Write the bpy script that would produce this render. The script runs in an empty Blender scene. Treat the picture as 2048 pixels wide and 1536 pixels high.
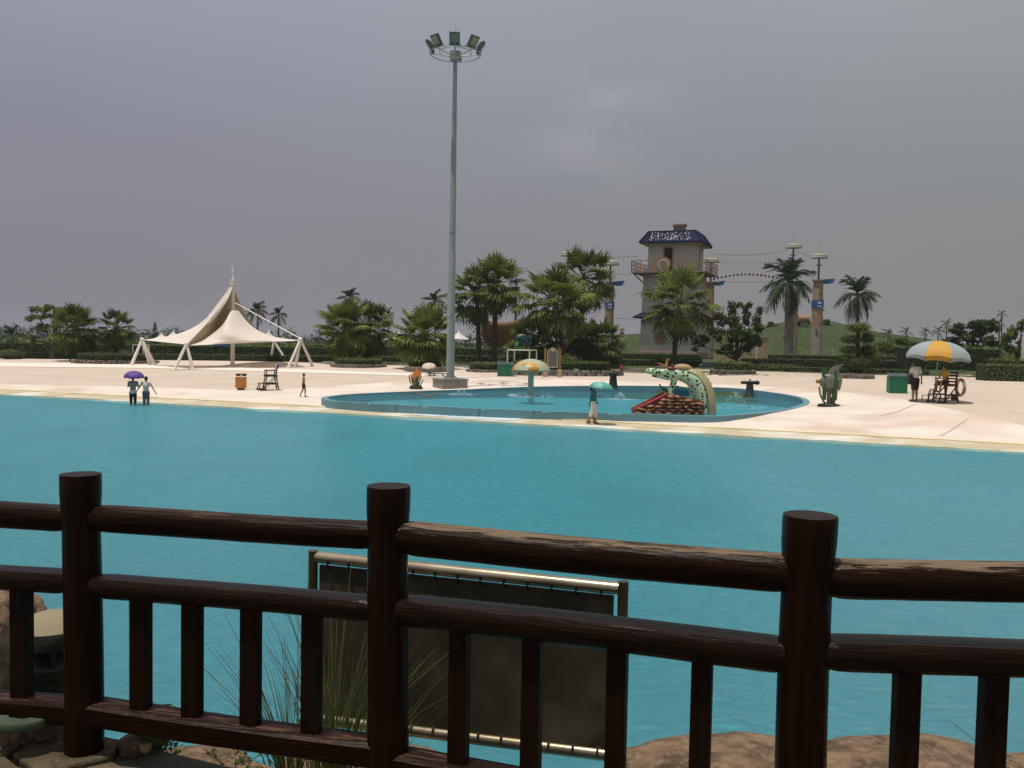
import bpy, bmesh, math, random
import numpy as np
from mathutils import Vector, Matrix, noise as mnoise
S = bpy.context.scene
C = S.collection
R = math.radians
PI = math.pi
rnd = random.Random(7)
nprng = np.random.RandomState(11)

# ------------------------------------------------------------------ camera
F = 1774.0
PITCH = math.atan(82/F); ROLL = R(1.1)
EYE = Vector((0, 0, 3.1))
fwd = Vector((0, math.cos(PITCH), -math.sin(PITCH)))
r0 = Vector((1, 0, 0)); u0 = Vector((0, math.sin(PITCH), math.cos(PITCH)))
rt = r0*math.cos(ROLL)+u0*math.sin(ROLL)
up = -r0*math.sin(ROLL)+u0*math.cos(ROLL)
cd = bpy.data.cameras.new('camera'); cam = bpy.data.objects.new('camera', cd); C.objects.link(cam)
cd.sensor_width = 36; cd.lens = 36*F/2048; cd.clip_start = 0.05; cd.clip_end = 6000
M4 = Matrix.Identity(4)
for i in range(3):
    M4[i][0] = rt[i]; M4[i][1] = up[i]; M4[i][2] = -fwd[i]; M4[i][3] = EYE[i]
cam.matrix_world = M4
S.camera = cam

# ------------------------------------------------------------------ sky, sun, exposure
SUN = Vector((-0.16, -0.13, 0.98)).normalized()
el = math.asin(SUN.z); az = math.atan2(SUN.x, SUN.y)
w = bpy.data.worlds.new("World"); S.world = w; w.use_nodes = True
wt = w.node_tree; wn = wt.nodes; wl = wt.links; wn.clear()
def wnode(t, **k):
    n = wn.new(t)
    for a, b in k.items(): setattr(n, a, b)
    return n
sky = wnode('ShaderNodeTexSky', sky_type='NISHITA'); sky.sun_disc = False
sky.sun_elevation = el; sky.sun_rotation = az; sky.dust_density = 4; sky.air_density = 1.4
tc = wnode('ShaderNodeTexCoord')
sep = wnode('ShaderNodeSeparateXYZ'); wl.new(tc.outputs['Generated'], sep.inputs[0])
ramp = wnode('ShaderNodeValToRGB'); wl.new(sep.outputs['Z'], ramp.inputs[0])
cr = ramp.color_ramp
cr.elements[0].position = 0.0; cr.elements[0].color = (2.30, 2.25, 2.50, 1)
cr.elements[1].position = 1.0; cr.elements[1].color = (4.2, 4.4, 4.6, 1)
for p, c in ((0.10, (2.25, 2.22, 2.50, 1)), (0.22, (2.4, 2.50, 2.92, 1)), (0.40, (3.25, 3.5, 4.0, 1))):
    e = cr.elements.new(p); e.color = c
# warm grey to the right, violet grey to the left (azimuthal change of the haze)
mr = wnode('ShaderNodeMapRange'); wl.new(sep.outputs['X'], mr.inputs[0])
mr.inputs[1].default_value = -0.5; mr.inputs[2].default_value = 0.55
tint = wnode('ShaderNodeMixRGB', blend_type='MIX'); wl.new(mr.outputs[0], tint.inputs[0])
tint.inputs[1].default_value = (1.05, 1.0, 1.07, 1); tint.inputs[2].default_value = (1.06, 1.08, 0.96, 1)
mul = wnode('ShaderNodeMixRGB', blend_type='MULTIPLY'); mul.inputs[0].default_value = 1
wl.new(ramp.outputs[0], mul.inputs[1]); wl.new(tint.outputs[0], mul.inputs[2])
# faint cloud banks
nz = wnode('ShaderNodeTexNoise'); nz.inputs['Scale'].default_value = 9.0; nz.inputs['Detail'].default_value = 7
mp = wnode('ShaderNodeMapping'); mp.inputs['Scale'].default_value = (1, 1, 2.2)
wl.new(tc.outputs['Generated'], mp.inputs[0]); wl.new(mp.outputs[0], nz.inputs[0])
cmr = wnode('ShaderNodeMapRange'); wl.new(nz.outputs[0], cmr.inputs[0])
cmr.inputs[1].default_value = 0.44; cmr.inputs[2].default_value = 0.78
vd = wnode('ShaderNodeVectorMath', operation='DISTANCE'); wl.new(tc.outputs['Generated'], vd.inputs[0])
CL = (fwd*F+rt*(1185-1024)+up*(768-228)).normalized()
vd.inputs[1].default_value = CL
dmr = wnode('ShaderNodeMapRange'); wl.new(vd.outputs['Value'], dmr.inputs[0])
dmr.inputs[1].default_value = 0.115; dmr.inputs[2].default_value = 0.0
dmr2 = wnode('ShaderNodeMath', operation='MULTIPLY'); wl.new(dmr.outputs[0], dmr2.inputs[0]); wl.new(cmr.outputs[0], dmr2.inputs[1])
nz3 = wnode('ShaderNodeTexNoise'); nz3.inputs['Scale'].default_value = 1.6; nz3.inputs['Detail'].default_value = 5
wl.new(mp.outputs[0], nz3.inputs[0])
c3 = wnode('ShaderNodeMapRange'); wl.new(nz3.outputs[0], c3.inputs[0]); c3.inputs[1].default_value = 0.3; c3.inputs[2].default_value = 0.8
c3.inputs[3].default_value = 0.95; c3.inputs[4].default_value = 1.1
mul2 = wnode('ShaderNodeMixRGB', blend_type='MULTIPLY'); mul2.inputs[0].default_value = 1
wl.new(mul.outputs[0], mul2.inputs[1]); wl.new(c3.outputs[0], mul2.inputs[2])
cadd = wnode('ShaderNodeMixRGB', blend_type='ADD'); wl.new(dmr2.outputs[0], cadd.inputs[0])
wl.new(mul2.outputs[0], cadd.inputs[1]); cadd.inputs[2].default_value = (1.0, 0.85, 0.78, 1)
mixs = wnode('ShaderNodeMixRGB', blend_type='MIX'); mixs.inputs[0].default_value = 0.93
wl.new(sky.outputs[0], mixs.inputs[1]); wl.new(cadd.outputs[0], mixs.inputs[2])
bg = wnode('ShaderNodeBackground'); bg.inputs[1].default_value = 0.10
wl.new(mixs.outputs[0], bg.inputs[0])
wo = wnode('ShaderNodeOutputWorld'); wl.new(bg.outputs[0], wo.inputs[0])
sd = bpy.data.lights.new('sun', 'SUN'); sd.energy = 3.5; sd.angle = R(0.5); sd.color = (1, 0.94, 0.85)
sun = bpy.data.objects.new('sun', sd); C.objects.link(sun); sun.location = (0, 0, 60)
sun.rotation_euler = SUN.to_track_quat('Z', 'Y').to_euler()
vs = S.view_settings; vs.view_transform = 'Standard'; vs.look = 'None'; vs.exposure = 0; vs.gamma = 1; vs.use_curve_mapping = False
S.cycles.max_bounces = 8; S.cycles.transparent_max_bounces = 12

# ------------------------------------------------------------------ ground surveying helpers
def ray(u, v):
    d = fwd*F+rt*(u-1024)+up*(768-v)
    return d/d.y
def at(u, v, Y): return EYE+ray(u, v)*Y
def onz(u, v, z):
    d = ray(u, v); return EYE+d*((z-3.1)/d.z)
def lerp(a, b, t): return a+(b-a)*t
def interp(x, pts):
    if x <= pts[0][0]: 
        (a, b), (c, d) = pts[0], pts[1]; return b+(x-a)*(d-b)/(c-a)
    if x >= pts[-1][0]:
        (a, b), (c, d) = pts[-2], pts[-1]; return b+(x-a)*(d-b)/(c-a)
    for (a, b), (c, d) in zip(pts, pts[1:]):
        if x <= c: return b+(x-a)*(d-b)/(c-a)
def sst(a, b, x):
    t = min(1, max(0, (x-a)/(b-a))); return t*t*(3-2*t)
E0 = onz(200, 802, 0); E1 = onz(1800, 894, 0)
edir = (E1-E0).normalized(); enor = Vector((-edir.y, edir.x, 0))
if enor.y < 0: enor = -enor
def sdist(x, y): return (x-E0.x)*enor.x+(y-E0.y)*enor.y
ZP = [(-300, -1.0), (-14, -1.0), (-6, -.62), (-2.2, -.26), (0, -.03), (1.0, 0.01), (2.6, .05), (8, .33), (14, .40), (22, .76), (33, 1.0), (90, 1.5), (9000, 1.5)]
def clampi(x, pts):
    if x <= pts[0][0]: return pts[0][1]
    if x >= pts[-1][0]: return pts[-1][1]
    return interp(x, pts)
MOUND = [(30, 0), (34, 3.2), (44, 3.8), (52, 4.6), (60, 6.2), (72, 5.8), (84, 4.4), (96, 3.4), (110, 2.6), (150, 1.0), (180, 0)]
def gz(x, y):
    s = sdist(x, y)
    z = clampi(s, ZP)
    if -1.5 < s < 3: z += .014*mnoise.noise(Vector((x*.55, y*.55, 0)))+.008*mnoise.noise(Vector((x*1.7, y*1.7, 3)))
    z += 0.32*sst(14, 19, x)*sst(2.6, 8, s)*(1-sst(20, 45, s))
    if y > 125:
        X = x*150/y
        hx = [(14, 0), (18, 3.3), (28, 4.2), (38, 4.6), (46, 6.2), (54, 6.4), (62, 4.6), (74, 3.2), (90, 2.2), (110, 1.4), (150, .3)]
        hh = clampi(X, [(a, b) for a, b in hx])
        z += hh*sst(126, 158, y)*(1-sst(200, 260, y))
    return z
def ong(u, v):
    d = ray(u, v); t = 2.0; last = t
    while t < 2500:
        p = EYE+d*t
        if p.z < gz(p.x, p.y): break
        last = t; t *= 1.01
    lo, hi = last, t
    for _ in range(30):
        m = (lo+hi)/2; p = EYE+d*m
        if p.z < gz(p.x, p.y): hi = m
        else: lo = m
    p = EYE+d*hi; p.z = gz(p.x, p.y); return p
def onY(u, Y):
    p = at(u, 700, Y); return Vector((p.x, p.y, gz(p.x, p.y)))

# ------------------------------------------------------------------ materials
MATS = {}
def mat(name, col, rough=0.8, col2=None, scale=6.0, amt=1.0, bump=0.0, bscale=None, metal=0.0, spec=0.4, detail=5, stretch=None, transl=0.0, coat=0.0, obj_rand=0.0, contrast=(0.35, 0.65), col3=None, scale3=1.0, c3r=(0.5, 0.62)):
    if name in MATS: return MATS[name]
    m = bpy.data.materials.new(name); m.use_nodes = True; MATS[name] = m
    nt = m.node_tree; n = nt.nodes; l = nt.links
    b = n['Principled BSDF']; b.inputs['Roughness'].default_value = rough; b.inputs['Metallic'].default_value = metal
    b.inputs['Specular IOR Level'].default_value = spec
    if coat: b.inputs['Coat Weight'].default_value = coat; b.inputs['Coat Roughness'].default_value = 0.15
    tcn = n.new('ShaderNodeTexCoord'); mpn = n.new('ShaderNodeMapping')
    if stretch: mpn.inputs['Scale'].default_value = stretch
    l.new(tcn.outputs['Object'], mpn.inputs[0])
    nzn = n.new('ShaderNodeTexNoise'); nzn.inputs['Scale'].default_value = scale; nzn.inputs['Detail'].default_value = detail
    l.new(mpn.outputs[0], nzn.inputs[0])
    mx = n.new('ShaderNodeMixRGB'); mr_ = n.new('ShaderNodeMapRange'); mr_.inputs[1].default_value = contrast[0]; mr_.inputs[2].default_value = contrast[1]
    l.new(nzn.outputs[0], mr_.inputs[0]); l.new(mr_.outputs[0], mx.inputs[0])
    c2 = col2 or tuple(c*0.75 for c in col)
    mx.inputs[1].default_value = (*col, 1); mx.inputs[2].default_value = (*c2, 1)
    out = mx.outputs[0]
    if col3:
        n3 = n.new('ShaderNodeTexNoise'); n3.inputs['Scale'].default_value = scale3; n3.inputs['Detail'].default_value = 8
        l.new(mpn.outputs[0], n3.inputs[0])
        m3 = n.new('ShaderNodeMapRange'); m3.inputs[1].default_value = c3r[0]; m3.inputs[2].default_value = c3r[1]
        l.new(n3.outputs[0], m3.inputs[0])
        x3 = n.new('ShaderNodeMixRGB'); x3.inputs[2].default_value = (*col3, 1)
        l.new(m3.outputs[0], x3.inputs[0]); l.new(out, x3.inputs[1]); out = x3.outputs[0]
    if obj_rand:
        oi = n.new('ShaderNodeObjectInfo'); hs = n.new('ShaderNodeHueSaturation')
        rr = n.new('ShaderNodeMapRange'); rr.inputs[3].default_value = 1-obj_rand; rr.inputs[4].default_value = 1+obj_rand
        l.new(oi.outputs['Random'], rr.inputs[0]); l.new(rr.outputs[0], hs.inputs['Value']); l.new(out, hs.inputs['Color']); out = hs.outputs[0]
    l.new(out, b.inputs['Base Color'])
    if bump:
        bp = n.new('ShaderNodeBump'); bp.inputs['Strength'].default_value = bump; bp.inputs['Distance'].default_value = 0.02
        nb = n.new('ShaderNodeTexNoise'); nb.inputs['Scale'].default_value = bscale or scale*3; nb.inputs['Detail'].default_value = 8
        l.new(mpn.outputs[0], nb.inputs[0]); l.new(nb.outputs[0], bp.inputs['Height']); l.new(bp.outputs[0], b.inputs['Normal'])
    if transl:
        t = n.new('ShaderNodeBsdfTranslucent'); ms = n.new('ShaderNodeMixShader'); ms.inputs[0].default_value = transl
        l.new(out, t.inputs[0]); l.new(b.outputs[0], ms.inputs[1]); l.new(t.outputs[0], ms.inputs[2])
        l.new(ms.outputs[0], n['Material Output'].inputs[0])
    return m

# ------------------------------------------------------------------ mesh builder
class MB:
    def __init__(s): s.v = []; s.f = []
    def add(s, vs_, fs):
        o = len(s.v); s.v.extend([tuple(p) for p in vs_]); s.f.extend([tuple(i+o for i in f) for f in fs]); return s
    def box(s, c, d, rz=0, taper=1.0, rx=0, ry=0, bev=0):
        hx, hy, hz = d[0]/2, d[1]/2, d[2]/2
        mt = Matrix.Translation(Vector(c)) @ Matrix.Rotation(rz, 4, 'Z') @ Matrix.Rotation(ry, 4, 'Y') @ Matrix.Rotation(rx, 4, 'X')
        vs_ = [(x*(taper if z > 0 else 1), y*(taper if z > 0 else 1), z) for z in (-hz, hz) for x, y in ((-hx, -hy), (hx, -hy), (hx, hy), (-hx, hy))]
        return s.add([mt @ Vector(p) for p in vs_], [(3, 2, 1, 0), (4, 5, 6, 7), (0, 1, 5, 4), (1, 2, 6, 5), (2, 3, 7, 6), (3, 0, 4, 7)])
    def tube(s, path, rad, seg=10, cap=True, squash=None, ang=0.0):
        path = [Vector(p) for p in path]
        if not hasattr(rad, '__len__'): rad = [rad]*len(path)
        n = len(path); vs_ = []; prev = None
        for i, p in enumerate(path):
            t = (path[min(i+1, n-1)]-path[max(i-1, 0)])
            if t.length < 1e-9: t = Vector((0, 0, 1))
            t.normalize()
            if prev is None:
                a = Vector((0, 0, 1)) if abs(t.z) < 0.9 else Vector((0, 1, 0))
                x = t.cross(a).normalized()
            else:
                x = (prev-t*prev.dot(t))
                x = x.normalized() if x.length > 1e-6 else t.cross(Vector((1, 0, 0))).normalized()
            prev = x; y = t.cross(x)
            for k in range(seg):
                an = ang+2*PI*k/seg
                sx, sy = (squash or (1, 1))
                vs_.append(p+(x*math.cos(an)*sx+y*math.sin(an)*sy)*rad[i])
        fs = []
        for i in range(n-1):
            for k in range(seg):
                a = i*seg+k; b = i*seg+(k+1) % seg
                fs.append((a, b, b+seg, a+seg))
        if cap:
            fs.append(tuple(range(seg))[::-1]); fs.append(tuple((n-1)*seg+k for k in range(seg)))
        return s.add(vs_, fs)
    def lathe(s, prof, c=(0, 0, 0), seg=20, sx=1, sy=1, cap=True):
        vs_ = []; fs = []
        for r_, z in prof:
            for k in range(seg):
                a = 2*PI*k/seg; vs_.append((c[0]+r_*math.cos(a)*sx, c[1]+r_*math.sin(a)*sy, c[2]+z))
        for i in range(len(prof)-1):
            for k in range(seg):
                a = i*seg+k; b = i*seg+(k+1) % seg; fs.append((a, b, b+seg, a+seg))
        if cap: fs.append(tuple(range(seg))[::-1]); fs.append(tuple((len(prof)-1)*seg+k for k in range(seg)))
        return s.add(vs_, fs)
    def ell(s, c, r_, seg=14, rings=8, rot=None, jit=0, sc=1.0):
        vs_ = []; c = Vector(c)
        if not hasattr(r_, '__len__'): r_ = (r_, r_, r_)
        for i in range(rings+1):
            ph = PI*i/rings
            for k in range(seg):
                a = 2*PI*k/seg
                p = Vector((math.sin(ph)*math.cos(a), math.sin(ph)*math.sin(a), math.cos(ph)))
                if jit: p *= 1+jit*mnoise.noise((p*sc+c*3.1))
                p = Vector((p.x*r_[0], p.y*r_[1], p.z*r_[2]))
                if rot: p = rot @ p
                vs_.append(c+p)
        fs = []
        for i in range(rings):
            for k in range(seg):
                a = i*seg+k; b = i*seg+(k+1) % seg; fs.append((a, a+seg, b+seg, b))
        return s.add(vs_, fs)
    def capsule(s, a, b, ra, rb, seg=10):
        a = Vector(a); b = Vector(b); d = (b-a); L = d.length; d = d/max(L, 1e-6)
        path = []; rad = []
        for q in (-1, -.8, -.45, 0): path.append(a+d*ra*q); rad.append(ra*math.sqrt(max(0.002, 1-q*q)))
        for q in (0, .45, .8, 1): path.append(b+d*rb*q); rad.append(rb*math.sqrt(max(0.002, 1-q*q)))
        return s.tube(path, rad, seg)
    def prism(s, poly, y0, y1):  # polygon in x,z extruded along y
        n = len(poly)
        vs_ = [(x, y0, z) for x, z in poly]+[(x, y1, z) for x, z in poly]
        fs = [tuple(range(n)), tuple(range(2*n-1, n-1, -1))]+[(i, (i+1) % n+0, (i+1) % n+n, i+n)[::-1] for i in range(n)]
        return s.add(vs_, fs)
    def mesh(s, name, m=None, smooth=False, bevel=0):
        me = bpy.data.meshes.new(name); me.from_pydata(s.v, [], s.f)
        if m: me.materials.append(m)
        bm = bmesh.new(); bm.from_mesh(me); bmesh.ops.recalc_face_normals(bm, faces=bm.faces)
        if bevel: bmesh.ops.bevel(bm, geom=list(bm.edges), offset=bevel, segments=2, affect='EDGES', profile=0.6)
        bm.to_mesh(me); bm.free()
        if smooth:
            me.polygons.foreach_set('use_smooth', [True]*len(me.polygons))
            try: me.set_sharp_from_angle(angle=R(40))
            except Exception: pass
        me.update(); return me
    def build(s, name, m, parent=None, smooth=False, bevel=0, loc=None, rot=None):
        return link(name, s.mesh(name, m, smooth, bevel), parent, loc, rot)
def link(name, me, parent=None, loc=None, rot=None, scale=None):
    o = bpy.data.objects.new(name, me); C.objects.link(o)
    if parent: o.parent = parent
    if loc is not None: o.location = loc
    if rot is not None: o.rotation_euler = rot
    if scale is not None: o.scale = scale if hasattr(scale, '__len__') else (scale,)*3
    return o
def thing(name, label, cat, loc=(0, 0, 0), rz=0, group=None):
    o = bpy.data.objects.new(name, None); C.objects.link(o); o.location = loc; o.rotation_euler = (0, 0, rz)
    o.empty_display_size = 0.2; o['label'] = label; o['category'] = cat
    if group: o['group'] = group
    return o
def tag(o, label, cat, group=None):
    o['label'] = label; o['category'] = cat
    if group: o['group'] = group
    return o
def struct(o): o['kind'] = 'structure'; return o
def stuff(o): o['kind'] = 'stuff'; return o
def rawmesh(name, V, Fq, m, smooth=False):
    me = bpy.data.meshes.new(name)
    V = np.asarray(V, dtype=np.float32); Fq = np.asarray(Fq, dtype=np.int32)
    nv, nf, k = len(V), len(Fq), Fq.shape[1]
    me.vertices.add(nv); me.vertices.foreach_set('co', V.ravel())
    me.loops.add(nf*k); me.loops.foreach_set('vertex_index', Fq.ravel())
    me.polygons.add(nf); me.polygons.foreach_set('loop_start', np.arange(0, nf*k, k, dtype=np.int32))
    try: me.polygons.foreach_set('loop_total', np.full(nf, k, dtype=np.int32))
    except Exception: pass
    me.update(calc_edges=True); me.validate()
    if m: me.materials.append(m)
    me.polygons.foreach_set('use_smooth', [bool(smooth)]*nf)
    return me
def remesh(mb, name, m, vox, smooth_it=3):
    me = mb.mesh(name); o = bpy.data.objects.new('tmp', me); C.objects.link(o)
    md = o.modifiers.new('r', 'REMESH'); md.mode = 'VOXEL'; md.voxel_size = vox; md.use_smooth_shade = True
    if smooth_it:
        sm = o.modifiers.new('s', 'SMOOTH'); sm.factor = 0.5; sm.iterations = smooth_it
    dg = bpy.context.evaluated_depsgraph_get()
    me2 = bpy.data.meshes.new_from_object(o.evaluated_get(dg)); me2.name = name
    bpy.data.objects.remove(o); me2.materials.clear(); me2.materials.append(m)
    me2.polygons.foreach_set('use_smooth', [True]*len(me2.polygons))
    return me2

# ------------------------------------------------------------------ leaves
def leafquads(P, N, size, rng=nprng, aspect=0.55, jitter=0.6):
    """diamond leaves at points P facing roughly N"""
    n = len(P)
    N = N+rng.normal(0, jitter, (n, 3)); N /= np.linalg.norm(N, axis=1)[:, None]+1e-9
    T = rng.normal(0, 1, (n, 3)); T -= (T*N).sum(1)[:, None]*N; T /= np.linalg.norm(T, axis=1)[:, None]+1e-9
    B = np.cross(N, T)
    L = (size*rng.uniform(0.6, 1.35, n))[:, None]
    fold = N*L*0.18
    V = np.stack([P-T*L*.5, P+B*L*aspect*.5-fold*.5, P+T*L*.5, P-B*L*aspect*.5-fold*.5], 1).reshape(-1, 3)
    Fq = np.arange(n*4).reshape(-1, 4)
    return V, Fq
def cloud(blobs, dens, size, rng=nprng, shell=0.55, jitter=0.6, aspect=0.55):
    """blobs: (center, radii)"""
    Ps = []; Ns = []
    for c, r_ in blobs:
        c = np.array(c, float); r_ = np.array(r_, float)
        n = int(dens*(r_[0]*r_[1]+r_[1]*r_[2]+r_[0]*r_[2])*4.2/3)+6
        d = rng.normal(0, 1, (n, 3)); d /= np.linalg.norm(d, axis=1)[:, None]
        rad = shell+(1-shell)*rng.uniform(0, 1, n)**0.6
        rad *= 1+0.12*rng.normal(0, 1, n)
        Ps.append(c+d*r_*rad[:, None]); Ns.append(d*np.array([1, 1, 1.2]))
    P = np.concatenate(Ps); N = np.concatenate(Ns)
    return leafquads(P, N, size, rng, aspect, jitter)
# ------------------------------------------------------------------ colours
m_white_conc = mat('white_concrete', (.71, .615, .54), .9, (.64, .55, .475), .35, bump=.3, bscale=8, col3=(.55, .43, .335), scale3=.22, c3r=(.50, .66))
m_wet_conc = mat('wet_concrete', (.58, .49, .33), .55, (.46, .38, .24), .9, col3=(.72, .68, .60), scale3=.35, c3r=(.5, .62))
m_sand = mat('beige_sand', (.555, .46, .37), .95, (.51, .42, .335), .3, bump=.5, bscale=5, col3=(.42, .33, .25), scale3=.8, c3r=(.62, .8))
m_plaza = mat('plaza_paving', (.62, .51, .42), .9, (.55, .45, .37), .5)
m_kerbw = mat('white_kerb', (.78, .69, .61), .85, (.72, .63, .56), 1.0)
m_grass = mat('grass_ground', (.030, .056, .010), .95, (.040, .062, .014), .25, bump=.6, bscale=4, col3=(.055, .055, .02), scale3=.12, c3r=(.55, .7))
m_blue = mat('pool_paint_caustics', (.048, .325, .39), .7, (.085, .40, .455), 4, detail=10, contrast=(.35, .7), col3=(.055, .30, .355), scale3=.25, c3r=(.45, .75))  # floor paint; its fine paler mottling is rippling caustic light put into the colour
m_poolwall = mat('blue_pool_wall', (.10, .22, .26), .6, (.12, .25, .29), 1.4, col3=(.16, .23, .25), scale3=3, c3r=(.6, .7))
m_stonepl = mat('planter_stone', (.25, .22, .18), .9, (.15, .13, .11), 3, bump=.5, obj_rand=.3)
m_soil = mat('dark_soil', (.06, .045, .03), 1, (.03, .025, .015), 4)
m_leafA = mat('leaf_mid_green', (.082, .12, .020), .6, (.12, .15, .03), .5, transl=.25, spec=.15)
m_leafB = mat('leaf_dark_green', (.044, .074, .016), .6, (.07, .10, .022), .6, transl=.22, spec=.15)
m_leafY = mat('leaf_yellow_green', (.15, .155, .022), .6, (.085, .11, .018), .7, transl=.2)
m_leafFar = mat('leaf_far_green', (.035, .055, .028), .8, (.05, .07, .03), .05, transl=.1)
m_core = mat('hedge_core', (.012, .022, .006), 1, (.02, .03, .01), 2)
m_hedge = mat('hedge_leaf', (.060, .10, .016), .6, (.095, .13, .024), .8, transl=.15)
m_hedgeR = mat('hedge_leaf_bronze', (.060, .055, .018), .6, (.075, .075, .02), .8, transl=.15)
m_frondA = mat('fan_frond_green', (.10, .145, .026), .6, (.155, .185, .045), 1.2, transl=.3, spec=.12, obj_rand=.35)
m_frondD = mat('fan_frond_dark', (.060, .10, .022), .6, (.105, .135, .03), 1.2, transl=.3, spec=.12, obj_rand=.35)
m_frondR = mat('royal_frond', (.030, .060, .020), .55, (.05, .08, .028), 1, transl=.3, spec=.2, obj_rand=.25)
m_dead = mat('dry_frond', (.20, .13, .05), .8, (.12, .08, .03), 2, transl=.2)
m_trunk = mat('palm_trunk', (.10, .075, .05), .95, (.05, .038, .028), 5, bump=.8, stretch=(1, 1, 6))
m_rtrunk = mat('royal_trunk', (.24, .22, .18), .9, (.17, .155, .13), 3, stretch=(1, 1, 8))
m_bark = mat('bark', (.035, .026, .018), .95, (.06, .045, .03), 6, bump=.6)
m_wood = mat('dark_stained_log', (.014, .0065, .003), .36, (.026, .012, .005), 7, stretch=(.25, 9, 9), bump=.45, bscale=7, spec=.5, coat=.12)
def logmat(name, stretch, worn, c3=(.20, .125, .075)):
    """dark varnish that has flaked off the weather side of the log down to bare wood"""
    m = mat(name, (.0085, .0031, .0009), .34, (.018, .0064, .0017), 6, stretch=stretch, bump=.28, bscale=9, spec=.10)
    n = m.node_tree.nodes; l = m.node_tree.links; b = n['Principled BSDF']
    src = b.inputs['Base Color'].links[0].from_socket
    tc_ = n.new('ShaderNodeTexCoord'); mp_ = n.new('ShaderNodeMapping'); mp_.inputs['Scale'].default_value = tuple(q*.6 for q in stretch)
    l.new(tc_.outputs['Object'], mp_.inputs[0])
    g = n.new('ShaderNodeTexNoise'); g.inputs['Scale'].default_value = 9; g.inputs['Detail'].default_value = 10; g.inputs['Roughness'].default_value = .7
    l.new(mp_.outputs[0], g.inputs[0])
    ge = n.new('ShaderNodeNewGeometry'); sp = n.new('ShaderNodeSeparateXYZ'); l.new(ge.outputs['True Normal'], sp.inputs[0])
    a = n.new('ShaderNodeMath'); a.operation = 'MULTIPLY_ADD'; l.new(sp.outputs['Z'], a.inputs[0]); a.inputs[1].default_value = .26; l.new(g.outputs[0], a.inputs[2])
    r_ = n.new('ShaderNodeMapRange'); r_.inputs[1].default_value = worn; r_.inputs[2].default_value = worn+.05; l.new(a.outputs[0], r_.inputs[0])
    mx = n.new('ShaderNodeMixRGB'); l.new(r_.outputs[0], mx.inputs[0]); l.new(src, mx.inputs[1])
    wd = n.new('ShaderNodeMixRGB'); l.new(g.outputs[0], wd.inputs[0]); wd.inputs[1].default_value = (*[q*.5 for q in c3], 1); wd.inputs[2].default_value = (*c3, 1)
    l.new(wd.outputs[0], mx.inputs[2]); l.new(mx.outputs[0], b.inputs['Base Color'])
    rr = n.new('ShaderNodeMapRange'); rr.inputs[3].default_value = .34; rr.inputs[4].default_value = .8; l.new(r_.outputs[0], rr.inputs[0]); l.new(rr.outputs[0], b.inputs['Roughness'])
    return m
m_railtop = logmat('weathered_top_rail', (.9, 12, 12), .71, (.22, .16, .105))
m_railtop2 = logmat('lightly_worn_rail', (.9, 12, 12), .80, (.13, .075, .045))
m_railmid = logmat('glossy_middle_rail', (.9, 12, 12), .92, (.12, .08, .05)); m_railmid.node_tree.nodes['Principled BSDF'].inputs['Specular IOR Level'].default_value = .17
m_railbot = logmat('worn_bottom_rail', (.9, 12, 12), .78, (.12, .06, .04))
m_post = logmat('log_post_varnish', (9, 9, .5), 1.05, (.14, .07, .03))
m_balu = mat('baluster_varnish', (.0085, .0034, .0010), .55, (.015, .0062, .0015), 5, stretch=(9, 9, .5), bump=.35, spec=.1)
m_rock = mat('brown_rock', (.22, .14, .082), .95, (.085, .054, .032), 7, contrast=(.38, .60), bump=1.0, bscale=8, detail=9, col3=(.235, .16, .10), scale3=26, c3r=(.50, .70))
m_flag = mat('flagstone', (.15, .115, .07), .9, (.07, .052, .032), 7, detail=9, bump=1.0, bscale=22, spec=.2, col3=(.20, .16, .10), scale3=16, c3r=(.55, .7), obj_rand=.25)
m_gold = mat('brass_tube', (.62, .53, .37), .22, (.45, .36, .22), 5, metal=.9)
m_board = mat('brown_board', (.036, .030, .018), .6, (.058, .048, .03), 3, spec=.12, col3=(.12, .098, .066), scale3=2.5, c3r=(.52, .8))
m_dkgreen = mat('dark_green_paint', (.018, .026, .014), .5, (.03, .036, .02), 8, bump=.3)
m_capst = mat('sandy_cap', (.24, .20, .125), .8, (.24, .2, .12), 6)
m_pole = mat('galvanised_green', (.25, .285, .255), .5, (.30, .33, .30), 1.5, stretch=(3, 3, .3), metal=.15)
m_graybase = mat('grey_plinth', (.27, .25, .22), .8, (.21, .19, .17), 3, bump=.3)
m_tentw = mat('white_membrane', (.84, .75, .68), .6, (.80, .71, .64), .5, transl=.25)
m_tentshade = mat('shaded_membrane', (.33, .275, .17), .7, (.30, .25, .15), .5, transl=.10)  # white sail's underside, with its shade put into a khaki colour
m_whitep = mat('white_paint', (.75, .71, .64), .5, (.66, .62, .56), 3)
m_black = mat('black_paint', (.012, .012, .012), .5, (.02, .02, .02), 5)
m_brownw = mat('brown_wood', (.045, .018, .010), .6, (.07, .03, .016), 4, stretch=(1, 1, 4))
m_orange = mat('orange_plastic', (.52, .19, .03), .6, (.40, .15, .03), 3)
m_green = mat('green_plastic', (.012, .17, .085), .5, (.018, .13, .07), 2)
m_lid = mat('grey_lid', (.045, .06, .065), .5, (.06, .08, .08), 3)
m_blue2 = mat('blue_paint', (.012, .10, .30), .5, (.02, .13, .34), 3)
m_skin = mat('skin', (.33, .17, .10), .6, (.28, .14, .08), 8)
m_hair = mat('black_hair', (.008, .006, .006), .5, (.015, .012, .01), 12)
m_rock.node_tree.nodes['Bump'].inputs['Distance'].default_value = .10
def cloth(n, c): return mat('cloth_'+n, c, .85, tuple(x*.8 for x in c), 6, bump=.3)

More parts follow.
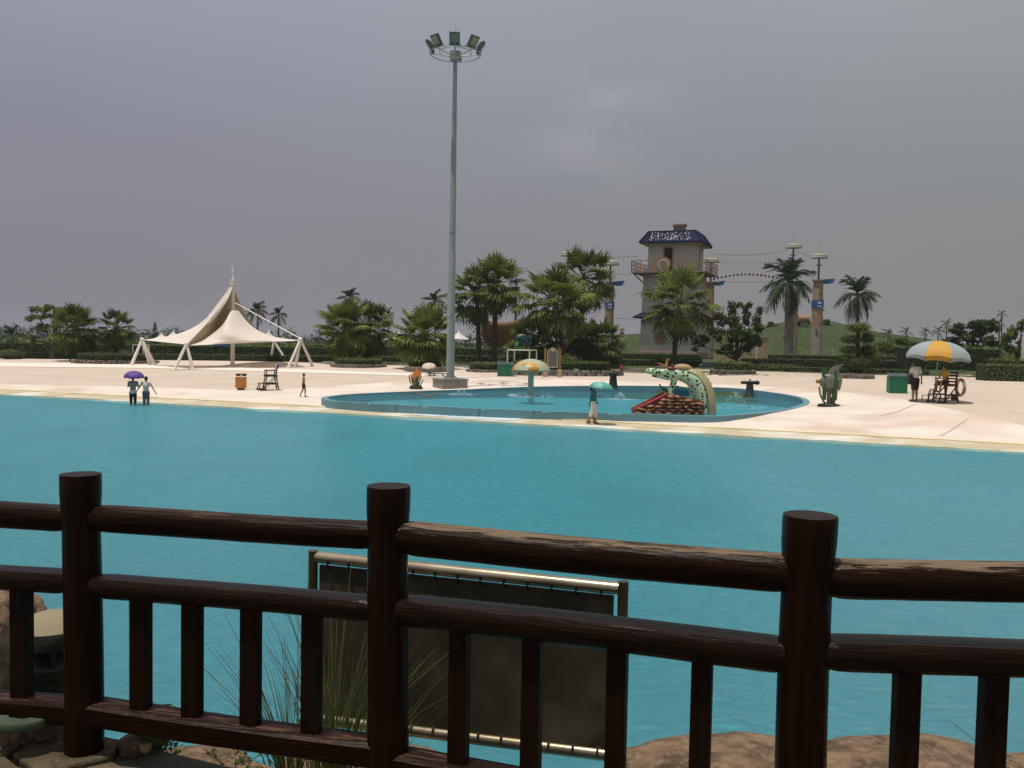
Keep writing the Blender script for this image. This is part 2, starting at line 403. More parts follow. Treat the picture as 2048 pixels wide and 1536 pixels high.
# ------------------------------------------------------------------ setting: ground
xs = sorted(set([round(x, 2) for x in list(np.arange(-40, 45, .9))+list(np.arange(-120, -40, 5))+list(np.arange(45, 150, 4))+[-3000, -1800, -1000, -600, -400, -300, -220, -160, 180, 240, 320, 450, 700, 1200, 2000, 3200]]))
ys = sorted(set([round(y, 2) for y in list(np.arange(22, 80, .9))+list(np.arange(80, 125, 3))+list(np.arange(125, 270, 3.5))+[-60, -20, 0, 6, 12, 17, 290, 340, 400, 500, 700, 1000, 1500, 2300, 3600]]))
V = []; 
for y in ys:
    for x in xs:
        s = sdist(x, y); z = gz(x, y)
        if s < 34: z -= .22 + (1.0 if s < 20 else 0)
        V.append((x, y, z))
nx = len(xs)
Fq = [(j*nx+i, j*nx+i+1, (j+1)*nx+i+1, (j+1)*nx+i) for j in range(len(ys)-1) for i in range(nx-1)]
g_ = struct(link('ground', rawmesh('ground', V, Fq, m_grass, True)))

# curves v(u) in survey terms, turned into ground points
US = list(range(-700, 2761, 20))
def gp(u, vv): return ong(u, vv)
cB = [(-700, 760), (0, 768), (300, 774), (500, 781), (620, 775), (800, 763), (940, 756), (1000, 755), (1200, 761), (1400, 767), (1540, 773), (1700, 785), (1800, 797), (1840, 806), (1900, 818), (2048, 851), (2760, 1010)]
cK1 = [(-700, 726), (0, 734), (300, 737), (600, 746), (800, 752), (930, 756), (945, 755.6)]
cK2 = [(-700, 720), (0, 726), (300, 731), (600, 740), (900, 751.5), (930, 755.2), (945, 755)]
cH = [(-700, 709), (0, 717), (600, 722), (900, 731), (1200, 735), (1450, 737), (1700, 744), (1850, 746), (2048, 750), (2760, 770)]
def lineS(s):
    def f(u):
        b = gp(u, interp(u, cB)); 
        q = sdist(b.x, b.y); p = b-enor*(q-s); return Vector((p.x, p.y, gz(p.x, p.y)))
    return f
def foot(p, s):
    q = sdist(p.x, p.y); r_ = p-enor*(q-s); return r_
Bp = [gp(u, interp(u, cB)) for u in US]
Bp = [p if sdist(p.x, p.y) > 3.4 else foot(p, 3.4) for p in Bp]
def strip(name, lo, hi, nsub, m, dz=0, skirt=0, objtag=None):
    V = []; Fq = []
    n = len(lo)
    for a, b in zip(lo, hi):
        for j in range(nsub+1):
            t = j/nsub; x = lerp(a.x, b.x, t); y = lerp(a.y, b.y, t)
            V.append((x, y, gz(x, y)+dz))
    for i in range(n-1):
        for j in range(nsub):
            k = i*(nsub+1)+j; Fq.append((k, k+nsub+1, k+nsub+2, k+1))
    if skirt:
        for side, pts in ((0, lo), (1, hi)):
            o = len(V)
            for i in range(n):
                k = V[i*(nsub+1)+(nsub if side else 0)]
                V.append(k); V.append((k[0], k[1], k[2]-skirt))
            for i in range(n-1): Fq.append((o+2*i, o+2*i+2, o+2*i+3, o+2*i+1))
    return link(name, rawmesh(name, V, Fq, m, skirt == 0))
L3 = [foot(p, 2.6) for p in Bp]
Lw = [foot(p, 0.1+.3*mnoise.noise(Vector((p.x*.3, 0, 0)))+.25*mnoise.noise(Vector((p.x*1.1, 5, 0)))) for p in Bp]
Lf = [foot(p, -70) for p in Bp]
Lm = [foot(p, -14) for p in Bp]
# splash pool outline (rim 0.40 above the wading pool)
ZR = .385; ZW = .32
rimpx = [(650, 796), (664, 800.5), (700, 803.5), (760, 807), (850, 811.5), (940, 815.5), (1000, 818), (1090, 821.5), (1180, 824.5), (1280, 827.5), (1350, 829.5), (1420, 831), (1475, 829), (1530, 824), (1572, 818), (1600, 812), (1612, 807),
         (1596, 802), (1560, 797), (1500, 791), (1440, 787.5), (1350, 784.5), (1250, 782), (1100, 780), (1000, 780), (900, 781), (800, 783.5), (740, 786), (690, 789), (660, 792.5)]
rim = [onz(u, v, ZR) for u, v in rimpx]
def resample_closed(pts, n):
    P = [Vector((p.x, p.y, 0)) for p in pts]; m_ = len(P); out = []
    def cr_(a, b, c, d, t): return .5*((2*b)+(c-a)*t+(2*a-5*b+4*c-d)*t*t+(3*b-a-3*c+d)*t**3)
    dense = []
    for i in range(m_):
        for k in range(12): dense.append(cr_(P[i-1], P[i], P[(i+1) % m_], P[(i+2) % m_], k/12))
    L = [0]
    for a, b in zip(dense, dense[1:]+dense[:1]): L.append(L[-1]+(b-a).length)
    dense.append(dense[0])
    for k in range(n):
        t = L[-1]*k/n
        for i in range(len(L)-1):
            if L[i+1] >= t: break
        out.append(dense[i].lerp(dense[i+1], (t-L[i])/max(1e-9, L[i+1]-L[i])))
    return out
ring = resample_closed(rim, 120)
cen = sum(ring, Vector())/len(ring)
def offs(ring, d):
    out = []; n = len(ring)
    for i, p in enumerate(ring):
        t = (ring[(i+1) % n]-ring[i-1]).normalized(); nn = Vector((t.y, -t.x, 0))
        if nn.dot(p-cen) < 0: nn = -nn
        out.append(p+nn*d)
    return out
inner = offs(ring, -.13); hole = offs(ring, -.03); hole_d = offs(resample_closed(rim, 720), -.03)
def inside(x, y, poly):
    c = False; j = len(poly)-1
    for i in range(len(poly)):
        a, b = poly[i], poly[j]
        if (a.y > y) != (b.y > y) and x < (b.x-a.x)*(y-a.y)/(b.y-a.y)+a.x: c = not c
        j = i
    return c
# apron with a hole where the splash pool lies: dense field, vertices snapped off the pool
def apron():
    bm = bmesh.new(); nsub = 90
    grid = []
    idx = [i for i in range(len(US))]
    Us = []
    cols = []
    for i in range(len(US)-1):
        for k in range(4):
            t = k/4; cols.append((L3[i].lerp(L3[i+1], t), Bp[i].lerp(Bp[i+1], t)))
    cols.append((L3[-1], Bp[-1]))
    for a, b in cols:
        col = []
        for j in range(nsub+1):
            t = j/nsub; x = lerp(a.x, b.x, t); y = lerp(a.y, b.y, t)
            ins = inside(x, y, hole)
            col.append((bm.verts.new((x, y, gz(x, y))), ins))
        grid.append(col)
    for i in range(len(grid)-1):
        for j in range(nsub):
            q = [grid[i][j], grid[i+1][j], grid[i+1][j+1], grid[i][j+1]]
            if all(c[1] for c in q): continue
            try: bm.faces.new([c[0] for c in q])
            except ValueError: pass
    # push the ring of inside vertices down so the edge of the sheet hides under the wall
    for col in grid:
        for v, ins in col:
            if ins and v.link_faces:
                q = min(hole_d, key=lambda h: (h.x-v.co.x)**2+(h.y-v.co.y)**2); v.co.x = q.x; v.co.y = q.y; v.co.z = gz(q.x, q.y)
    for v in [v for v in bm.verts if not v.link_faces]: bm.verts.remove(v)
    me = bpy.data.meshes.new('pool_apron'); bm.to_mesh(me); bm.free(); me.materials.append(m_white_conc)
    for p in me.polygons: p.use_smooth = True
    return struct(link('pool_apron', me))
apron()
struct(strip('waterline_paving', Lw, L3, 6, m_wet_conc))
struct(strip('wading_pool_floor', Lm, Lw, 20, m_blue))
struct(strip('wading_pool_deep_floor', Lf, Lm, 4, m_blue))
K1 = [gp(u, interp(u, cK1)) if u < 945 else None for u in US]
K2 = [gp(u, interp(u, cK2)) if u < 945 else None for u in US]
nK = sum(1 for k in K1 if k)
Hp = [gp(u, interp(u, cH)) for u in US]
struct(strip('sand_beach', Bp[:nK+1], K1[:nK]+[Bp[nK]], 10, m_sand))
struct(strip('kerb_ramp', K1[:nK]+[Bp[nK]], K2[:nK]+[Bp[nK]+Vector((0, .5, 0))], 3, m_kerbw, .05, .2))
struct(strip('plaza', (K2[:nK]+[Bp[nK]+Vector((0, .5, 0))]), Hp[:nK+1], 8, m_plaza))
struct(strip('sand_plaza', Bp[nK:], Hp[nK:], 16, m_sand))
# thin raised line between apron and waterline, and expansion joints on the apron
e1 = [foot(p, 2.55) for p in Bp]; e2 = [foot(p, 2.82) for p in Bp]
struct(strip('drain_kerb', e1, e2, 1, mat('yellowed_kerb', (.74, .64, .40), .7, (.6, .5, .3), 1), .035, .05))
mj = mat('joint_dark', (.50, .41, .34), 1)
def joint(pts, wd=.05, nm='apron_joint'):
    P = [ong(u, v) for u, v in pts]; Q = []
    for a, b in zip(P, P[1:]):
        n = max(2, int((b-a).length/.6))
        for k in range(n): Q.append(a.lerp(b, k/n))
    Q.append(P[-1]); V = []; Fq = []
    for i, p in enumerate(Q):
        t = (Q[min(i+1, len(Q)-1)]-Q[max(0, i-1)]).normalized(); nn = Vector((-t.y, t.x, 0))*wd/2
        for q in (p-nn, p+nn): V.append((q.x, q.y, gz(q.x, q.y)+.012))
    for i in range(len(Q)-1): Fq.append((2*i, 2*i+1, 2*i+3, 2*i+2))
    struct(link(nm, rawmesh(nm, V, Fq, mj)))
joint([(1500, 826), (1650, 826), (1760, 832), (1800, 822), (1832, 808)], .05)
joint([(1880, 872), (1935, 838)], .04); joint([(937, 766), (1000, 760), (1070, 756)], .07)
joint([(1490, 784), (1560, 776)], .05)

# pale painted squares just under the waterline
mp_ = mat('pale_tiles', (.62, .70, .72), .5, (.5, .6, .64), 1)
for (a, b, c_, d) in (((842, 823), (918, 826), (893, 834), (818, 830)), ((928, 826), (1066, 831), (1030, 842), (884, 836))):
    P = [foot(ong(*q), sdist(ong(*q).x, ong(*q).y)) for q in (a, b, c_, d)]
    V = []; Fq = []
    for j in range(9):
        for i in range(9):
            p = P[0].lerp(P[1], i/8).lerp(P[3].lerp(P[2], i/8), j/8); V.append((p.x, p.y, gz(p.x, p.y)+.012))
    for j in range(8):
        for i in range(8): Fq.append((j*9+i, j*9+i+1, j*9+i+10, j*9+i+9))
    struct(link('painted_square', rawmesh('painted_square', V, Fq, mp_)))

# ------------------------------------------------------------------ water
def watermat(name, tintc, sc, st, rough):
    m = bpy.data.materials.new(name); m.use_nodes = True; nt = m.node_tree; n = nt.nodes; l = nt.links; n.clear()
    out = n.new('ShaderNodeOutputMaterial'); mix = n.new('ShaderNodeMixShader'); tr = n.new('ShaderNodeBsdfTransparent'); tr.inputs[0].default_value = (*tintc, 1)
    gl = n.new('ShaderNodeBsdfGlossy'); gl.inputs['Roughness'].default_value = rough; gl.inputs[0].default_value = (.8, .92, 1, 1)
    fr = n.new('ShaderNodeFresnel'); fr.inputs[0].default_value = 1.33
    df = n.new('ShaderNodeBsdfDiffuse'); df.inputs[0].default_value = (.13, .38, .44, 1); mix2 = n.new('ShaderNodeMixShader'); mix2.inputs[0].default_value = .20
    l.new(tr.outputs[0], mix2.inputs[1]); l.new(df.outputs[0], mix2.inputs[2])
    g = n.new('ShaderNodeNewGeometry'); mp = n.new('ShaderNodeMapping'); mp.inputs['Scale'].default_value = (.45, 1.35, 1); mp.inputs['Rotation'].default_value = (0, 0, R(14))
    l.new(g.outputs['Position'], mp.inputs[0])
    b1 = n.new('ShaderNodeTexNoise'); b1.inputs['Scale'].default_value = sc; b1.inputs['Detail'].default_value = 7; b1.inputs['Roughness'].default_value = .62; b1.inputs['Distortion'].default_value = .6
    b2 = n.new('ShaderNodeTexNoise'); b2.inputs['Scale'].default_value = sc*.30; b2.inputs['Detail'].default_value = 3
    l.new(mp.outputs[0], b1.inputs[0]); l.new(mp.outputs[0], b2.inputs[0])
    ad = n.new('ShaderNodeMath'); ad.operation = 'MULTIPLY_ADD'; l.new(b2.outputs[0], ad.inputs[0]); ad.inputs[1].default_value = .8; l.new(b1.outputs[0], ad.inputs[2])
    bp = n.new('ShaderNodeBump'); bp.inputs['Strength'].default_value = st; bp.inputs['Distance'].default_value = .26
    l.new(ad.outputs[0], bp.inputs['Height']); l.new(bp.outputs[0], gl.inputs['Normal']); l.new(bp.outputs[0], fr.inputs['Normal'])
    mf = n.new('ShaderNodeMath'); mf.operation = 'MULTIPLY'; l.new(fr.outputs[0], mf.inputs[0]); mf.inputs[1].default_value = .76
    l.new(mf.outputs[0], mix.inputs[0]); l.new(mix2.outputs[0], mix.inputs[1]); l.new(gl.outputs[0], mix.inputs[2]); l.new(mix.outputs[0], out.inputs[0])
    return m
m_water = watermat('wading_water', (.74, .93, .96), 7.0, 1.0, .05)
m_water2 = watermat('splash_water', (.74, .93, .96), 6.0, .8, .10)
W0 = [foot(p, -75) for p in Bp]; W1 = [foot(p, 1.6) for p in Bp]
V = []; Fq = []
for a, b in zip(W0, W1):
    for j in range(7):
        t = j/6; V.append((lerp(a.x, b.x, t), lerp(a.y, b.y, t), 0))
for i in range(len(W0)-1):
    for j in range(6):
        k = i*7+j; Fq.append((k, k+7, k+8, k+1))
struct(link('water', rawmesh('water', V, Fq, m_water)))
# splash pool: floor, water, wall sections
def fan(name, pts, z, m):
    V = [(cen.x, cen.y, z)]+[(p.x, p.y, z) for p in pts]; n = len(pts)
    return link(name, rawmesh(name, V, [(0, i+1, (i+1) % n+1) for i in range(n)], m))
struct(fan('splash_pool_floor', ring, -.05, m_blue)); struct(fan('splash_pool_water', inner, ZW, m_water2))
pw = thing('splash_pool_wall', 'low blue kidney-shaped wall of the splash pool with lower gaps along its front', 'pool wall', (cen.x, cen.y, 0))
n = len(ring)
def uof(p):
    d = p-EYE; a = d.dot(fwd); return 1024+F*d.dot(rt)/a
gaps = [(727, 745), (838, 858), (956, 972), (1080, 1100), (1213, 1240)]
steps = [793, 914, 1065, 1335, 1450]
def state(i):
    p = ring[i]; P = Vector((p.x, p.y, ZR)); u = uof(P); front = p.y < cen.y-1 or sdist(p.x, p.y) < 4
    if front:
        for a, b in gaps:
            if a <= u <= b: return 'g'
        return 'w'+str(sum(1 for a, b in gaps if u > b))+'_'+str(sum(1 for s_ in steps if u > s_))
    return 'b'
i = 0
dense = resample_closed(rim, 480); din = offs(dense, -.13); dout = offs(dense, .17)
ring_b, ring = ring, dense
st = [state(k) for k in range(480)]; ring = ring_b
start = next(k for k in range(480) if st[k] != st[k-1])
order = [(start+k) % 480 for k in range(480)]
runs = []
for k in order:
    if runs and st[k] == runs[-1][0]: runs[-1][1].append(k)
    else: runs.append([st[k], [k]])
for q, (sname, ks) in enumerate(runs):
    ks = ks+[(ks[-1]+1) % 480]
    low = sname == 'g'; ztop = (.332 if low else ZR)+(0.0 if low else rnd.uniform(-.01, .015))
    jog = 0 if low or sname == 'b' else (.05 if q % 2 else 0)
    V = []
    for k in ks:
        a, b = din[k], dout[k]; c = Vector((cen.x, cen.y, 0)); dd = (b-a).normalized()*jog
        zt_ = ztop if low else max(ztop, gz(b.x, b.y)+.02)
        for p, z in ((a+dd, -.1), (a+dd, zt_), (b+dd, zt_), (b+dd, -.1)): V.append((p.x-c.x, p.y-c.y, z))
    Fq = []
    for i in range(len(ks)-1):
        for e in range(3): Fq.append((i*4+e, i*4+e+1, i*4+e+5, i*4+e+4))
    m_ = len(ks)-1
    Fq += [(0, 1, 2, 3), (m_*4+3, m_*4+2, m_*4+1, m_*4)]
    link('low_step' if low else 'wall_section', rawmesh('wall_section', V, Fq, m_poolwall), pw)
# ------------------------------------------------------------------ vegetation builders
def fan_leaf_mesh(name, m, seed, droop=.35, nl=22):
    r_ = random.Random(seed); V = []; Fq = []
    # petiole
    mb = MB(); mb.tube([(0, 0, 0), (.5, 0, .02), (1.0, 0, 0)], [.03, .022, .015], 4); V += mb.v; Fq += [f for f in mb.f if len(f) == 4]
    c = Vector((1.0, 0, 0))
    for k in range(nl):
        a = R(-125+250*k/(nl-1))+r_.uniform(-.04, .04); L = (.82-.22*abs(a)/2.2)*r_.uniform(.82, 1.12)
        d = Vector((math.cos(a), math.sin(a), 0)); nn = Vector((-d.y, d.x, 0))
        o = len(V); zf = .06*(-1)**k
        w0, w1, w2 = .02, .056, .026
        p1 = c+d*L*.5+Vector((0, 0, zf*.4-.04)); p2 = c+d*L*.82+Vector((0, 0, -droop*.35)); p3 = c+d*L*(1.0-droop*.3)+Vector((0, 0, -droop*(.9+r_.random()*.4)))
        V += [tuple(c-nn*w0), tuple(c+nn*w0), tuple(p1-nn*w1), tuple(p1+nn*w1+Vector((0, 0, zf))), tuple(p2-nn*w2), tuple(p2+nn*w2), tuple(p3-nn*.006), tuple(p3+nn*.006)]
        Fq += [(o, o+1, o+3, o+2), (o+2, o+3, o+5, o+4), (o+4, o+5, o+7, o+6)]
    return rawmesh(name, V, Fq, m)
def pin_leaf_mesh(name, m, seed, arch=.55, nl=20, ll=.42, plume=0.5):
    r_ = random.Random(seed); V = []; Fq = []; L = 1.0
    def pt(t):
        a = arch*(t**1.6)*1.5
        return Vector((math.sin(min(1.5, 1.2*t))*.8*L if False else t*L*(1-.28*arch*t), 0, .18*math.sin(t*PI)*(1-arch)-arch*t*t*.85))
    mb = MB(); mb.tube([pt(t/6) for t in range(7)], [.022, .018, .014, .011, .008, .006, .004], 4); V += mb.v; Fq += [f for f in mb.f if len(f) == 4]
    for k in range(nl):
        t = .14+.86*k/(nl-1); p = pt(t); tg = (pt(min(1, t+.02))-pt(t-.02)).normalized()
        le = ll*math.sin(PI*(.18+.75*t))*r_.uniform(.85, 1.1)
        for sd in (-1, 1):
            ang = R(52-18*t); d = tg*math.cos(ang)+Vector((0, sd, 0))*math.sin(ang)+Vector((0, 0, r_.uniform(-plume, plume*.6)))
            d.normalize(); nn = tg.cross(Vector((0, 0, 1))).cross(d); nn = tg*1.0
            wv = tg*.016+Vector((0, 0, .008)); o = len(V)
            p1 = p+d*le*.5; p2 = p+d*le+Vector((0, 0, -le*.42))
            V += [tuple(p-wv), tuple(p+wv), tuple(p1-wv*1.4), tuple(p1+wv*1.4), tuple(p2-wv*.2), tuple(p2+wv*.2)]
            Fq += [(o, o+1, o+3, o+2), (o+2, o+3, o+5, o+4)]
    return rawmesh(name, V, Fq, m)
fanA = [fan_leaf_mesh('frond', m_frondA, i, d) for i, d in enumerate((.08, .2, .42))]
fanD = [fan_leaf_mesh('frond', m_frondD, 10+i, d) for i, d in enumerate((.1, .28, .55))]
fanX = [fan_leaf_mesh('dead_frond', m_dead, 30+i, d) for i, d in enumerate((.7, .9))]
pinA = [pin_leaf_mesh('frond', m_frondR, i, a) for i, a in enumerate((.15, .5, .8))]
pinS = [pin_leaf_mesh('frond', m_frondD, 20+i, a, 14, .34) for i, a in enumerate((.2, .5, .8))]
fanL = [fan_leaf_mesh('frond', mat('fan_frond_light', (.13, .15, .035), .5, (.09, .115, .025), 1.2, transl=.25, obj_rand=.3), 50+i, d) for i, d in enumerate((.3, .6))]
def frond_set(root, n, cz, Rr, meshes, seed, top=75, bot=-45, rj=.12, dead=0, deadm=None, off=(0, 0), szlow=1.0):
    r_ = random.Random(seed)
    for i in range(n):
        t = i/(n-1); pitch = top+(bot-top)*t**.85+r_.uniform(-9, 9)
        rz = i*2.39996+r_.uniform(-.25, .25)
        k = 0 if t < .3 else (1 if t < .7 or len(meshes) < 3 else 2)
        sc = Rr*r_.uniform(.85, 1.08)*(lerp(.85, szlow, t))
        o = link('frond', meshes[min(k, len(meshes)-1)], root, (off[0]+r_.uniform(-1, 1)*rj, off[1]+r_.uniform(-1, 1)*rj, cz-.02*Rr*i/n*4), (r_.uniform(-.3, .3), -R(pitch), rz), sc)
    for i in range(dead):
        link('dead_frond', r_.choice(deadm), root, (off[0], off[1], cz-.1*Rr), (0, R(62+r_.uniform(0, 22)), r_.uniform(0, 6.28)), Rr*r_.uniform(.6, .85))
def trunk_mb(h, r0_, r1_, lean=(0, 0), bulge=0, seg=10, rings=True):
    path = []; rad = []; n = 14 if rings else 6
    for i in range(n+1):
        t = i/n; path.append((lean[0]*t*t, lean[1]*t*t, h*t)); rad.append(lerp(r0_, r1_, t)+bulge*math.sin(t*PI)+(r0_*.35*math.exp(-t*14))+(.012*(-1)**i if rings else 0))
    return MB().tube(path, rad, seg)
PALM_LABELS = []
def fan_palm(u, v, cu, cv, rpx, label, n=28, seed=1, meshes=None, Y=None, dead=4, group='fan palms round the splash pool', name='fan_palm', bot=-50, tw=1.0, top=78):
    b = ong(u, v) if Y is None else onY(u, Y); Yd = b.y
    k = Yd/F; c = at(cu, cv, Yd); h = max(.4, c.z-b.z); Rr = rpx*k/1.36; n = int(n*.70) if bot > -65 else int(n*.9)
    root = thing(name, label, 'palm tree', b, 0, group)
    trunk_mb(h, .26*tw, .20*tw, (c.x-b.x, 0)).build('trunk', m_trunk, root, True)
    frond_set(root, n, h, Rr, meshes or fanA, seed, off=(c.x-b.x, 0), dead=dead, deadm=fanX, bot=bot, top=top)
    return root
def feather_palm(u, v, cu, cv, rpx, label, n=16, seed=1, meshes=None, Y=None, tr=(.16, .10), group='feather palms', bot=-25, bulge=0, top=72, tm=None, name='royal_palm', L=None):
    b = ong(u, v) if Y is None else onY(u, Y); Yd = b.y; k = Yd/F; c = at(cu, cv, Yd); h = max(.5, c.z-b.z)
    root = thing(name, label, 'palm tree', b, 0, group)
    trunk_mb(h, tr[0], tr[1], (c.x-b.x, 0), bulge, rings=False).build('trunk', tm or m_rtrunk, root, True)
    if tr[1] > .06: MB().tube([(c.x-b.x, 0, h-.9*k*22), (c.x-b.x, 0, h)], [tr[1]*1.0, tr[1]*.7], 8).build('crownshaft', mat('crownshaft', (.09, .13, .05), .5), root, True)
    frond_set(root, n, h, (L or rpx)*k*1.05, meshes or pinA, seed, top=top, bot=bot, off=(c.x-b.x, 0), rj=.03)
    return root
def tree(name, label, b, h, blobs, trunk_r, seed, m, leaf=.16, dens=60, limbs=6, group=None, forkz=.35, jitter=.8, tm=None):
    """blobs relative to base: (x,y,z),(rx,ry,rz)"""
    root = thing(name, label, 'tree', b, 0, group); r_ = random.Random(seed)
    mb = MB(); fz = h*forkz
    mb.tube([(0, 0, -.1), (trunk_r*.4, 0, fz*.5), (0, 0, fz)], [trunk_r*1.35, trunk_r, trunk_r*.85], 8)
    for c, rr in blobs:
        c = Vector(c); mid = Vector((c.x*.45, c.y*.45, fz+(c.z-fz)*.55))+Vector((r_.uniform(-.1, .1), 0, 0))*h*.3
        mb.tube([(0, 0, fz*.9), tuple(mid), tuple(c)], [trunk_r*.6, trunk_r*.35, trunk_r*.12], 6)
        for q in range(3):
            d = Vector((r_.uniform(-1, 1)*rr[0], r_.uniform(-1, 1)*rr[1], r_.uniform(-.2, 1)*rr[2]))*.8
            mb.tube([tuple(mid.lerp(c, .6)), tuple(c+d)], [trunk_r*.18, trunk_r*.05], 4)
    mb.build('trunk', tm or m_bark, root, True)
    subs = []
    for c, rr in blobs:
        k = 7
        for q in range(k):
            d = Vector((r_.gauss(0, 1), r_.gauss(0, 1), r_.gauss(0, 1))).normalized()*r_.uniform(.45, .95)
            s_ = r_.uniform(.32, .58)
            subs.append(((c[0]+d.x*rr[0], c[1]+d.y*rr[1], c[2]+d.z*rr[2]), (rr[0]*s_, rr[1]*s_, rr[2]*s_*.8)))
    Vv, Ff = cloud(subs, dens*2.4, leaf*1.15, shell=.15, jitter=jitter)
    link('crown', rawmesh('crown', Vv, Ff, m), root)
    return root
def shrub(name, label, cat, b, r_, m, dens=260, leaf=.09, group=None, core=True):
    root = thing(name, label, cat, b, 0, group)
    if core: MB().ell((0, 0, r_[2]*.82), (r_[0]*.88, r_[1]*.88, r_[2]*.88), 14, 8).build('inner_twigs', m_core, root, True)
    Vv, Ff = cloud([((0, 0, r_[2]*.85), r_)], dens, leaf, shell=.9, jitter=.5)
    ok = Vv[Ff][:, :, 2].min(1) > 0; link('foliage', rawmesh('foliage', Vv, Ff[ok], m), root); return root
def hedge(label, pts, h, wd, m=None, leaf=.13, dens=75, group='clipped hedges', z0=0.0, name='clipped_hedge', cat='hedge'):
    """pts: world ground points along the front edge"""
    m = m or m_hedge; root = thing(name, label, cat, pts[0], 0, group); o = Vector(pts[0])
    P = []
    for a, b in zip(pts, pts[1:]):
        n = max(1, int((b-a).length/1.2)); P += [a.lerp(b, k/n) for k in range(n)]
    P.append(pts[-1]); V = []; Fq = []; Lp = []; Ln = []
    for i, p in enumerate(P):
        t = (P[min(i+1, len(P)-1)]-P[max(0, i-1)]); t.z = 0; t.normalize(); nn = Vector((-t.y, t.x, 0))
        if nn.y < 0: nn = -nn
        hh = h*(1+.06*mnoise.noise(Vector((p.x*.4, p.y*.4, 0)))); zz = gz(p.x, p.y)-o.z+z0
        a = Vector((p.x-o.x, p.y-o.y, 0)); b = a+nn*wd
        for q, z in ((a, -.15), (a, hh*.94), (b, hh*.94), (b, -.15)): V.append((q.x, q.y, zz+z))
        if i:
            pp = P[i-1]; L = (p-pp).length; n1 = int(L*hh*dens); n2 = int(L*wd*dens)
            r_ = nprng.uniform(0, 1, (n1, 2)); A = np.array([pp.x-o.x, pp.y-o.y, zz]); B = np.array([p.x-o.x, p.y-o.y, zz])
            q1 = A+(B-A)*r_[:, :1]; q1[:, 2] = zz+r_[:, 1]*hh; Lp.append(q1-np.array([nn.x, nn.y, 0])*nprng.uniform(-.03, .07, (n1, 1))); Ln.append(np.tile([-nn.x, -nn.y, .5], (n1, 1)))
            r_ = nprng.uniform(0, 1, (n2, 2)); q2 = A+(B-A)*r_[:, :1]+np.array([nn.x, nn.y, 0])*r_[:, 1:]*wd; q2[:, 2] = zz+hh*(1+nprng.uniform(-.06, .06, n2)); Lp.append(q2); Ln.append(np.tile([0, 0, 1.0], (n2, 1)))
    for i in range(len(P)-1):
        for e in range(3): Fq.append((i*4+e, i*4+e+1, i*4+e+5, i*4+e+4))
    Fq.append((0, 1, 2, 3)); k = (len(P)-1)*4; Fq.append((k+3, k+2, k+1, k))
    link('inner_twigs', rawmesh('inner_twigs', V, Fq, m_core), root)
    Vv, Ff = leafquads(np.concatenate(Lp), np.concatenate(Ln), leaf, jitter=.45)
    link('foliage', rawmesh('foliage', Vv, Ff, m), root); return root
def planter(label, u0_, u1_, vb, hpx, depth, seed=0, group='stone planters', square=False, stones=26):
    uc = (u0_+u1_)/2; b = ong(uc, vb); k = b.y/F; rx = (u1_-u0_)*k/2; ry = depth/2; H = hpx*k
    c = Vector((b.x, b.y+ry, b.z)); root = thing('stone_planter', label, 'planter', c, 0, group)
    r_ = random.Random(seed); me = None
    per = 2*PI*math.sqrt((rx*rx+ry*ry)/2); n = stones; L = per/n
    base = MB().box((0, 0, 0), (L*.97, .3, H/2*.96)).mesh('stone', m_stonepl, bevel=.02)
    for row in range(2):
        for i in range(n):
            a = 2*PI*(i+.5*row)/n; ca, sa = math.cos(a), math.sin(a)
            if square:
                e = 4; q = (abs(ca)**e+abs(sa)**e)**(-1/e); ca *= q; sa *= q
            tx, ty = -math.sin(a)*rx, math.cos(a)*ry
            rz = math.atan2(ty, tx)
            link('stone', base, root, (ca*rx, sa*ry, H*(.25+.5*row)-.03), (0, 0, rz+r_.uniform(-.04, .04)), (r_.uniform(.9, 1.03)*(1.0 if not square else 1.12), r_.uniform(.9, 1.15), r_.uniform(.9, 1.02)))
    MB().lathe([(1, -.05), (1, H*.86), (.01, H*.9)], (0, 0, 0), 28, rx*.96, ry*.96).build('soil', m_soil, root)
    return c, rx, ry, H

# ------------------------------------------------------------------ hedges of the park
def gline(pts): return [ong(u, v) if v else None for u, v in pts]
def hline(us, Y0, Y1=None):
    Y1 = Y1 or Y0; n = len(us); return [onY(u, lerp(Y0, Y1, i/max(1, n-1))) for i, u in enumerate(us)]
G1 = 'clipped hedges behind the plaza'
hedge('long low front hedge behind the left plaza, bronze green', hline([-420, -200, 0, 200, 420, 640], 80, 80), .55, 1.2, m_hedgeR, group=G1)
hedge('second long hedge on the left, darker and taller, behind the bronze one', hline([-420, -200, 0, 300, 660], 90, 92), 1.15, 1.6, m_hedge, group=G1, dens=55)
hedge('yellow green low hedge between the big white tent and the palms', hline([600, 700, 830], 84, 84), .5, 1.0, m_leafY, group=G1)
hedge('dark hedge behind the pale gazebos left of the mast', hline([600, 760, 930], 100, 100), 1.3, 1.6, m_hedge, group=G1)
hedge('lower tier hedge right of the mast foot, below the twin palms', hline([900, 960, 1010, 1060], 88, 88), .6, 1.2, m_hedge, group=G1)
hedge('upper tier hedge right of the mast, in front of the orange ship', hline([880, 980, 1080, 1180], 98, 98), 1.25, 1.5, m_hedge, group=G1)
hedge('front hedge at the foot of the watchtower, left of its palm', hline([1215, 1300, 1400], 84, 84), .6, 1.4, m_hedge, group=G1)
hedge('back hedge at the foot of the watchtower', hline([1215, 1320, 1405], 94, 94), 1.0, 1.4, m_hedge, group=G1)
hedge('pale flowering low hedge right of the white stake', hline([1515, 1560, 1610], 80, 80), .42, 1.6, mat('hedge_leaf_pale', (.12, .15, .05), .6, (.08, .12, .03), .8, transl=.15), group=G1)
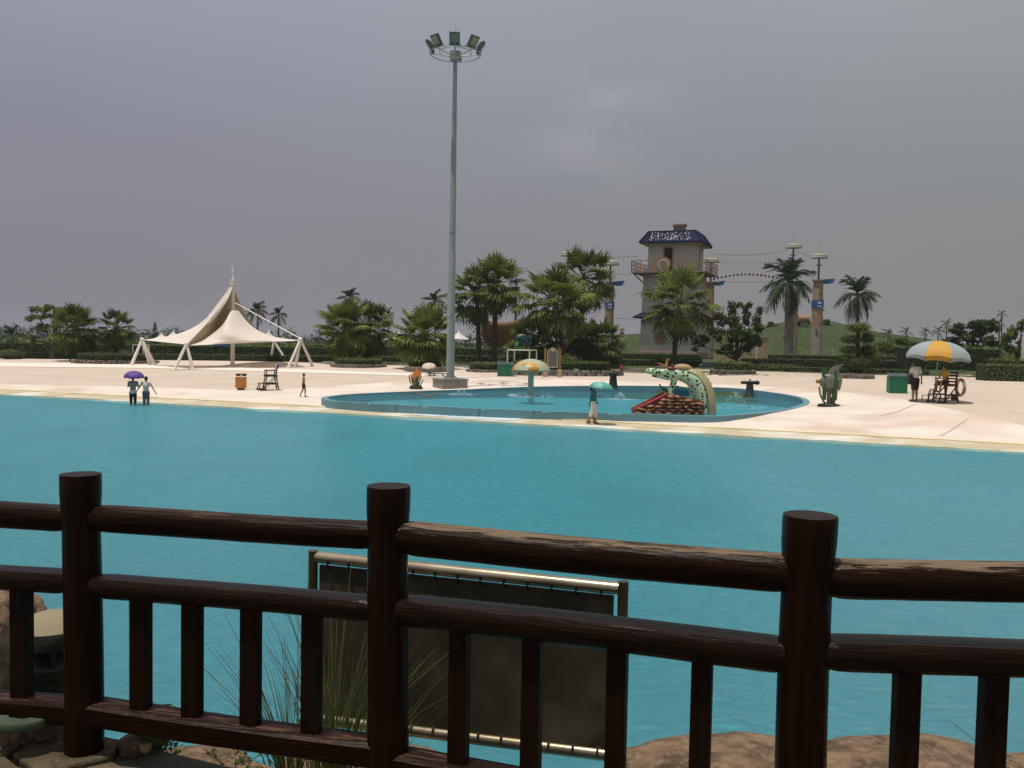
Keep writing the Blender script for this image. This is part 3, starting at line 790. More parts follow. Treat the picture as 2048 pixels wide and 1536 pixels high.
hedge('front hedge from the cream wall to the tiered topiary, lowest tier', hline([1500, 1600, 1690, 1800, 1860], 76, 72), .38, 1.2, m_hedge, group=G1)
hedge('back hedge below the grass mound, tallest tier behind the topiary', hline([1480, 1600, 1700, 1830, 1960], 92, 92), 1.15, 1.5, m_hedge, group=G1)
hedge('middle wavy hedge below the grass mound', [onY(u, 85+1.5*math.sin(u/40)) for u in range(1500, 1860, 40)], .85, 1.2, m_hedgeR, group=G1)
hedge('tall dark hedge behind the lifeguard umbrella', hline([1820, 1900, 1965, 2000], 84, 86), 2.2, 2.0, m_hedge, group=G1)
hedge('boxy hedge at the right edge beside the brown litter bin', hline([1968, 2060, 2200, 2360], 62, 60), 1.15, 1.8, m_hedge, group=G1, dens=110)
hedge('rear boxy hedge at the right edge, behind the first one', hline([1985, 2100, 2300], 68, 66), 1.45, 1.6, m_hedge, group=G1)
# lawn patch and path on the right
lawn = [ong(u, v) for u, v in ((1832, 748), (1900, 742), (1968, 737), (1968, 731), (1900, 733), (1820, 736))]
def patch(name, pts, m, dz):
    c = sum(pts, Vector())/len(pts); V = [(c.x, c.y, gz(c.x, c.y)+dz)]; n = len(pts)
    for q in range(1, 7):
        for p in pts: x = lerp(c.x, p.x, q/6); y = lerp(c.y, p.y, q/6); V.append((x, y, gz(x, y)+dz))
    Fq = []
    for i in range(n):
        Fq.append((0, 0, 1+i, 1+(i+1) % n))
    me = bpy.data.meshes.new(name); fs = [(0, 1+i, 1+(i+1) % n) for i in range(n)]
    for q in range(5):
        for i in range(n): fs.append((1+q*n+i, 1+q*n+(i+1) % n, 1+(q+1)*n+(i+1) % n, 1+(q+1)*n+i))
    me.from_pydata(V, [], fs); me.materials.append(m); return struct(link(name, me))
def smoothpts(pts, n=8):
    out = []
    m_ = len(pts)
    for i in range(m_):
        a, b, c, d = pts[i-1], pts[i], pts[(i+1) % m_], pts[(i+2) % m_]
        for k in range(n):
            t = k/n; out.append(.5*((2*b)+(c-a)*t+(2*a-5*b+4*c-d)*t*t+(3*b-a-3*c+d)*t**3))
    return out
patch('lawn', smoothpts([ong(u, v) for u, v in ((1800, 748), (1850, 751), (1935, 742), (1962, 735), (1900, 731), (1800, 735))]), m_grass, .05)
patch('lawn', smoothpts([ong(u, v) for u, v in ((1944, 749), (1990, 754), (2100, 757), (2250, 764), (2250, 744), (2060, 740), (1975, 740))]), m_grass, .055)

# ------------------------------------------------------------------ palms
GF = 'tall fan palms'
fan_palm(957, 727, 953, 588, 62, 'left one of the twin fan palms right of the floodlight mast', 36, 1, group=GF)
fan_palm(988, 728, 992, 565, 60, 'right one of the twin fan palms in front of the orange ship', 40, 2, group=GF)
fan_palm(1127, 738, 1110, 603, 72, 'fan palm with a broad pale crown behind the notice board', 40, 3, group=GF)
fan_palm(1160, 733, 1168, 556, 66, 'tallest fan palm, its crown in front of the lamp columns', 38, 4, fanD, group=GF)
fan_palm(1348, 733, 1360, 603, 74, 'fan palm standing directly in front of the watchtower', 36, 5, group=GF, dead=2)
GB = 'bushy weeping palms'
fan_palm(846, 738, 850, 672, 66, 'bushy weeping palm left of the floodlight mast, behind the white parasol', 50, 6, fanA, group=GB, bot=-78, dead=5, tw=1.5)
fan_palm(690, 728, 690, 652, 58, 'bushy palm in the left planter, nearer the white tent', 48, 7, fanA, group=GB, bot=-75, dead=6, tw=1.4)
fan_palm(732, 727, 738, 648, 50, 'bushy palm in the left planter, nearer the mast', 44, 8, fanD, group=GB, bot=-78, tw=1.4)
fan_palm(150, 722, 152, 655, 50, 'bushy weeping palm beside the spreading tree at far left', 44, 9, fanD, group=GB, bot=-78, tw=1.4)
fan_palm(232, 722, 232, 655, 38, 'small bushy palm with a tufted top, left of the white tent', 34, 10, fanD, group=GB, bot=-78)
fan_palm(1062, 736, 1065, 682, 58, 'low dark palm behind the white pipe frame and green figure', 40, 11, fanD, group=GB, bot=-60)
fan_palm(1205, 736, 1202, 682, 52, 'low palm with a yellow frond left of the grassy mound', 40, 12, fanD, group=GB, bot=-70)
fan_palm(1165, 735, 1162, 690, 50, 'dark low palm in the middle of the long stone planter', 36, 13, fanD, group=GB, bot=-60)
GR = 'royal palms'
feather_palm(1578, 714, 1577, 566, 62, 'stout royal palm in front of the lamp column', 20, 21, Y=100, tr=(.5, .36), bulge=.08, group=GR, bot=-42, top=80)
feather_palm(1715, 714, 1715, 590, 50, 'royal palm rising behind the tiered topiary', 17, 22, Y=98, tr=(.24, .16), group=GR, bot=-50, top=78)
feather_palm(870, 700, 870, 604, 30, 'slender palm just left of the floodlight mast', 13, 23, Y=112, tr=(.16, .10), group=GR)
feather_palm(697, 700, 699, 598, 32, 'palm crown rising above the left planter, leaning fronds', 12, 24, Y=118, tr=(.2, .14), group=GR, bot=-45)
feather_palm(738, 700, 738, 622, 22, 'shorter palm crown over the left planter, right of the leaning one', 12, 25, Y=118, group=GR)
feather_palm(668, 700, 664, 628, 26, 'drooping palm crown at the left shoulder of the planter palms', 10, 26, Y=112, group=GR, bot=-50)
feather_palm(777, 700, 776, 630, 20, 'thin palm above the three pale gazebos', 10, 27, pinS, Y=125, tr=(.12, .09), group=GR)
feather_palm(515, 702, 515, 622, 28, 'palm behind the tent mast, right next to it', 12, 28, Y=108, group=GR)
feather_palm(557, 702, 557, 630, 22, 'smaller palm behind the right stay cable of the tent', 11, 29, Y=112, group=GR)
feather_palm(24, 716, 24, 672, 32, 'small bare palm at the far left edge', 8, 30, Y=92, tr=(.12, .08), group=GR, bot=-30)
GS = 'small palms right of the mound'
for i, (u, cv, r_, Y, lab) in enumerate(((1776, 668, 18, 105, 'small palm just right of the topiary'), (1812, 664, 16, 112, 'small upright palm above the striped umbrella, left side'), (1850, 664, 15, 120, 'small bare palm above the striped umbrella'), (1876, 662, 17, 110, 'small flat-topped palm left of the round dark tree'), (1893, 650, 18, 116, 'taller flat-topped palm touching the round dark tree'), (2003, 628, 13, 100, 'thin tall palm right of the round dark tree'), (1998, 648, 15, 96, 'lower palm tuft right of the round dark tree'))):
    feather_palm(u, 705, u, cv, r_, lab, 9, 40+i, pinS, Y=Y, tr=(.10, .06), group=GS, tm=m_trunk, name='small_palm')

# ------------------------------------------------------------------ broadleaf trees
def tpx(u, v, Y=None):
    b = ong(u, v) if Y is None else onY(u, Y); return b, b.y/F
def blobs_px(b, k, L):
    out = []
    for (uu, vv, ru, rv) in L:
        c = at(uu, vv, b.y); out.append(((c.x-b.x, rnd.uniform(-.25, .25)*ru*k, c.z-b.z), (ru*k, ru*k*.8, rv*k)))
    return out
b, k = tpx(105, 718)
tree('spreading_tree', 'flat-crowned spreading tree with yellow green leaves at far left', b, 4.6, blobs_px(b, k, [(75, 628, 24, 16), (105, 618, 26, 12), (130, 622, 24, 12), (160, 640, 20, 16), (80, 655, 18, 14), (112, 640, 24, 16), (58, 680, 12, 12)]), .24, 3, m_leafY, .2, 70, forkz=.3)
b, k = tpx(1472, 736)
tree('fruit_tree', 'leafy round fruit tree in the stone planter right of the watchtower', b, 5.2, blobs_px(b, k, [(1440, 640, 24, 20), (1478, 630, 22, 26), (1508, 640, 20, 26), (1430, 675, 26, 22), (1470, 668, 28, 24), (1505, 672, 24, 20), (1395, 690, 14, 14), (1455, 700, 24, 12), (1495, 618, 12, 16), (1500, 695, 16, 12)]), .2, 4, m_leafB, .24, 60, forkz=.16, jitter=.9)
b, k = tpx(1945, 710, 90)
tree('round_tree', 'big round dark tree behind the striped umbrella on the right', b, 5, blobs_px(b, k, [(1915, 660, 24, 18), (1945, 648, 28, 16), (1975, 658, 22, 20), (1905, 685, 22, 18), (1945, 680, 30, 22), (1985, 685, 22, 18)]), .25, 5, m_leafB, .28, 50)
b, k = tpx(2035, 712, 84)
tree('scrubby_tree', 'scrubby mixed tree at the right edge above the boxy hedge', b, 4, blobs_px(b, k, [(2010, 675, 20, 18), (2045, 665, 22, 22), (2075, 670, 22, 22), (2030, 695, 28, 14), (2048, 645, 12, 12)]), .15, 6, m_leafA, .24, 50)
b, k = tpx(1795, 708, 96)
tree('scrubby_tree', 'brownish scrubby tree between the topiary and the umbrella', b, 3, blobs_px(b, k, [(1775, 692, 22, 14), (1805, 688, 22, 16), (1835, 695, 22, 12), (1795, 705, 26, 10)]), .12, 7, m_leafA, .22, 50)
for u, v, r_, lab in ((1655, 655, 16, 'round small tree on the crest of the mound, right of the columns'), (1545, 652, 10, 'tiny tree on the crest of the mound, left of the royal palm'), (1600, 642, 18, 'dark bush on the crest between the two lamp columns'), (1700, 660, 12, 'small tree on the right shoulder of the mound')):
    b = onY(u, 152); k = b.y/F
    tree('mound_tree', lab, b, 2, blobs_px(b, k, [(u, v, r_, r_*.8), (u-r_*.6, v+6, r_*.7, r_*.6), (u+r_*.7, v+5, r_*.6, r_*.6)]), .1, int(u), m_leafB, .35, 30, group='small trees on the grass mound')
b = onY(310, 150)
root = thing('conifer', 'dark pointed conifer left of the white tent, above the small gazebos', 'tree', b)
MB().tube([(0, 0, 0), (0, 0, 3.6)], [.15, .03], 6).build('trunk', m_bark, root)
Vv, Ff = cloud([((0, 0, z), (1.35*(1-z/4.4), 1.35*(1-z/4.4), .4)) for z in (.8, 1.3, 1.8, 2.3, 2.8, 3.3, 3.7)], 90, .25, shell=.3); link('crown', rawmesh('crown', Vv, Ff, m_leafB), root)
# topiary: cloud-pruned tiers
b, k = tpx(1715, 748)
root = thing('topiary', 'dark tree clipped into stacked leafy cushions', 'topiary', b)
MB().tube([(0, 0, 0), (.1, 0, 1.2), (-.1, 0, 2.6), (0, 0, 4)], [.3, .22, .18, .1], 8).build('trunk', m_bark, root, True)
tiers = [(1715, 655, 24, 11), (1704, 679, 22, 9), (1737, 675, 14, 13), (1700, 700, 20, 9), (1738, 701, 20, 12), (1712, 727, 34, 17), (1744, 723, 20, 15), (1692, 719, 17, 11)]
for (uu, vv, ru, rv) in tiers:
    c = at(uu, vv, b.y); cc = (c.x-b.x, rnd.uniform(-.3, .3), c.z-b.z)
    mb = MB().ell(cc, (ru*k*.8, ru*k*.8, rv*k*.75), 12, 6)
    Vv, Ff = cloud([(cc, (ru*k, ru*k, rv*k))], 300, .14, shell=.8, jitter=.5)
    o = len(mb.v); 
    cu = link('foliage_cushion', rawmesh('foliage_cushion', Vv, Ff, m_leafY if vv < 660 else m_leafB), root)
    mb.build('inner_twigs', m_core, cu)

# planters and what grows in them
GP = 'stone edged planters on the plaza'
def planthedge(label, c, rx, ry, H, h, m=m_hedge, dens=70):
    root = thing('planter_shrubs', label, 'shrubs', (c.x, c.y, c.z+H*.8), 0, 'low shrubs in the planters')
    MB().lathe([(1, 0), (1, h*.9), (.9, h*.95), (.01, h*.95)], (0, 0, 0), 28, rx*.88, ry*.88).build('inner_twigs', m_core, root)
    n = int(dens*2*PI*max(rx, ry)*h); a = nprng.uniform(0, 2*PI, n); z = nprng.uniform(0, h, n)
    P = np.stack([np.cos(a)*rx*.9, np.sin(a)*ry*.9, z], 1); N = np.stack([np.cos(a), np.sin(a), .4+0*a], 1)
    n2 = int(dens*PI*rx*ry); a = nprng.uniform(0, 2*PI, n2); q = np.sqrt(nprng.uniform(0, 1, n2)); P2 = np.stack([np.cos(a)*rx*.9*q, np.sin(a)*ry*.9*q, h+nprng.uniform(-.08, .12, n2)], 1); N2 = np.tile([0, 0, 1.], (n2, 1))
    Vv, Ff = leafquads(np.concatenate([P, P2]), np.concatenate([N, N2]), .13, jitter=.5); link('foliage', rawmesh('foliage', Vv, Ff, m), root)
pl = planter('long low stone planter left of the white tent', 120, 286, 728, 8, 5, 1, GP); planthedge('low shrubs in the planter left of the white tent', *pl, .5, m_hedgeR)
pl = planter('stone planter under the two bushy palms', 653, 760, 736, 8, 5, 2, GP); planthedge('low shrubs under the two bushy palms', *pl, .38)
pl = planter('stone planter under the weeping palm by the mast', 806, 893, 745, 11, 4.5, 3, GP)
pl = planter('stone planter at the foot of the twin fan palms', 933, 1003, 745, 6, 4, 4, GP); planthedge('shrubs at the foot of the twin fan palms', *pl, .45)
pl = planter('long stone planter behind the green bin and notice board', 1004, 1248, 752, 13, 6, 5, GP, True, 44); planthedge('dark undergrowth in the long stone planter', pl[0], pl[1]*.94, pl[2], pl[3], .55, m_leafB, 60)
pl = planter('stone planter of the fruit tree', 1437, 1520, 749, 9, 4, 6, GP); planthedge('clipped shrubs around the fruit tree', *pl, .55)
pl = planter('stone planter under the clipped topiary', 1678, 1762, 758, 9, 4, 7, GP)
pl = planter('low stone ring round the palm before the watchtower', 1322, 1375, 738, 5, 3, 8, GP)
for i, (u, v, r_, lab) in enumerate(((22, 719, 24, 'round yellow green shrub at the far left edge'), (243, 717, 22, 'round yellow green shrub beside the planter left of the tent'))):
    b = onY(u, 79 if i == 0 else 80); k = b.y/F; shrub('round_shrub', lab, 'shrub', b, (r_*k, r_*k, 9.5*k*1.1), m_leafY, 260, .12, 'round yellow green shrubs')
b = ong(1135, 741); shrub('leafy_shrub', 'leafy dark shrub below the notice board on the long planter', 'shrub', b+Vector((0, .8, .3)), (1.2, 1.2, .5), m_leafA, 160, .16)
b = onY(1172, 79)
tree('shady_tree', 'dark shady mass of leaves under the tallest fan palm', b, 3.4, blobs_px(b, b.y/F, [(1150, 700, 20, 22), (1175, 690, 22, 24), (1195, 712, 24, 18), (1145, 722, 22, 12), (1215, 720, 14, 14), (1090, 700, 22, 22), (1050, 712, 22, 14), (1135, 680, 20, 20)]), .12, 77, m_leafB, .24, 60)

# far tree line, one leafy mass
blobs = []
for i in range(150):
    u = -500+i*21+rnd.uniform(-8, 8); Y = rnd.uniform(230, 340)
    if 1180 < u < 1700: Y += 120
    p = onY(u, Y); h = rnd.uniform(1.5, 3.6)*(1.15 if rnd.random() < .15 else 1)
    blobs.append(((p.x, p.y, p.z+h*.5-.3), (rnd.uniform(2.5, 5), 2.5, h)))
Vv, Ff = cloud(blobs, 5, .9, shell=.5)
o = stuff(link('distant_treeline', rawmesh('distant_treeline', Vv, Ff, m_leafFar))); o['label'] = 'low hazy line of trees along the far horizon'; o['category'] = 'trees'
# rough shrubbery fields between the hedges and the tree line (left)
blobs = []
for i in range(170):
    u = rnd.uniform(-300, 1000); Y = rnd.uniform(105, 190); p = onY(u, Y); h = rnd.uniform(.3, .85)
    blobs.append(((p.x, p.y, p.z+h*.4), (rnd.uniform(1.5, 3.5), 1.5, h)))
for i in range(60):
    u = rnd.uniform(1740, 2300); Y = rnd.uniform(100, 140); p = onY(u, Y); h = rnd.uniform(.7, 1.6)
    blobs.append(((p.x, p.y, p.z+h*.4), (rnd.uniform(1.5, 3), 1.5, h)))
Vv, Ff = cloud(blobs, 12, .4, shell=.5)
o = stuff(link('undergrowth', rawmesh('undergrowth', Vv, Ff, m_leafA))); o['label'] = 'rough green undergrowth beyond the clipped hedges'; o['category'] = 'undergrowth'
# tufts over the grass mound
P = []; N = []
for i in range(16000):
    u = rnd.uniform(1225, 1860); Y = rnd.uniform(128, 175); p = onY(u, Y); P.append((p.x, p.y, p.z+.08)); N.append((0, -.5, 1))
Vv, Ff = leafquads(np.array(P), np.array(N), .24, jitter=.22)
o = stuff(link('mound_grass', rawmesh('mound_grass', Vv, Ff, mat('mound_grass', (.030, .056, .010), .8, (.040, .070, .014), .06, transl=.1)))); o['label'] = 'rough grass covering the green mound'; o['category'] = 'grass'
# ------------------------------------------------------------------ floodlight mast
b = ong(900, 775); k = b.y/F
root = thing('floodlight_mast', 'tall pale green steel mast with a ring of floodlights on a grey plinth', 'light mast', b)
pb = k*68/1.28
plm = MB().box((0, 0, .23), (1.55, 1.55, .5)); plm.box((0, 0, .5), (1.66, 1.66, .07)); o = plm.build('plinth', m_graybase, root, bevel=.01, rot=(0, 0, R(27)))
Ht = at(914, 108, b.y).z-b.z
mb = MB().lathe([(.42, .53), (.42, .57), (.24, .58), (.235, 1.0), (.205, Ht*.40), (.19, Ht*.405), (.185, Ht*.41), (.16, Ht*.70), (.155, Ht*.705), (.115, Ht)], seg=20); mb.build('pole', m_pole, root, True)
for z, r_ in ((Ht*.215, .222), (Ht*.47, .187), (Ht*.705, .162)): MB().lathe([(r_, -.04), (r_+.012, -.04), (r_+.012, .04), (r_, .04)], (0, 0, z), 20).build('joint_collar', m_pole, root, True)
for i in range(8):
    a = i*PI/4; MB().box((math.cos(a)*.33, math.sin(a)*.33, .62), (.05, .05, .12)).build('anchor_bolt', m_graybase, root)
MB().tube([(0, 0, Ht), (0, 0, Ht+1.75)], [.018, .008], 6).build('lightning_rod', m_pole, root)
RR = 50*k; mf = mat('lamp_housing', (.05, .075, .065), .45, (.08, .1, .09), 4); ml = mat('lamp_glass', (.16, .19, .13), .15, (.2, .2, .12), 3, spec=.6)
mb = MB(); n = 40
mb.tube([(math.cos(2*PI*i/n)*RR, math.sin(2*PI*i/n)*RR, Ht) for i in range(n+1)], .035, 6, cap=False)
mb.tube([(math.cos(2*PI*i/n)*RR*.62, math.sin(2*PI*i/n)*RR*.62, Ht+.1) for i in range(n+1)], .025, 6, cap=False)
mb.lathe([(.14, -.35), (.3, -.2), (.32, .12), (.12, .2)], (0, 0, Ht), 14)
mb.build('lamp_ring', m_pole, root, True)
for i in (0, 1, 2, 6, 7, 4):
    a = -PI/2+R(2)+i*PI/4; d = Vector((math.cos(a), math.sin(a), 0))
    MB().tube([tuple(d*.2+Vector((0, 0, Ht-.15))), tuple(d*RR+Vector((0, 0, Ht))), tuple(d*RR+Vector((0, 0, Ht+.3)))], .03, 6).build('arm', m_pole, root, True)
    h = thing('floodlight', '', '', tuple(d*(RR+.02)+Vector((0, 0, Ht+.42)))); del h['label'], h['category']; h.parent = root; h.rotation_euler = (R(24 if i == 0 else 34), 0, a+PI/2); h.rotation_mode = 'XYZ'
    MB().box((0, 0, 0), (.58, .16, .62)).box((0, .12, 0), (.36, .12, .4)).box((0, -.02, -.36), (.68, .2, .07)).build('housing', mf, h, bevel=.012)
    MB().box((0, -.085, 0), (.46, .02, .48)).build('lens', ml, h)

# ------------------------------------------------------------------ big membrane tent
tb = ong(465, 731); Y0 = tb.y
tent = thing('membrane_tent', 'big white peaked tensile tent with one mast and leaning tripods on the plaza', 'tent', tb)
def L(u, v, Y): return at(u, v, Y)-tb
def patchN(name, left, right, m, nseg=14, bulge=(0, 0, 0)):
    """surface between two polylines of equal length"""
    V = []; Fq = []; n = len(left)
    for i in range(n):
        for j in range(nseg+1):
            t = j/nseg; p = left[i].lerp(right[i], t)+Vector(bulge)*math.sin(PI*t)*math.sin(PI*min(1, i/(n-1)*.9+.1)); V.append(tuple(p))
    for i in range(n-1):
        for j in range(nseg): q = i*(nseg+1)+j; Fq.append((q, q+1, q+nseg+2, q+nseg+1))
    return link(name, rawmesh(name, V, Fq, m, True), tent)
def rs(pts, n):
    out = []
    for i in range(n+1):
        t = i/n*(len(pts)-1); a = min(len(pts)-2, int(t)); f = t-a
        p0 = pts[max(0, a-1)]; p1 = pts[a]; p2 = pts[a+1]; p3 = pts[min(len(pts)-1, a+2)]
        out.append(.5*((2*p1)+(p2-p0)*f+(2*p0-5*p1+4*p2-p3)*f*f+(3*p1-p0-3*p2+p3)*f**3))
    return out
Y1 = Y0
fl = rs([L(465, 621, Y1-.3), L(452, 642, Y1-1.2), L(432, 662, Y1-2.6), L(406, 680, Y1-4.2), L(378, 691, Y1-6)], 14)
fr_ = rs([L(477, 621, Y1-.3), L(496, 645, Y1-.6), (L(522, 664, Y1-.8)), L(556, 675, Y1-1.2), L(604, 681, Y1-1.6)], 14)
patchN('front_sail', fl, fr_, m_tentw, 22, (0, -2.6, -.05))
bl_ = rs([L(470, 621, Y1+.3), L(480, 645, Y1+3), L(500, 665, Y1+6), L(525, 676, Y1+8), L(548, 683, Y1+10)], 14)
patchN('front_sail', fr_, bl_, m_tentw, 10, (.0, .3, -.1))
patchN('front_sail', bl_, fl, m_tentw, 10, (0, .5, -.1))
am = rs([L(463, 570, Y1), L(448, 601, Y1-1.2), L(419, 640, Y1-3), L(398, 664, Y1-4.8), L(374, 689, Y1-6.2)], 14)
al = rs([L(462, 570, Y1), L(440, 603, Y1-.3), L(405, 643, Y1-.8), L(355, 668, Y1-1.2), L(286, 680, Y1-1.6)], 14)
ar = rs([L(466, 570, Y1), L(478, 602, Y1+2), L(495, 635, Y1+5), L(520, 665, Y1+8), L(546, 684, Y1+10)], 14)
patchN('rear_sail', am, ar, m_tentshade, 14, (-.6, .6, -1.2))
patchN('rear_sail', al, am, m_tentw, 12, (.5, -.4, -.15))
# mast
mt = at(466, 526, Y0).z-tb.z; x0 = 0
MB().tube([(0, 0, 0), (0, 0, mt*.55), (0, 0, mt*.83)], [.17, .16, .13], 12).tube([(0, 0, mt*.83), (0, 0, mt*.9)], [.08, .06], 10).tube([(0, 0, mt*.86), (0, 0, mt)], [.055, .03], 8).build('mast', m_whitep, tent, True)
for z, r_ in ((.56, .24), (.72, .21), (.80, .26), (.83, .2), (.925, .11)): MB().lathe([(.1, -.06), (r_, -.05), (r_, .05), (.1, .07)], (0, 0, mt*z), 12).build('mast_collar', m_whitep, tent, True)
tripods = [((284, 679), -1.6, [(262, 727), (311, 731), (300, 724)]), ((373, 688), -6.2, [(348, 733), (386, 735)]), ((548, 683), 10, [(541, 729), (573, 727)]), ((601, 679), -1.6, [(577, 733), (591, 736), (626, 734)])]
for (tu, tv), dy, feet in tripods:
    top = L(tu, tv, Y0+dy)
    for i, (fu, fv) in enumerate(feet):
        fp = at(fu, 700, Y0+dy+(-1.0, -.2, 1.5)[i]); f_ = Vector((fp.x, fp.y, gz(fp.x, fp.y)))-tb
        MB().tube([tuple(f_), tuple(top)], [.13, .10], 10).lathe([(.22, 0), (.22, .06), (.1, .1)], tuple(f_), 10).build('strut', m_whitep, tent, True)
    MB().ell(tuple(top), .17, 10, 6).build('strut_head', m_whitep, tent, True)
for (a, b_, r_) in ((L(467, 604, Y0), L(601, 677, Y0-1.6), .045), (L(462, 572, Y0), L(284, 679, Y0-1.6), .010), (L(464, 570, Y0), L(374, 688, Y0-6.2), .018), (L(466, 575, Y0), L(548, 683, Y0+10), .018)):
    MB().tube([tuple(a), tuple(b_)], r_, 5).build('stay_cable', m_whitep, tent)
# frame and boards under/behind the tent
root = thing('goal_frame', 'grey rectangular pipe frame with a dark backing beside the left tripod', 'frame', onY(278, 76))
k = 76/F
mb = MB(); 
for x in (-12, 8, 20): mb.box((x*k, 0, 17*k), (.07, .07, 34*k))
mb.box((4*k, 0, 34*k), (34*k, .07, .07)).box((4*k, 0, 6*k), (34*k, .07, .07)); mb.build('pipe_frame', m_whitep, root); MB().box((-2*k, .08, 19*k), (17*k, .04, 26*k)).build('backing_panel', m_black, root)
b = onY(442, 92); k = b.y/F
root = thing('blue_board', 'blue panelled hoarding behind the white tent', 'board', b)
for i in range(7): MB().box(((i-3)*4.7*k, 0, 12*k+.2), (4.5*k, .08, 24*k)).build('panel', m_blue2, root)
b = onY(515, 92); root = thing('yellow_post', 'short yellow post in the hedges behind the tent', 'post', b); MB().box((0, 0, .9), (.3, .3, 1.8), bev=0).build('post_body', mat('yellow_paint', (.35, .22, .04), .7), root)

# small gazebos
GG = 'small white peaked gazebos in the distance'
def gazebo(u, vt, vb, wpx, Y, label, copies=True):
    b = onY(u, Y); k = Y/F; rt_ = thing('gazebo', label, 'gazebo', b, 0, GG)
    zt = at(u, vt, Y).z-b.z; zb = at(u, vb, Y).z-b.z; w_ = wpx*k/2
    V = []; Fq = []; n = 9; sg = 16
    for i in range(n):
        t = i/(n-1); r_ = w_*(t**1.45*.95+.02+.03*t); z = zt-(zt-zb)*(t**.75)
        for q in range(sg):
            a = 2*PI*q/sg+PI/4; e = (abs(math.cos(a-PI/4))**3+abs(math.sin(a-PI/4))**3)**(-1/3) if True else 1
            sag = .06*w_*abs(math.sin(2*(a-PI/4)))*t
            V.append((math.cos(a)*r_*e, math.sin(a)*r_*e, z+sag))
    for i in range(n-1):
        for q in range(sg): a = i*sg+q; b2 = i*sg+(q+1) % sg; Fq.append((a, b2, b2+sg, a+sg))
    link('canopy', rawmesh('canopy', V, Fq, m_tentw, True), rt_)
    MB().tube([(0, 0, zt-.3), (0, 0, zt+.5)], [.05, .02], 6).build('finial', m_whitep, rt_)
    for sx in (-1, 1):
        for sy in (-1, 1): MB().box((sx*w_*.7, sy*w_*.7, zb/2), (.18, .18, zb)).build('post', m_trunk, rt_)
    MB().box((0, 0, .55), (w_*1.1, .5, .12)).box((-w_*.4, 0, .25), (.12, .4, .5)).box((w_*.4, 0, .25), (.12, .4, .5)).build('bench', m_bark, rt_)
gazebo(323, 664, 678, 30, 150, 'left one of the two small gazebos left of the tent')
gazebo(347, 659, 677, 32, 152, 'right one of the two small gazebos left of the tent')
gazebo(537, 657, 676, 26, 150, 'small gazebo peeking above the right sail of the tent')
gazebo(778, 662, 680, 20, 148, 'nearest left gazebo of the three between the palms')
gazebo(787, 661, 678, 18, 156, 'middle gazebo of the three between the palms')
gazebo(797, 661, 672, 18, 162, 'right gazebo of the three between the palms')
gazebo(917, 659, 679, 38, 140, 'gazebo just right of the floodlight mast')

# ------------------------------------------------------------------ orange ship behind the palms
b = onY(1006, 112); k = b.y/F
root = thing('ship_playhouse', 'orange wooden ship hull with a mast behind the twin fan palms', 'ship', b)
V = []; Fq = []; n = 15; nv_ = 8; Lh = 88*k; mo = mat('orange_planks', (.19, .075, .018), .65, (.13, .048, .013), .8, stretch=(.3, .3, 5), bump=.4)
for i in range(n):
    t = i/(n-1); x = (t-.5)*Lh; half = 1.7*math.sin(PI*min(1, .12+t*.88))**.6
    top = 4.3+.6*(abs(t-.45)*2)**2; keel = .3+2.4*(1-min(1, t/.45))**2
    for j in range(nv_):
        f = j/(nv_-1); y = -half*(1-(1-f)**2.2); V.append((x, y, lerp(keel, top, f)))
    for j in range(nv_):
        f = 1-j/(nv_-1); y = half*(1-(1-f)**2.2); V.append((x, y, lerp(keel, top, f)))
m2 = nv_*2
for i in range(n-1):
    for j in range(m2-1): a = i*m2+j; Fq.append((a, a+1, a+m2+1, a+m2))
link('hull', rawmesh('hull', V, Fq, mo, True), root)
MB().box((0, 0, 4.1), (Lh*.9, 2.6, .12)).build('deck', mo, root)
zm = at(1030, 533, b.y).z-b.z; xm = 24*k
MB().tube([(xm, 0, .5), (xm, 0, zm)], [.16, .06], 8).build('mast', m_brownw, root)
MB().lathe([(.3, 0), (.5, .5), (.46, .5), (.28, .05)], (xm, 0, at(1030, 582, b.y).z-b.z), 12).build('crow_nest', mat('red_brown', (.2, .05, .025), .7), root)
for v_, w_ in ((545, 26), (612, 70)): MB().tube([(xm-w_*.4*k, 0, at(1030, v_, b.y).z-b.z), (xm+w_*.6*k, 0, at(1030, v_+1, b.y).z-b.z)], .05, 6).build('yard', m_brownw, root)
MB().prism([(xm, zm-.1), (xm-.9, zm-.6), (xm, zm-1.3)], -.02, .02).build('pennant', m_whitep, root)
for dx in (-3.2, -1.2, 1.2): MB().tube([(xm, 0, zm*.86), (xm+dx, 1.2 if dx > 0 else -1.2, 5)], .025, 4).build('rigging', m_brownw, root)
b = ong(1003, 728)+Vector((0, 3, 0)); root = thing('leaning_pole', 'thin white pole leaning behind the twin palms', 'pole', b); MB().tube([(-.5, 0, 0), (.35, 0, 1.3)], .04, 6).build('pole_shaft', m_whitep, root)

# ------------------------------------------------------------------ watchtower
b = onY(1347, 122); YT = b.y; k = YT/F
tow = thing('watchtower', 'grey stone watchtower with blue mansard roofs and a rusty balcony', 'tower', b)
TR = R(-22)   # turned so that its right flank shows
tow.rotation_euler = (0, 0, TR)
m_tw = mat('tower_stone', (.50, .465, .41), .9, (.42, .39, .345), .5, bump=.4, bscale=3, col3=(.50, .42, .35), scale3=.6, c3r=(.52, .75))
m_twb = mat('tower_brick', (.34, .21, .15), .9, (.27, .16, .12), 2, bump=.4)
m_roof = mat('blue_roof_tile', (.008, .010, .048), .7, (.014, .018, .07), 3, spec=.12, stretch=(1, 1, .3))
m_rust = mat('rusty_rail', (.38, .21, .12), .8, (.30, .15, .08), 3)
def zT(v): return at(1347, v, YT).z-b.z
hw = 3.45
z_bal = zT(549); z_eave = zT(490); z_top = zT(468)
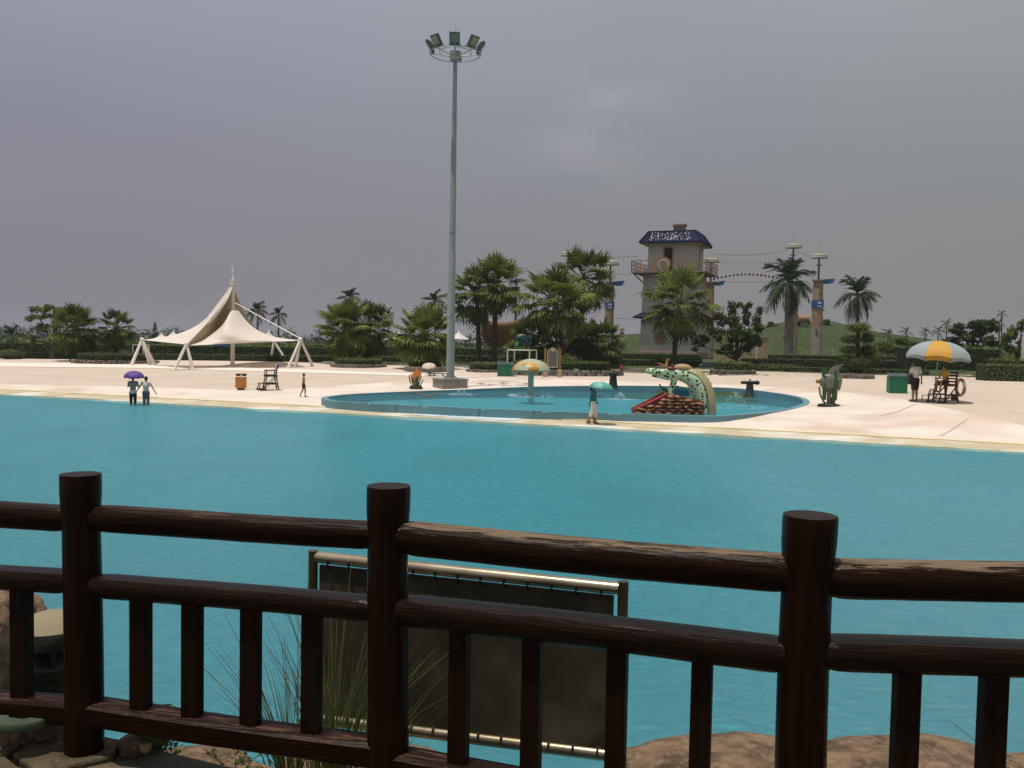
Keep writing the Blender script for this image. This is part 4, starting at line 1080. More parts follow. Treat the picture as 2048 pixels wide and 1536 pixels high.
# lower shaft, slightly battered, with stone courses
MB().box((0, 0, .35), (8.1, 8.1, .9)).build('plinth', m_twb, tow)
MB().box((0, 0, z_bal/2+.3), (7.7, 7.7, z_bal-.9), taper=.93).build('shaft', m_tw, tow)
# coursed stone blocks on the two visible faces (proud of the shaft)
r_ = random.Random(5)
blk = MB().box((0, 0, 0), (1, .10, 1)).mesh('stone_block', m_tw)
m_tw2 = mat('tower_stone_dark', (.38, .35, .31), .9, (.44, .38, .32), .9, bump=.4); blk2 = MB().box((0, 0, 0), (1, .10, 1)).mesh('stone_block', m_tw2); blk3 = MB().box((0, 0, 0), (1, .10, 1)).mesh('stone_block', mat('tower_stone_pale', (.58, .53, .47), .9, (.50, .45, .40), .9, bump=.4))
nb = 0
rows = 14
for row in range(rows):
    z0 = .95+row*(z_bal-1.5)/rows; hh = (z_bal-1.5)/rows
    tt = (z0+hh/2)/z_bal; half = 3.85*(1-.07*tt)
    for face in range(2):
        x = -half
        while x < half-.3:
            wd = r_.uniform(.7, 1.5); wd = min(wd, half-x)
            if half-(x+wd) < .3: wd = half-x
            c = x+wd/2; dep = half+.012+r_.uniform(0, .03)
            loc = (c, -dep+.05, z0+hh/2) if face == 0 else (dep-.05, c, z0+hh/2)
            link('stone_block', (blk, blk, blk2, blk2, blk3)[r_.randrange(5)], tow, loc, (0, 0, 0 if face == 0 else PI/2), (wd-.05, 1, hh-.05)); nb += 1
            x += wd
# cabin
cab = MB(); cw = 3.15; zc0 = z_bal+.12; hc = z_eave-zc0
dx0, dx1, dz1 = -.95, .15, hc*.82
for (xa, xb, za, zb) in ((-cw, dx0, 0, hc), (dx1, cw, 0, hc), (dx0, dx1, dz1, hc)): cab.box(((xa+xb)/2, -cw+.15, zc0+(za+zb)/2), (xb-xa, .3, zb-za))
for (ya, yb, za, zb) in ((-cw+.3, -.2, 0, hc), (.75, cw, 0, hc), (-.2, .75, dz1, hc)): cab.box((cw-.15, (ya+yb)/2, zc0+(za+zb)/2), (.3, yb-ya, zb-za))
cab.box((-cw+.15, .15, zc0+hc/2), (.3, 2*cw-.3, hc)).box((0, cw-.15, zc0+hc/2), (2*cw-.6, .3, hc)).box((0, 0, zc0+.05), (2*cw-.6, 2*cw-.6, .1))
cab.build('cabin_wall', m_tw, tow)
mb = MB()
for x in (dx0-.06, dx1+.06): mb.box((x, -cw-.03, zc0+dz1/2), (.14, .1, dz1))
mb.box(((dx0+dx1)/2, -cw-.03, zc0+dz1+.06), (1.4, .1, .14)); mb.build('door_frame', m_twb, tow)
MB().box((cw-.3, .15, zc0+dz1/2), (.06, .5, dz1)).build('shutter', mat('pale_shutter', (.38, .34, .22), .7), tow)
# mansard roof
def frustum(z0, z1, a, c, name, m, thick=.16, par=tow):
    mb = MB(); mb.add([(-a, -a, z0), (a, -a, z0), (a, a, z0), (-a, a, z0), (-c, -c, z1), (c, -c, z1), (c, c, z1), (-c, c, z1), (-a+.03, -a+.03, z0-thick), (a-.03, -a+.03, z0-thick), (a-.03, a-.03, z0-thick), (-a+.03, a-.03, z0-thick)],
       [(0, 1, 5, 4), (1, 2, 6, 5), (2, 3, 7, 6), (3, 0, 4, 7), (4, 5, 6, 7), (8, 9, 1, 0), (9, 10, 2, 1), (10, 11, 3, 2), (11, 8, 0, 3), (11, 10, 9, 8)])
    return mb.build(name, m, par)
rf = frustum(z_eave+.02, z_top, 4.15, 3.15, 'roof', m_roof)
MB().box((0, 0, z_eave-.14), (8.0, 8.0, .1)).build('soffit', mat('pale_soffit', (.4, .36, .27), .8), tow)
# rows of roof tiles (ribs) on the two visible slopes
rib = MB()
sl = math.hypot(z_top-z_eave, 1.0)
for i in range(27):
    x = (i-13)*.30
    f = 1
    rib.tube([(x, -4.17+.0, z_eave+.05), (x*.775, -3.17, z_top+.01)], .045, 5)
    rib.tube([(4.17, x, z_eave+.05), (3.17, x*.775, z_top+.01)], .045, 5)
for a_, b_ in (((-4.17, -4.17), (-3.17, -3.17)), ((4.17, -4.17), (3.17, -3.17)), ((4.17, 4.17), (3.17, 3.17))): rib.tube([(*a_, z_eave+.03), (*b_, z_top+.03)], .1, 6)
rib.tube([(-3.17, -3.17, z_top+.03), (3.17, -3.17, z_top+.03), (3.17, 3.17, z_top+.03)], .09, 6)
rib.build('tile_ribs', m_roof, tow)
# white mosaic flecks set into the front slope
fl_ = MB(); r_ = random.Random(9)
for i in range(105):
    x = r_.uniform(-2.9, 2.7); t = r_.uniform(.12, .86)
    y = lerp(-4.22, -3.22, t); z = lerp(z_eave+.07, z_top+.05, t); s_ = r_.uniform(.05, .10)
    fl_.box((x*(1-.12*t), y, z), (s_, .03, s_*r_.uniform(.8, 2.0)), rx=R(-26), ry=r_.uniform(-.6, .6))
stuff(fl_.build('mosaic_flecks', m_whitep, tow))
MB().lathe([(.85, 0), (.82, 1.0), (.98, 1.02), (.98, 1.28), (.8, 1.3)], (.4, 0, z_top-.02), 20).build('chimney', m_twb, tow, True)
MB().tube([(.4, 0, z_top+1.2), (.4, 0, z_top+2.5)], [.03, .012], 5).build('lightning_rod', m_pole, tow)
# balcony
MB().box((0, -.3, z_bal+.0), (10.0, 9.4, .22)).build('balcony_floor', m_twb, tow)
def rail_line(a, b_, n):
    a = Vector((*a, z_bal+.11)); b_ = Vector((*b_, z_bal+.11))
    for i in range(n+1):
        p = a.lerp(b_, i/n); MB().box((p.x, p.y, p.z+.72), (.11, .11, 1.44)).build('balcony_post', m_rust, tow)
    rz = math.atan2((b_-a).y, (b_-a).x); c = (a+b_)/2; Ln = (b_-a).length
    for z in (.35, .85, 1.38): MB().box((c.x, c.y, c.z+z), (Ln, .07, .08), rz=rz).build('balcony_rail', m_rust, tow)
rail_line((-4.92, -4.92), (4.92, -4.92), 8); rail_line((4.92, -4.92), (4.92, 4.2), 7); rail_line((-4.92, 4.2), (-4.92, -4.92), 7)
for x in (-4.3, 4.3): MB().tube([(x*.86, -3.5, z_bal-1.3), (x*1.1, -4.6, z_bal-.15)], .09, 6).build('brace', m_rust, tow)
# round emblem on the balcony: ring, disc and three curved bars like faded lettering
def disc(c, r_, name, par, m1, m2_, face=-1):
    e = MB().lathe([(r_, -.06), (r_, .06)], (0, 0, 0), 24).build(name, m1, par, True, loc=c, rot=(PI/2, 0, 0))
    MB().lathe([(r_*.8, -.02), (r_*.8, .03)], (0, 0, .05), 24).build('emblem_face', m2_, e, True)
    for i, yy in enumerate((.32, 0, -.32)): MB().tube([(-r_*.45, yy*r_, .1), (0, yy*r_+.06, .11), (r_*.45, yy*r_, .1)], .045, 5).build('emblem_bar', m1, e)
    return e
m_pink = mat('pink_stone', (.34, .17, .12), .8, (.28, .14, .10), 3); m_pale = mat('pale_cream', (.45, .38, .28), .8)
disc((-.6, -5.12, z_bal+.95), 1.0, 'emblem', tow, m_pink, m_pale)
disc((-1.0, -3.98, zT(676)), .85, 'emblem', tow, m_pink, mat('pink_face', (.28, .15, .12), .8))
# skirt roof half way up
frustum(zT(636), zT(628), 4.7, 3.8, 'skirt_roof', m_roof)

# ------------------------------------------------------------------ lamp columns and rope bridge
GL = 'lamp columns of the rope course'
m_col = mat('patchy_column', (.40, .22, .15), .9, (.36, .28, .17), .5, bump=.5, col3=(.30, .19, .14), scale3=1.0, c3r=(.5, .6))
m_colg = mat('grey_column', (.32, .29, .25), .9, (.25, .23, .20), 1, bump=.4)
def column(u, vb, vt, wpx, vlamp, label, Y=122, platform=True, ringv=None, tall=True):
    b = onY(u, Y); k = Y/F; rt_ = thing('lamp_column', label, 'lamp column', b, 0, GL)
    zt = at(u, vt, Y).z-b.z; zl = at(u, vlamp, Y).z-b.z; r_ = wpx*k/2
    zg = zt*.38
    MB().lathe([(r_*1.08, -.3), (r_*1.02, zg)], seg=18).build('column_base', m_colg, rt_, True)
    pr = [(r_*1.0, zg-.05)]; q = random.Random(int(u))
    for i in range(1, 9): pr += [(r_*(1.0-.14*i/8)*q.uniform(.985, 1.015), zg+(zt-zg)*i/8)]
    pr += [(r_*1.15, zt), (r_*1.15, zt+.18)]
    MB().lathe(pr, seg=18).build('column_shaft', m_col, rt_, True)
    bd = MB()
    for i in range(6):
        a = q.uniform(0, 6.28); z = q.uniform(.15, .9)*zt; bd.box((math.cos(a)*r_*.97, math.sin(a)*r_*.97-.02, z), (.35, .35, .25), rz=a)
    bd.build('rough_stone', m_stonepl, rt_)
    if ringv:
        z1 = at(u, ringv[0], Y).z-b.z; z0 = at(u, ringv[1], Y).z-b.z
        sg = MB().lathe([(r_*1.06, z0), (r_*1.06, z1)], seg=20).build('blue_sign_band', m_blue2, rt_, True)
        zc = (z0*.35+z1*.65); h_ = z1-z0
        # small white crest of three petals above a line of lettering
        lg = MB()
        for dx_, rr_ in ((-.2, .5), (0, 0), (.2, -.5)): lg.box((dx_, -r_*1.08, zc), (.1, .03, h_*.3), ry=rr_*-1)
        lg.box((0, -r_*1.09, zc-h_*.14), (.5, .03, .07)); lg.build('crest', m_whitep, sg)
        lt = MB()
        for i in range(4): lt.box(((i-1.5)*.17, -r_*1.085, z0+h_*.18), (.11, .03, h_*.16))
        lt.build('lettering', m_whitep, sg)
    if platform:
        MB().prism([(.2, zt+.15), (r_+1.35, zt+.35), (r_+1.05, zt-.28), (r_+.5, zt-.35), (.2, zt-.2)], -.55, .55).build('platform', m_blue2, rt_)
    MB().tube([(0, 0, zt), (0, 0, zl)], [.14, .11], 8).build('pole', m_black, rt_)
    MB().lathe([(.1, -.25), (.32, -.2), (.35, 0), (.1, .05)], (0, 0, zl-1.5), 12).build('lower_cap', m_pole, rt_, True)
    MB().lathe([(1.15, -.02), (1.12, .08), (.8, .28), (.5, .42), (.5, .5), (.05, .62)], (0, 0, zl-.35), 16).build('lamp_hat', mat('lamp_hat', (.30, .27, .2), .6, (.2, .2, .16), 2), rt_, True)
    MB().lathe([(1.2, -.28), (1.2, -.04)], (0, 0, zl-.35), 16).build('lamp_shade', mat('pale_glass', (.62, .68, .60), .4, (.5, .58, .5), 4), rt_, True)
    MB().tube([(0, 0, zl+.25), (0, 0, zl+1.9)], [.03, .01], 4).build('lightning_rod', m_pole, rt_)
    return b
column(1632, 716, 562, 22, 507, 'rightmost lamp column with blue band and blue platform', ringv=(600, 616))
column(1580, 716, 585, 26, 487, 'lamp column rising behind the stout royal palm', Y=126, platform=False)
column(1217, 716, 566, 18, 521, 'lamp column left of the watchtower with a blue band', ringv=(604, 618))
column(1417, 716, 566, 18, 516, 'lamp column half hidden behind the right side of the watchtower', Y=128)
column(1132, 716, 560, 18, 503, 'leftmost lamp column whose lamp rises above the fan palms', Y=126, platform=False)
m_cab = mat('cable', (.05, .05, .05), .7)
def A(u, v, Y): return at(u, v, Y)
root = thing('rope_bridge', 'hanging rope bridge of small planks between the watchtower and the right lamp columns', 'rope bridge', A(1490, 550, 122)); o_ = A(1490, 550, 122)
n = 18
us = [1428+(1562-1428)*i/(n-1) for i in range(n)]
def topv(u): t = (u-1428)/(1575-1428); return 508-8*t+6*math.sin(PI*t)
def botv(u): t = (u-1428)/(1562-1428); return 556-9*math.sin(PI*t)
MB().tube([A(u, topv(u), 122)-o_ for u in us+[1576]], .025, 4).build('top_cable', m_cab, root)
MB().tube([A(u, 526-2*(u-1428)/140, 122)-o_ for u in us], .015, 4).build('hand_cable', m_cab, root)
MB().tube([A(u, 564, 122)-o_ for u in us], .025, 4).build('bottom_cable', m_cab, root)
mr2 = mat('red_plank', (.30, .06, .04), .7)
for i, u in enumerate(us):
    a = A(u, topv(u), 122)-o_; c = A(u, botv(u), 122)-o_
    MB().tube([tuple(a), tuple(c)], .010, 3).build('hanger', m_cab, root)
    MB().box(tuple(c-Vector((0, 0, .12))), (.15, .6, .26)).build('plank', mr2 if i % 3 else m_brownw, root)
    if i % 2: MB().box(tuple(A(u, 564, 122)-o_), (.35, .5, .07)).build('foot_batten', m_whitep, root)
root = thing('rope_net', 'sagging cables with hangers between the left lamp column and the watchtower', 'cables', A(1200, 530, 122)); o_ = A(1200, 530, 122)
us = [1137+i*10 for i in range(15)]
MB().tube([A(u, 513+2*math.sin((u-1137)/128*PI), 122)-o_ for u in us], .025, 4).build('top_cable', m_cab, root)
MB().tube([A(u, 549, 122)-o_ for u in us], .02, 4).build('bottom_cable', m_cab, root)
for u in us[9:]: MB().tube([A(u, 514, 122)-o_, A(u, 549, 122)-o_], .009, 3).build('hanger', m_cab, root)
MB().tube([A(1215, 635, 122)-o_, A(1275, 639, 122)-o_], .02, 4).build('guy_cable', m_cab, root)
MB().tube([A(1585, 498, 122)-A(1600, 505, 122), A(1605, 508, 122)-A(1600, 505, 122), A(1626, 512, 122)-A(1600, 505, 122)], .02, 4).build('span_cable', m_cab, thing('lamp_cable', 'single cable sagging between the two right lamp columns', 'cable', A(1600, 505, 122)))

# cream wall with holes, white stake, blue paddling strip, barrel, red pagoda
b = onY(1470, 90); k = b.y/F
root = thing('cream_wall', 'cream rendered wall with small openings behind the fruit tree', 'wall', b)
zt = at(1470, 674, 90).z-b.z; x0, x1 = (1450-1470)*k, (1535-1470)*k
cols = [x0, (1496-1470)*k, (1502-1470)*k, (1508-1470)*k, (1514-1470)*k, (1526-1470)*k, (1532-1470)*k, x1]
zs = [-.2, .55, .85, 1.05, 1.4, zt]
mb = MB()
for i in range(len(cols)-1):
    for j in range(len(zs)-1):
        if (i in (1, 3) and j == 3) or (i == 5 and j == 1): continue
        mb.box(((cols[i]+cols[i+1])/2, 0, (zs[j]+zs[j+1])/2), (cols[i+1]-cols[i], .35, zs[j+1]-zs[j]))
m_cream = mat('cream_render', (.42, .32, .20), .9, (.36, .26, .16), 1, bump=.3)
mb.build('wall_panel', m_cream, root); MB().box(((x0+x1)/2, 0, zt+.05), (x1-x0+.2, .5, .12)).build('coping', m_cream, root)
MB().box((-(1470-1437)*k, -1.5, .6), (1.6, .35, 1.6), rz=R(-30)).build('wing_wall', m_cream, root)
b = ong(1512, 733); root = thing('white_stake', 'white wooden stake in front of the cream wall', 'post', b); MB().box((0, 0, 1.05), (.13, .1, 2.1)).box((0, 0, 2.13), (.17, .13, .08)).build('stake_body', m_whitep, root)
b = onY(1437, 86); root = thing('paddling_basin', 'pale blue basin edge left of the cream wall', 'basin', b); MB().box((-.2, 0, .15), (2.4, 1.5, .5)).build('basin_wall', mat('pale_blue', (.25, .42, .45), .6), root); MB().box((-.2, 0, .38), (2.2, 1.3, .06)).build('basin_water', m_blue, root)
b = onY(1605, 150); root = thing('orange_barrel', 'orange barrel-shaped tank on the mound between the lamp columns', 'tank', b)
zc = at(1604, 638, 150).z-b.z
MB().tube([(-.95, 0, zc), (-.8, 0, zc), (0, 0, zc), (.8, 0, zc), (.95, 0, zc)], [.45, .62, .7, .62, .45], 14).build('barrel', mat('pale_orange', (.36, .20, .10), .7), root, True); MB().box((0, 0, zc/2-.2), (.9, .6, zc)).build('stand', m_graybase, root)
b = onY(1243, 118); k = b.y/F; root = thing('red_pagoda_lamp', 'small red tiered garden lamp left of the watchtower', 'garden lamp', b)
mb = MB(); 
for i, (w1, h1) in enumerate(((8, 8), (11, 3), (7, 9), (11, 3), (7, 8), (10, 3), (3, 4))): mb.box((0, 0, 2+k*sum(q[1] for q in ((8, 8), (11, 3), (7, 9), (11, 3), (7, 8), (10, 3), (3, 4))[:i])*.8), (w1*k, w1*k, h1*k*.85))
mb.build('lamp_body', mat('red_lamp', (.26, .09, .06), .7, (.3, .16, .1), 2), root); MB().box((0, 0, .8), (.25, .25, 2.2)).build('lamp_post', m_graybase, root)
b = onY(1670, 108); root = thing('white_stick', 'thin white stick leaning on the green mound', 'stick', b); MB().tube([(.35, 0, -.1), (-.35, 0, 1.6)], .05, 5).build('stick_shaft', m_whitep, root)
b = onY(2046, 70); root = thing('white_post', 'white post at the right edge before the boxy hedge', 'post', b); k = b.y/F; MB().box((0, 0, 1.7), (.16, .16, 3.6)).box((0, 0, 3.5), (.22, .22, .1)).build('post_body', m_whitep, root)
# ------------------------------------------------------------------ people
def person(label, b, H, rz, pose, clothes, hair='short', group=None, skin=None, face=True):
    """joints in metres for a 1.0-high figure; x forward, y left; clothes = list of (name, material, [segments], swell)"""
    J = dict(pel=(0, 0, .53), ch=(0, 0, .72), nk=(0, 0, .83), hd=(.012, 0, .925), hl=(0, .052, .515), hr=(0, -.052, .515), kl=(.012, .056, .285), kr=(.012, -.056, .285), al=(0, .058, .045), ar=(0, -.058, .045),
             sl=(0, .112, .805), sr=(0, -.112, .805), el=(-.01, .150, .635), er=(-.01, -.150, .635), wl=(.02, .165, .485), wr=(.02, -.165, .485), tl=(.085, .062, .018), tr=(.085, -.062, .018))
    J.update({a: c for a, c in pose.items() if not a.startswith('grip')}); J = {a: Vector(c)*H for a, c in J.items()}
    root = thing('person', label, 'person', b, rz, group); h = H
    RAD = {'thigh': (.052, .036), 'shin': (.036, .022), 'uarm': (.027, .021), 'farm': (.021, .015)}
    def torso(mb, sw=0, lo=0, hi=1):
        p, c, nk = J['pel'], J['ch'], J['nk']
        ax = (J['sl']-J['sr']).normalized(); q = (nk-p).normalized(); fx = ax.cross(q).normalized()
        rot = Matrix((fx, ax, q)).transposed()
        if lo <= 0: mb.ell(p+q*.0*h, (.062*h+sw, .088*h+sw, .062*h+sw), 14, 8, rot)
        mb.ell(p.lerp(c, .45), (.055*h+sw, .076*h+sw, .10*h+sw), 14, 8, rot)
        mb.ell(c-q*.0*h, (.066*h+sw, .094*h+sw, .095*h+sw), 14, 8, rot)
        mb.capsule(J['sl']-ax*.012*h, J['sr']+ax*.012*h, .034*h+sw, .034*h+sw, 10)
    def seg(mb, nm, sw=0, t=1.0):
        K = {'thl': ('hl', 'kl', 'thigh'), 'thr': ('hr', 'kr', 'thigh'), 'shl': ('kl', 'al', 'shin'), 'shr': ('kr', 'ar', 'shin'), 'ual': ('sl', 'el', 'uarm'), 'uar': ('sr', 'er', 'uarm'), 'fal': ('el', 'wl', 'farm'), 'far': ('er', 'wr', 'farm')}[nm]
        a, c = J[K[0]], J[K[1]]; ra, rb = RAD[K[2]]; c2 = a.lerp(c, t)
        mb.capsule(a, c2, ra*h+sw, (ra+(rb-ra)*t)*h+sw, 10)
    body = MB(); torso(body)
    for s_ in ('thl', 'thr', 'shl', 'shr', 'ual', 'uar', 'fal', 'far'): seg(body, s_)
    for a, c in (('kl', 'al'), ('kr', 'ar')): body.capsule(J[a].lerp(J[c], .12)+Vector((-.008*h, 0, 0)), J[a].lerp(J[c], .45)+Vector((-.008*h, 0, 0)), .033*h, .028*h, 8)
    body.capsule(J['nk']-Vector((0, 0, .02*h)), J['hd'], .029*h, .030*h, 10)
    hd = J['hd']; body.ell(hd+Vector((0, 0, .006*h)), (.052*h, .042*h, .062*h), 16, 10).ell(hd+Vector((.018*h, 0, -.028*h)), (.034*h, .030*h, .032*h), 12, 8)
    body.capsule(hd+Vector((.046*h, 0, .006*h)), hd+Vector((.060*h, 0, -.010*h)), .0055*h, .0085*h, 6)
    for sg in (-1, 1): body.ell(hd+Vector((-.004*h, sg*.043*h, -.004*h)), (.010*h, .006*h, .016*h), 8, 6)
    body.capsule(hd+Vector((.045*h, -.012*h, -.032*h)), hd+Vector((.045*h, .012*h, -.032*h)), .006*h, .006*h, 6)
    for sd in ('l', 'r'):
        body.capsule(J['a'+sd]+Vector((-.018*h, 0, -.018*h)), J['t'+sd], .022*h, .015*h, 10)
        d = (J['w'+sd]-J['e'+sd]).normalized(); w_ = J['w'+sd]; sgn = 1 if sd == 'l' else -1
        side = d.cross(Vector((0, sgn, 0))); side = side.normalized() if side.length > .1 else Vector((1, 0, 0))
        palm = w_+d*.026*h; nrm = d.cross(side).normalized()
        body.capsule(w_, w_+d*.045*h, .014*h, .019*h, 8)
        grip = ('grip'+sd) in pose
        for i, off in enumerate((-.018, -.006, .006, .018)):
            k0 = w_+d*.048*h+side*off*h; L_ = (.036, .042, .039, .030)[i]*h
            if grip: k1 = k0+d*L_*.3+nrm*L_*.4; k2 = k1-d*L_*.4+nrm*L_*.2
            else: k1 = k0+d*L_*.5+nrm*L_*.08; k2 = k0+d*L_+nrm*L_*.25
            body.capsule(k0, k1, .0056*h, .0052*h, 6).capsule(k1, k2, .0052*h, .0045*h, 6)
        t0 = w_+d*.02*h+side*.016*h; body.capsule(t0, t0+side*.018*h+d*.016*h, .0066*h, .006*h, 6).capsule(t0+side*.018*h+d*.016*h, t0+side*.020*h+d*.034*h, .006*h, .005*h, 6)
    link('body', remesh(body, 'body', skin or m_skin, .0078*h*1.0, 1), root)
    hm = MB()
    hm.ell(hd+Vector((-.010*h, 0, .016*h)), (.056*h, .050*h, .060*h), 16, 10)
    hm.ell(hd+Vector((-.022*h, 0, -.012*h)), (.040*h, .046*h, .045*h), 12, 8)
    if hair == 'pony': hm.capsule(hd+Vector((-.055*h, 0, 0)), hd+Vector((-.085*h, 0, -.055*h)), .02*h, .024*h).capsule(hd+Vector((-.085*h, 0, -.055*h)), hd+Vector((-.09*h, 0, -.12*h)), .022*h, .010*h)
    if hair == 'long': hm.ell(hd+Vector((-.032*h, 0, -.06*h)), (.032*h, .050*h, .07*h), 12, 8)
    link('hair', remesh(hm, 'hair', m_hair, .008*h, 2), root)
    for sg in (-1, 1): MB().ell(hd+Vector((.047*h, sg*.016*h, .012*h)), (.004*h, .006*h, .004*h), 8, 6).build('eye', m_hair, root, True)
    for name, m, segs, sw in clothes:
        mb = MB()
        for s_ in segs:
            if s_ == 'torso': torso(mb, sw*h, lo=1)
            elif s_ == 'hips':
                q = (J['ch']-J['pel']).normalized(); mb.ell(J['pel']+q*.005*h, (.066*h+sw*h, .094*h+sw*h, .066*h+sw*h), 14, 8); mb.capsule(J['hl'], J['hr'], .054*h+sw*h, .054*h+sw*h)
            elif s_ == 'hem': mb.lathe([(.078*h, 0), (.085*h, .0), (.085*h, .03*h), (.078*h, .12*h)], tuple(J['pel']+Vector((0, 0, -.03*h))), 14, .95, 1.2)
            elif s_ == 'sole':
                for sd in 'lr': mb.capsule(J['a'+sd]+Vector((-.022*h, 0, -.034*h)), J['t'+sd]+Vector((.01*h, 0, -.008*h)), .017*h, .017*h)
            else:
                nm, t = (s_ if isinstance(s_, tuple) else (s_, 1.0)); seg(mb, nm, sw*h, t)
        link(name, remesh(mb, name, m, .011*h if sw > .006 else .009*h, 2), root)
    return root, J
def umbrella(label, c, r_, h, mats, n=8, tilt=(0, 0), pole=1.0, group=None, cat='umbrella', name='umbrella', pt=.008, hookm=None, rz=0, scallop=.06, domep=1.0):
    root = thing(name, label, cat, c, rz, group); root.rotation_euler = (tilt[0], tilt[1], rz)
    for i in range(n):
        V = []; Fq = []; rows = 9; cols_ = 5
        for j in range(rows):
            t = j/(rows-1); ph = t*PI*.5*domep
            for q in range(cols_):
                f = q/(cols_-1); a = 2*PI*(i+f)/n; sag = 1-.045*math.sin(PI*f)*t
                rr = r_*math.sin(ph)/math.sin(PI*.5*domep)*sag; z = h*(math.cos(ph)-math.cos(PI*.5*domep))/(1-math.cos(PI*.5*domep))
                if j == rows-1: z -= h*scallop*(1-math.sin(PI*f))
                V.append((rr*math.cos(a), rr*math.sin(a), z))
        for j in range(rows-1):
            for q in range(cols_-1): k_ = j*cols_+q; Fq.append((k_, k_+1, k_+cols_+1, k_+cols_))
        link('canopy_panel', rawmesh('canopy_panel', V, Fq, mats[i % len(mats)], True), root)
    for i in range(n):
        a = 2*PI*i/n; ph = PI*.5*domep
        MB().tube([(r_*math.sin(ph*t)/math.sin(ph)*math.cos(a)*.985, r_*math.sin(ph*t)/math.sin(ph)*math.sin(a)*.985, h*(math.cos(ph*t)-math.cos(ph))/(1-math.cos(ph))-.012) for t in (0, .25, .5, .75, 1)], pt*.5, 4).build('rib', m_black, root)
    MB().tube([(0, 0, h+.04), (0, 0, h-pole)], pt, 6).build('pole', hookm or m_pole, root, True)
    return root
m_jean = cloth('dark', (.018, .02, .026)); m_wht = cloth('white', (.62, .60, .56)); m_grey = cloth('grey', (.26, .25, .24))
# two waders
b = ong(266, 812); b.z = -.28; H = 1.58
person('person in grey top and dark shorts standing in water under the purple umbrella', b, H, R(95), dict(el=(.03, .15, .68), wl=(.10, .05, .70), er=(.02, -.15, .68), wr=(.11, -.04, .74), gripr=1, gripl=1),
       [('top', m_grey, ['torso', ('ual', .45), ('uar', .45)], .008), ('shirt_tail', m_wht, ['hips'], .007), ('trousers', m_jean, [('thl', 1), ('thr', 1), ('shl', .35), ('shr', .35)], .006)], 'short', 'people at the pool')
k = b.y/F; mp1 = mat('purple_nylon', (.13, .055, .30), .6, (.16, .08, .35), 3, transl=.25)
umbrella('purple umbrella held over the person standing in the water', (b.x-.02, b.y+.15, at(265, 755, b.y).z), 20*k, 13*k, [mp1], 8, (R(4), R(2)), .75, 'umbrellas')
b = ong(292, 811); b.z = -.28
person('person in white top and grey trousers wading with arms out, without umbrella', b, 1.56, R(85), dict(el=(.01, .21, .67), wl=(0, .28, .55), er=(.0, -.20, .67), wr=(-.02, -.29, .54)),
       [('top', m_wht, ['torso', ('ual', .3), ('uar', .3)], .008), ('trousers', cloth('greygreen', (.10, .12, .11)), ['hips', 'thl', 'thr', ('shl', .6), ('shr', .6)], .008)], 'short', 'people at the pool')
# boy
b = ong(607, 794)
person('bare-chested boy in dark swimming trunks walking across the white apron', b, 47*b.y/F*1.02, R(8), dict(kl=(.07, .05, .29), al=(.06, .05, .05), tl=(.15, .05, .02), kr=(-.03, -.05, .28), ar=(-.14, -.05, .075), tr=(-.07, -.05, .018), el=(-.05, .14, .65), wl=(-.06, .15, .50), er=(.03, -.14, .65), wr=(.07, -.14, .53)),
       [('swim_trunks', cloth('navy', (.012, .015, .04)), ['hips', ('thl', .45), ('thr', .45)], .007)], 'short', 'people at the pool')
# woman with the green umbrella and her companion
b = ong(1186, 848.5); H = 1.60; k = b.y/F
person('woman in a teal blouse and white cropped trousers striding under the green umbrella', b, H, R(-4), dict(kl=(.06, .05, .28), al=(.055, .05, .045), tl=(.14, .05, .018), kr=(-.035, -.05, .28), ar=(-.135, -.05, .075), tr=(-.07, -.055, .02), hd=(.02, 0, .925), er=(.04, -.14, .655), wr=(.12, -.12, .68), el=(.0, .14, .64), wl=(.07, .14, .54), gripr=1),
       [('blouse', cloth('teal', (.012, .17, .19)), ['torso', 'hem', ('ual', .8), ('uar', .8)], .012), ('trousers', cloth('white2', (.70, .64, .60)), ['hips', 'thl', 'thr', ('shl', .35), ('shr', .35)], .013), ('sandals', cloth('brown', (.04, .015, .01)), ['sole'], .004)], 'pony', 'people at the pool')
mg = mat('green_nylon', (.10, .42, .34), .6, (.14, .50, .42), 3, transl=.3); mg2 = mat('green_nylon_light', (.30, .62, .52), .6, (.22, .5, .42), 3, transl=.3)
umbrella('mint green umbrella carried by the walking woman', (b.x+.26, b.y-.12, at(1198, 776, b.y).z), 24*k, 13*k, [mg, mg, mg2], 8, (0, R(5)), .65, 'umbrellas')
b2 = b+Vector((-.02, .5, 0)); b2.z = gz(b2.x, b2.y)
person('person mostly hidden behind the walking woman, only bare legs showing', b2, 1.42, R(0), dict(kl=(-.0, .04, .28), al=(-.06, .04, .06), tl=(.0, .04, .02), kr=(.04, -.05, .28), ar=(.06, -.05, .045), tr=(.14, -.05, .018)),
       [('shirt', cloth('teal2', (.02, .2, .2)), ['torso', 'ual', 'uar'], .008), ('shorts', m_jean, ['hips', ('thl', .7), ('thr', .7)], .01), ('sandals', m_black, ['sole'], .004)], 'short', 'people at the pool')
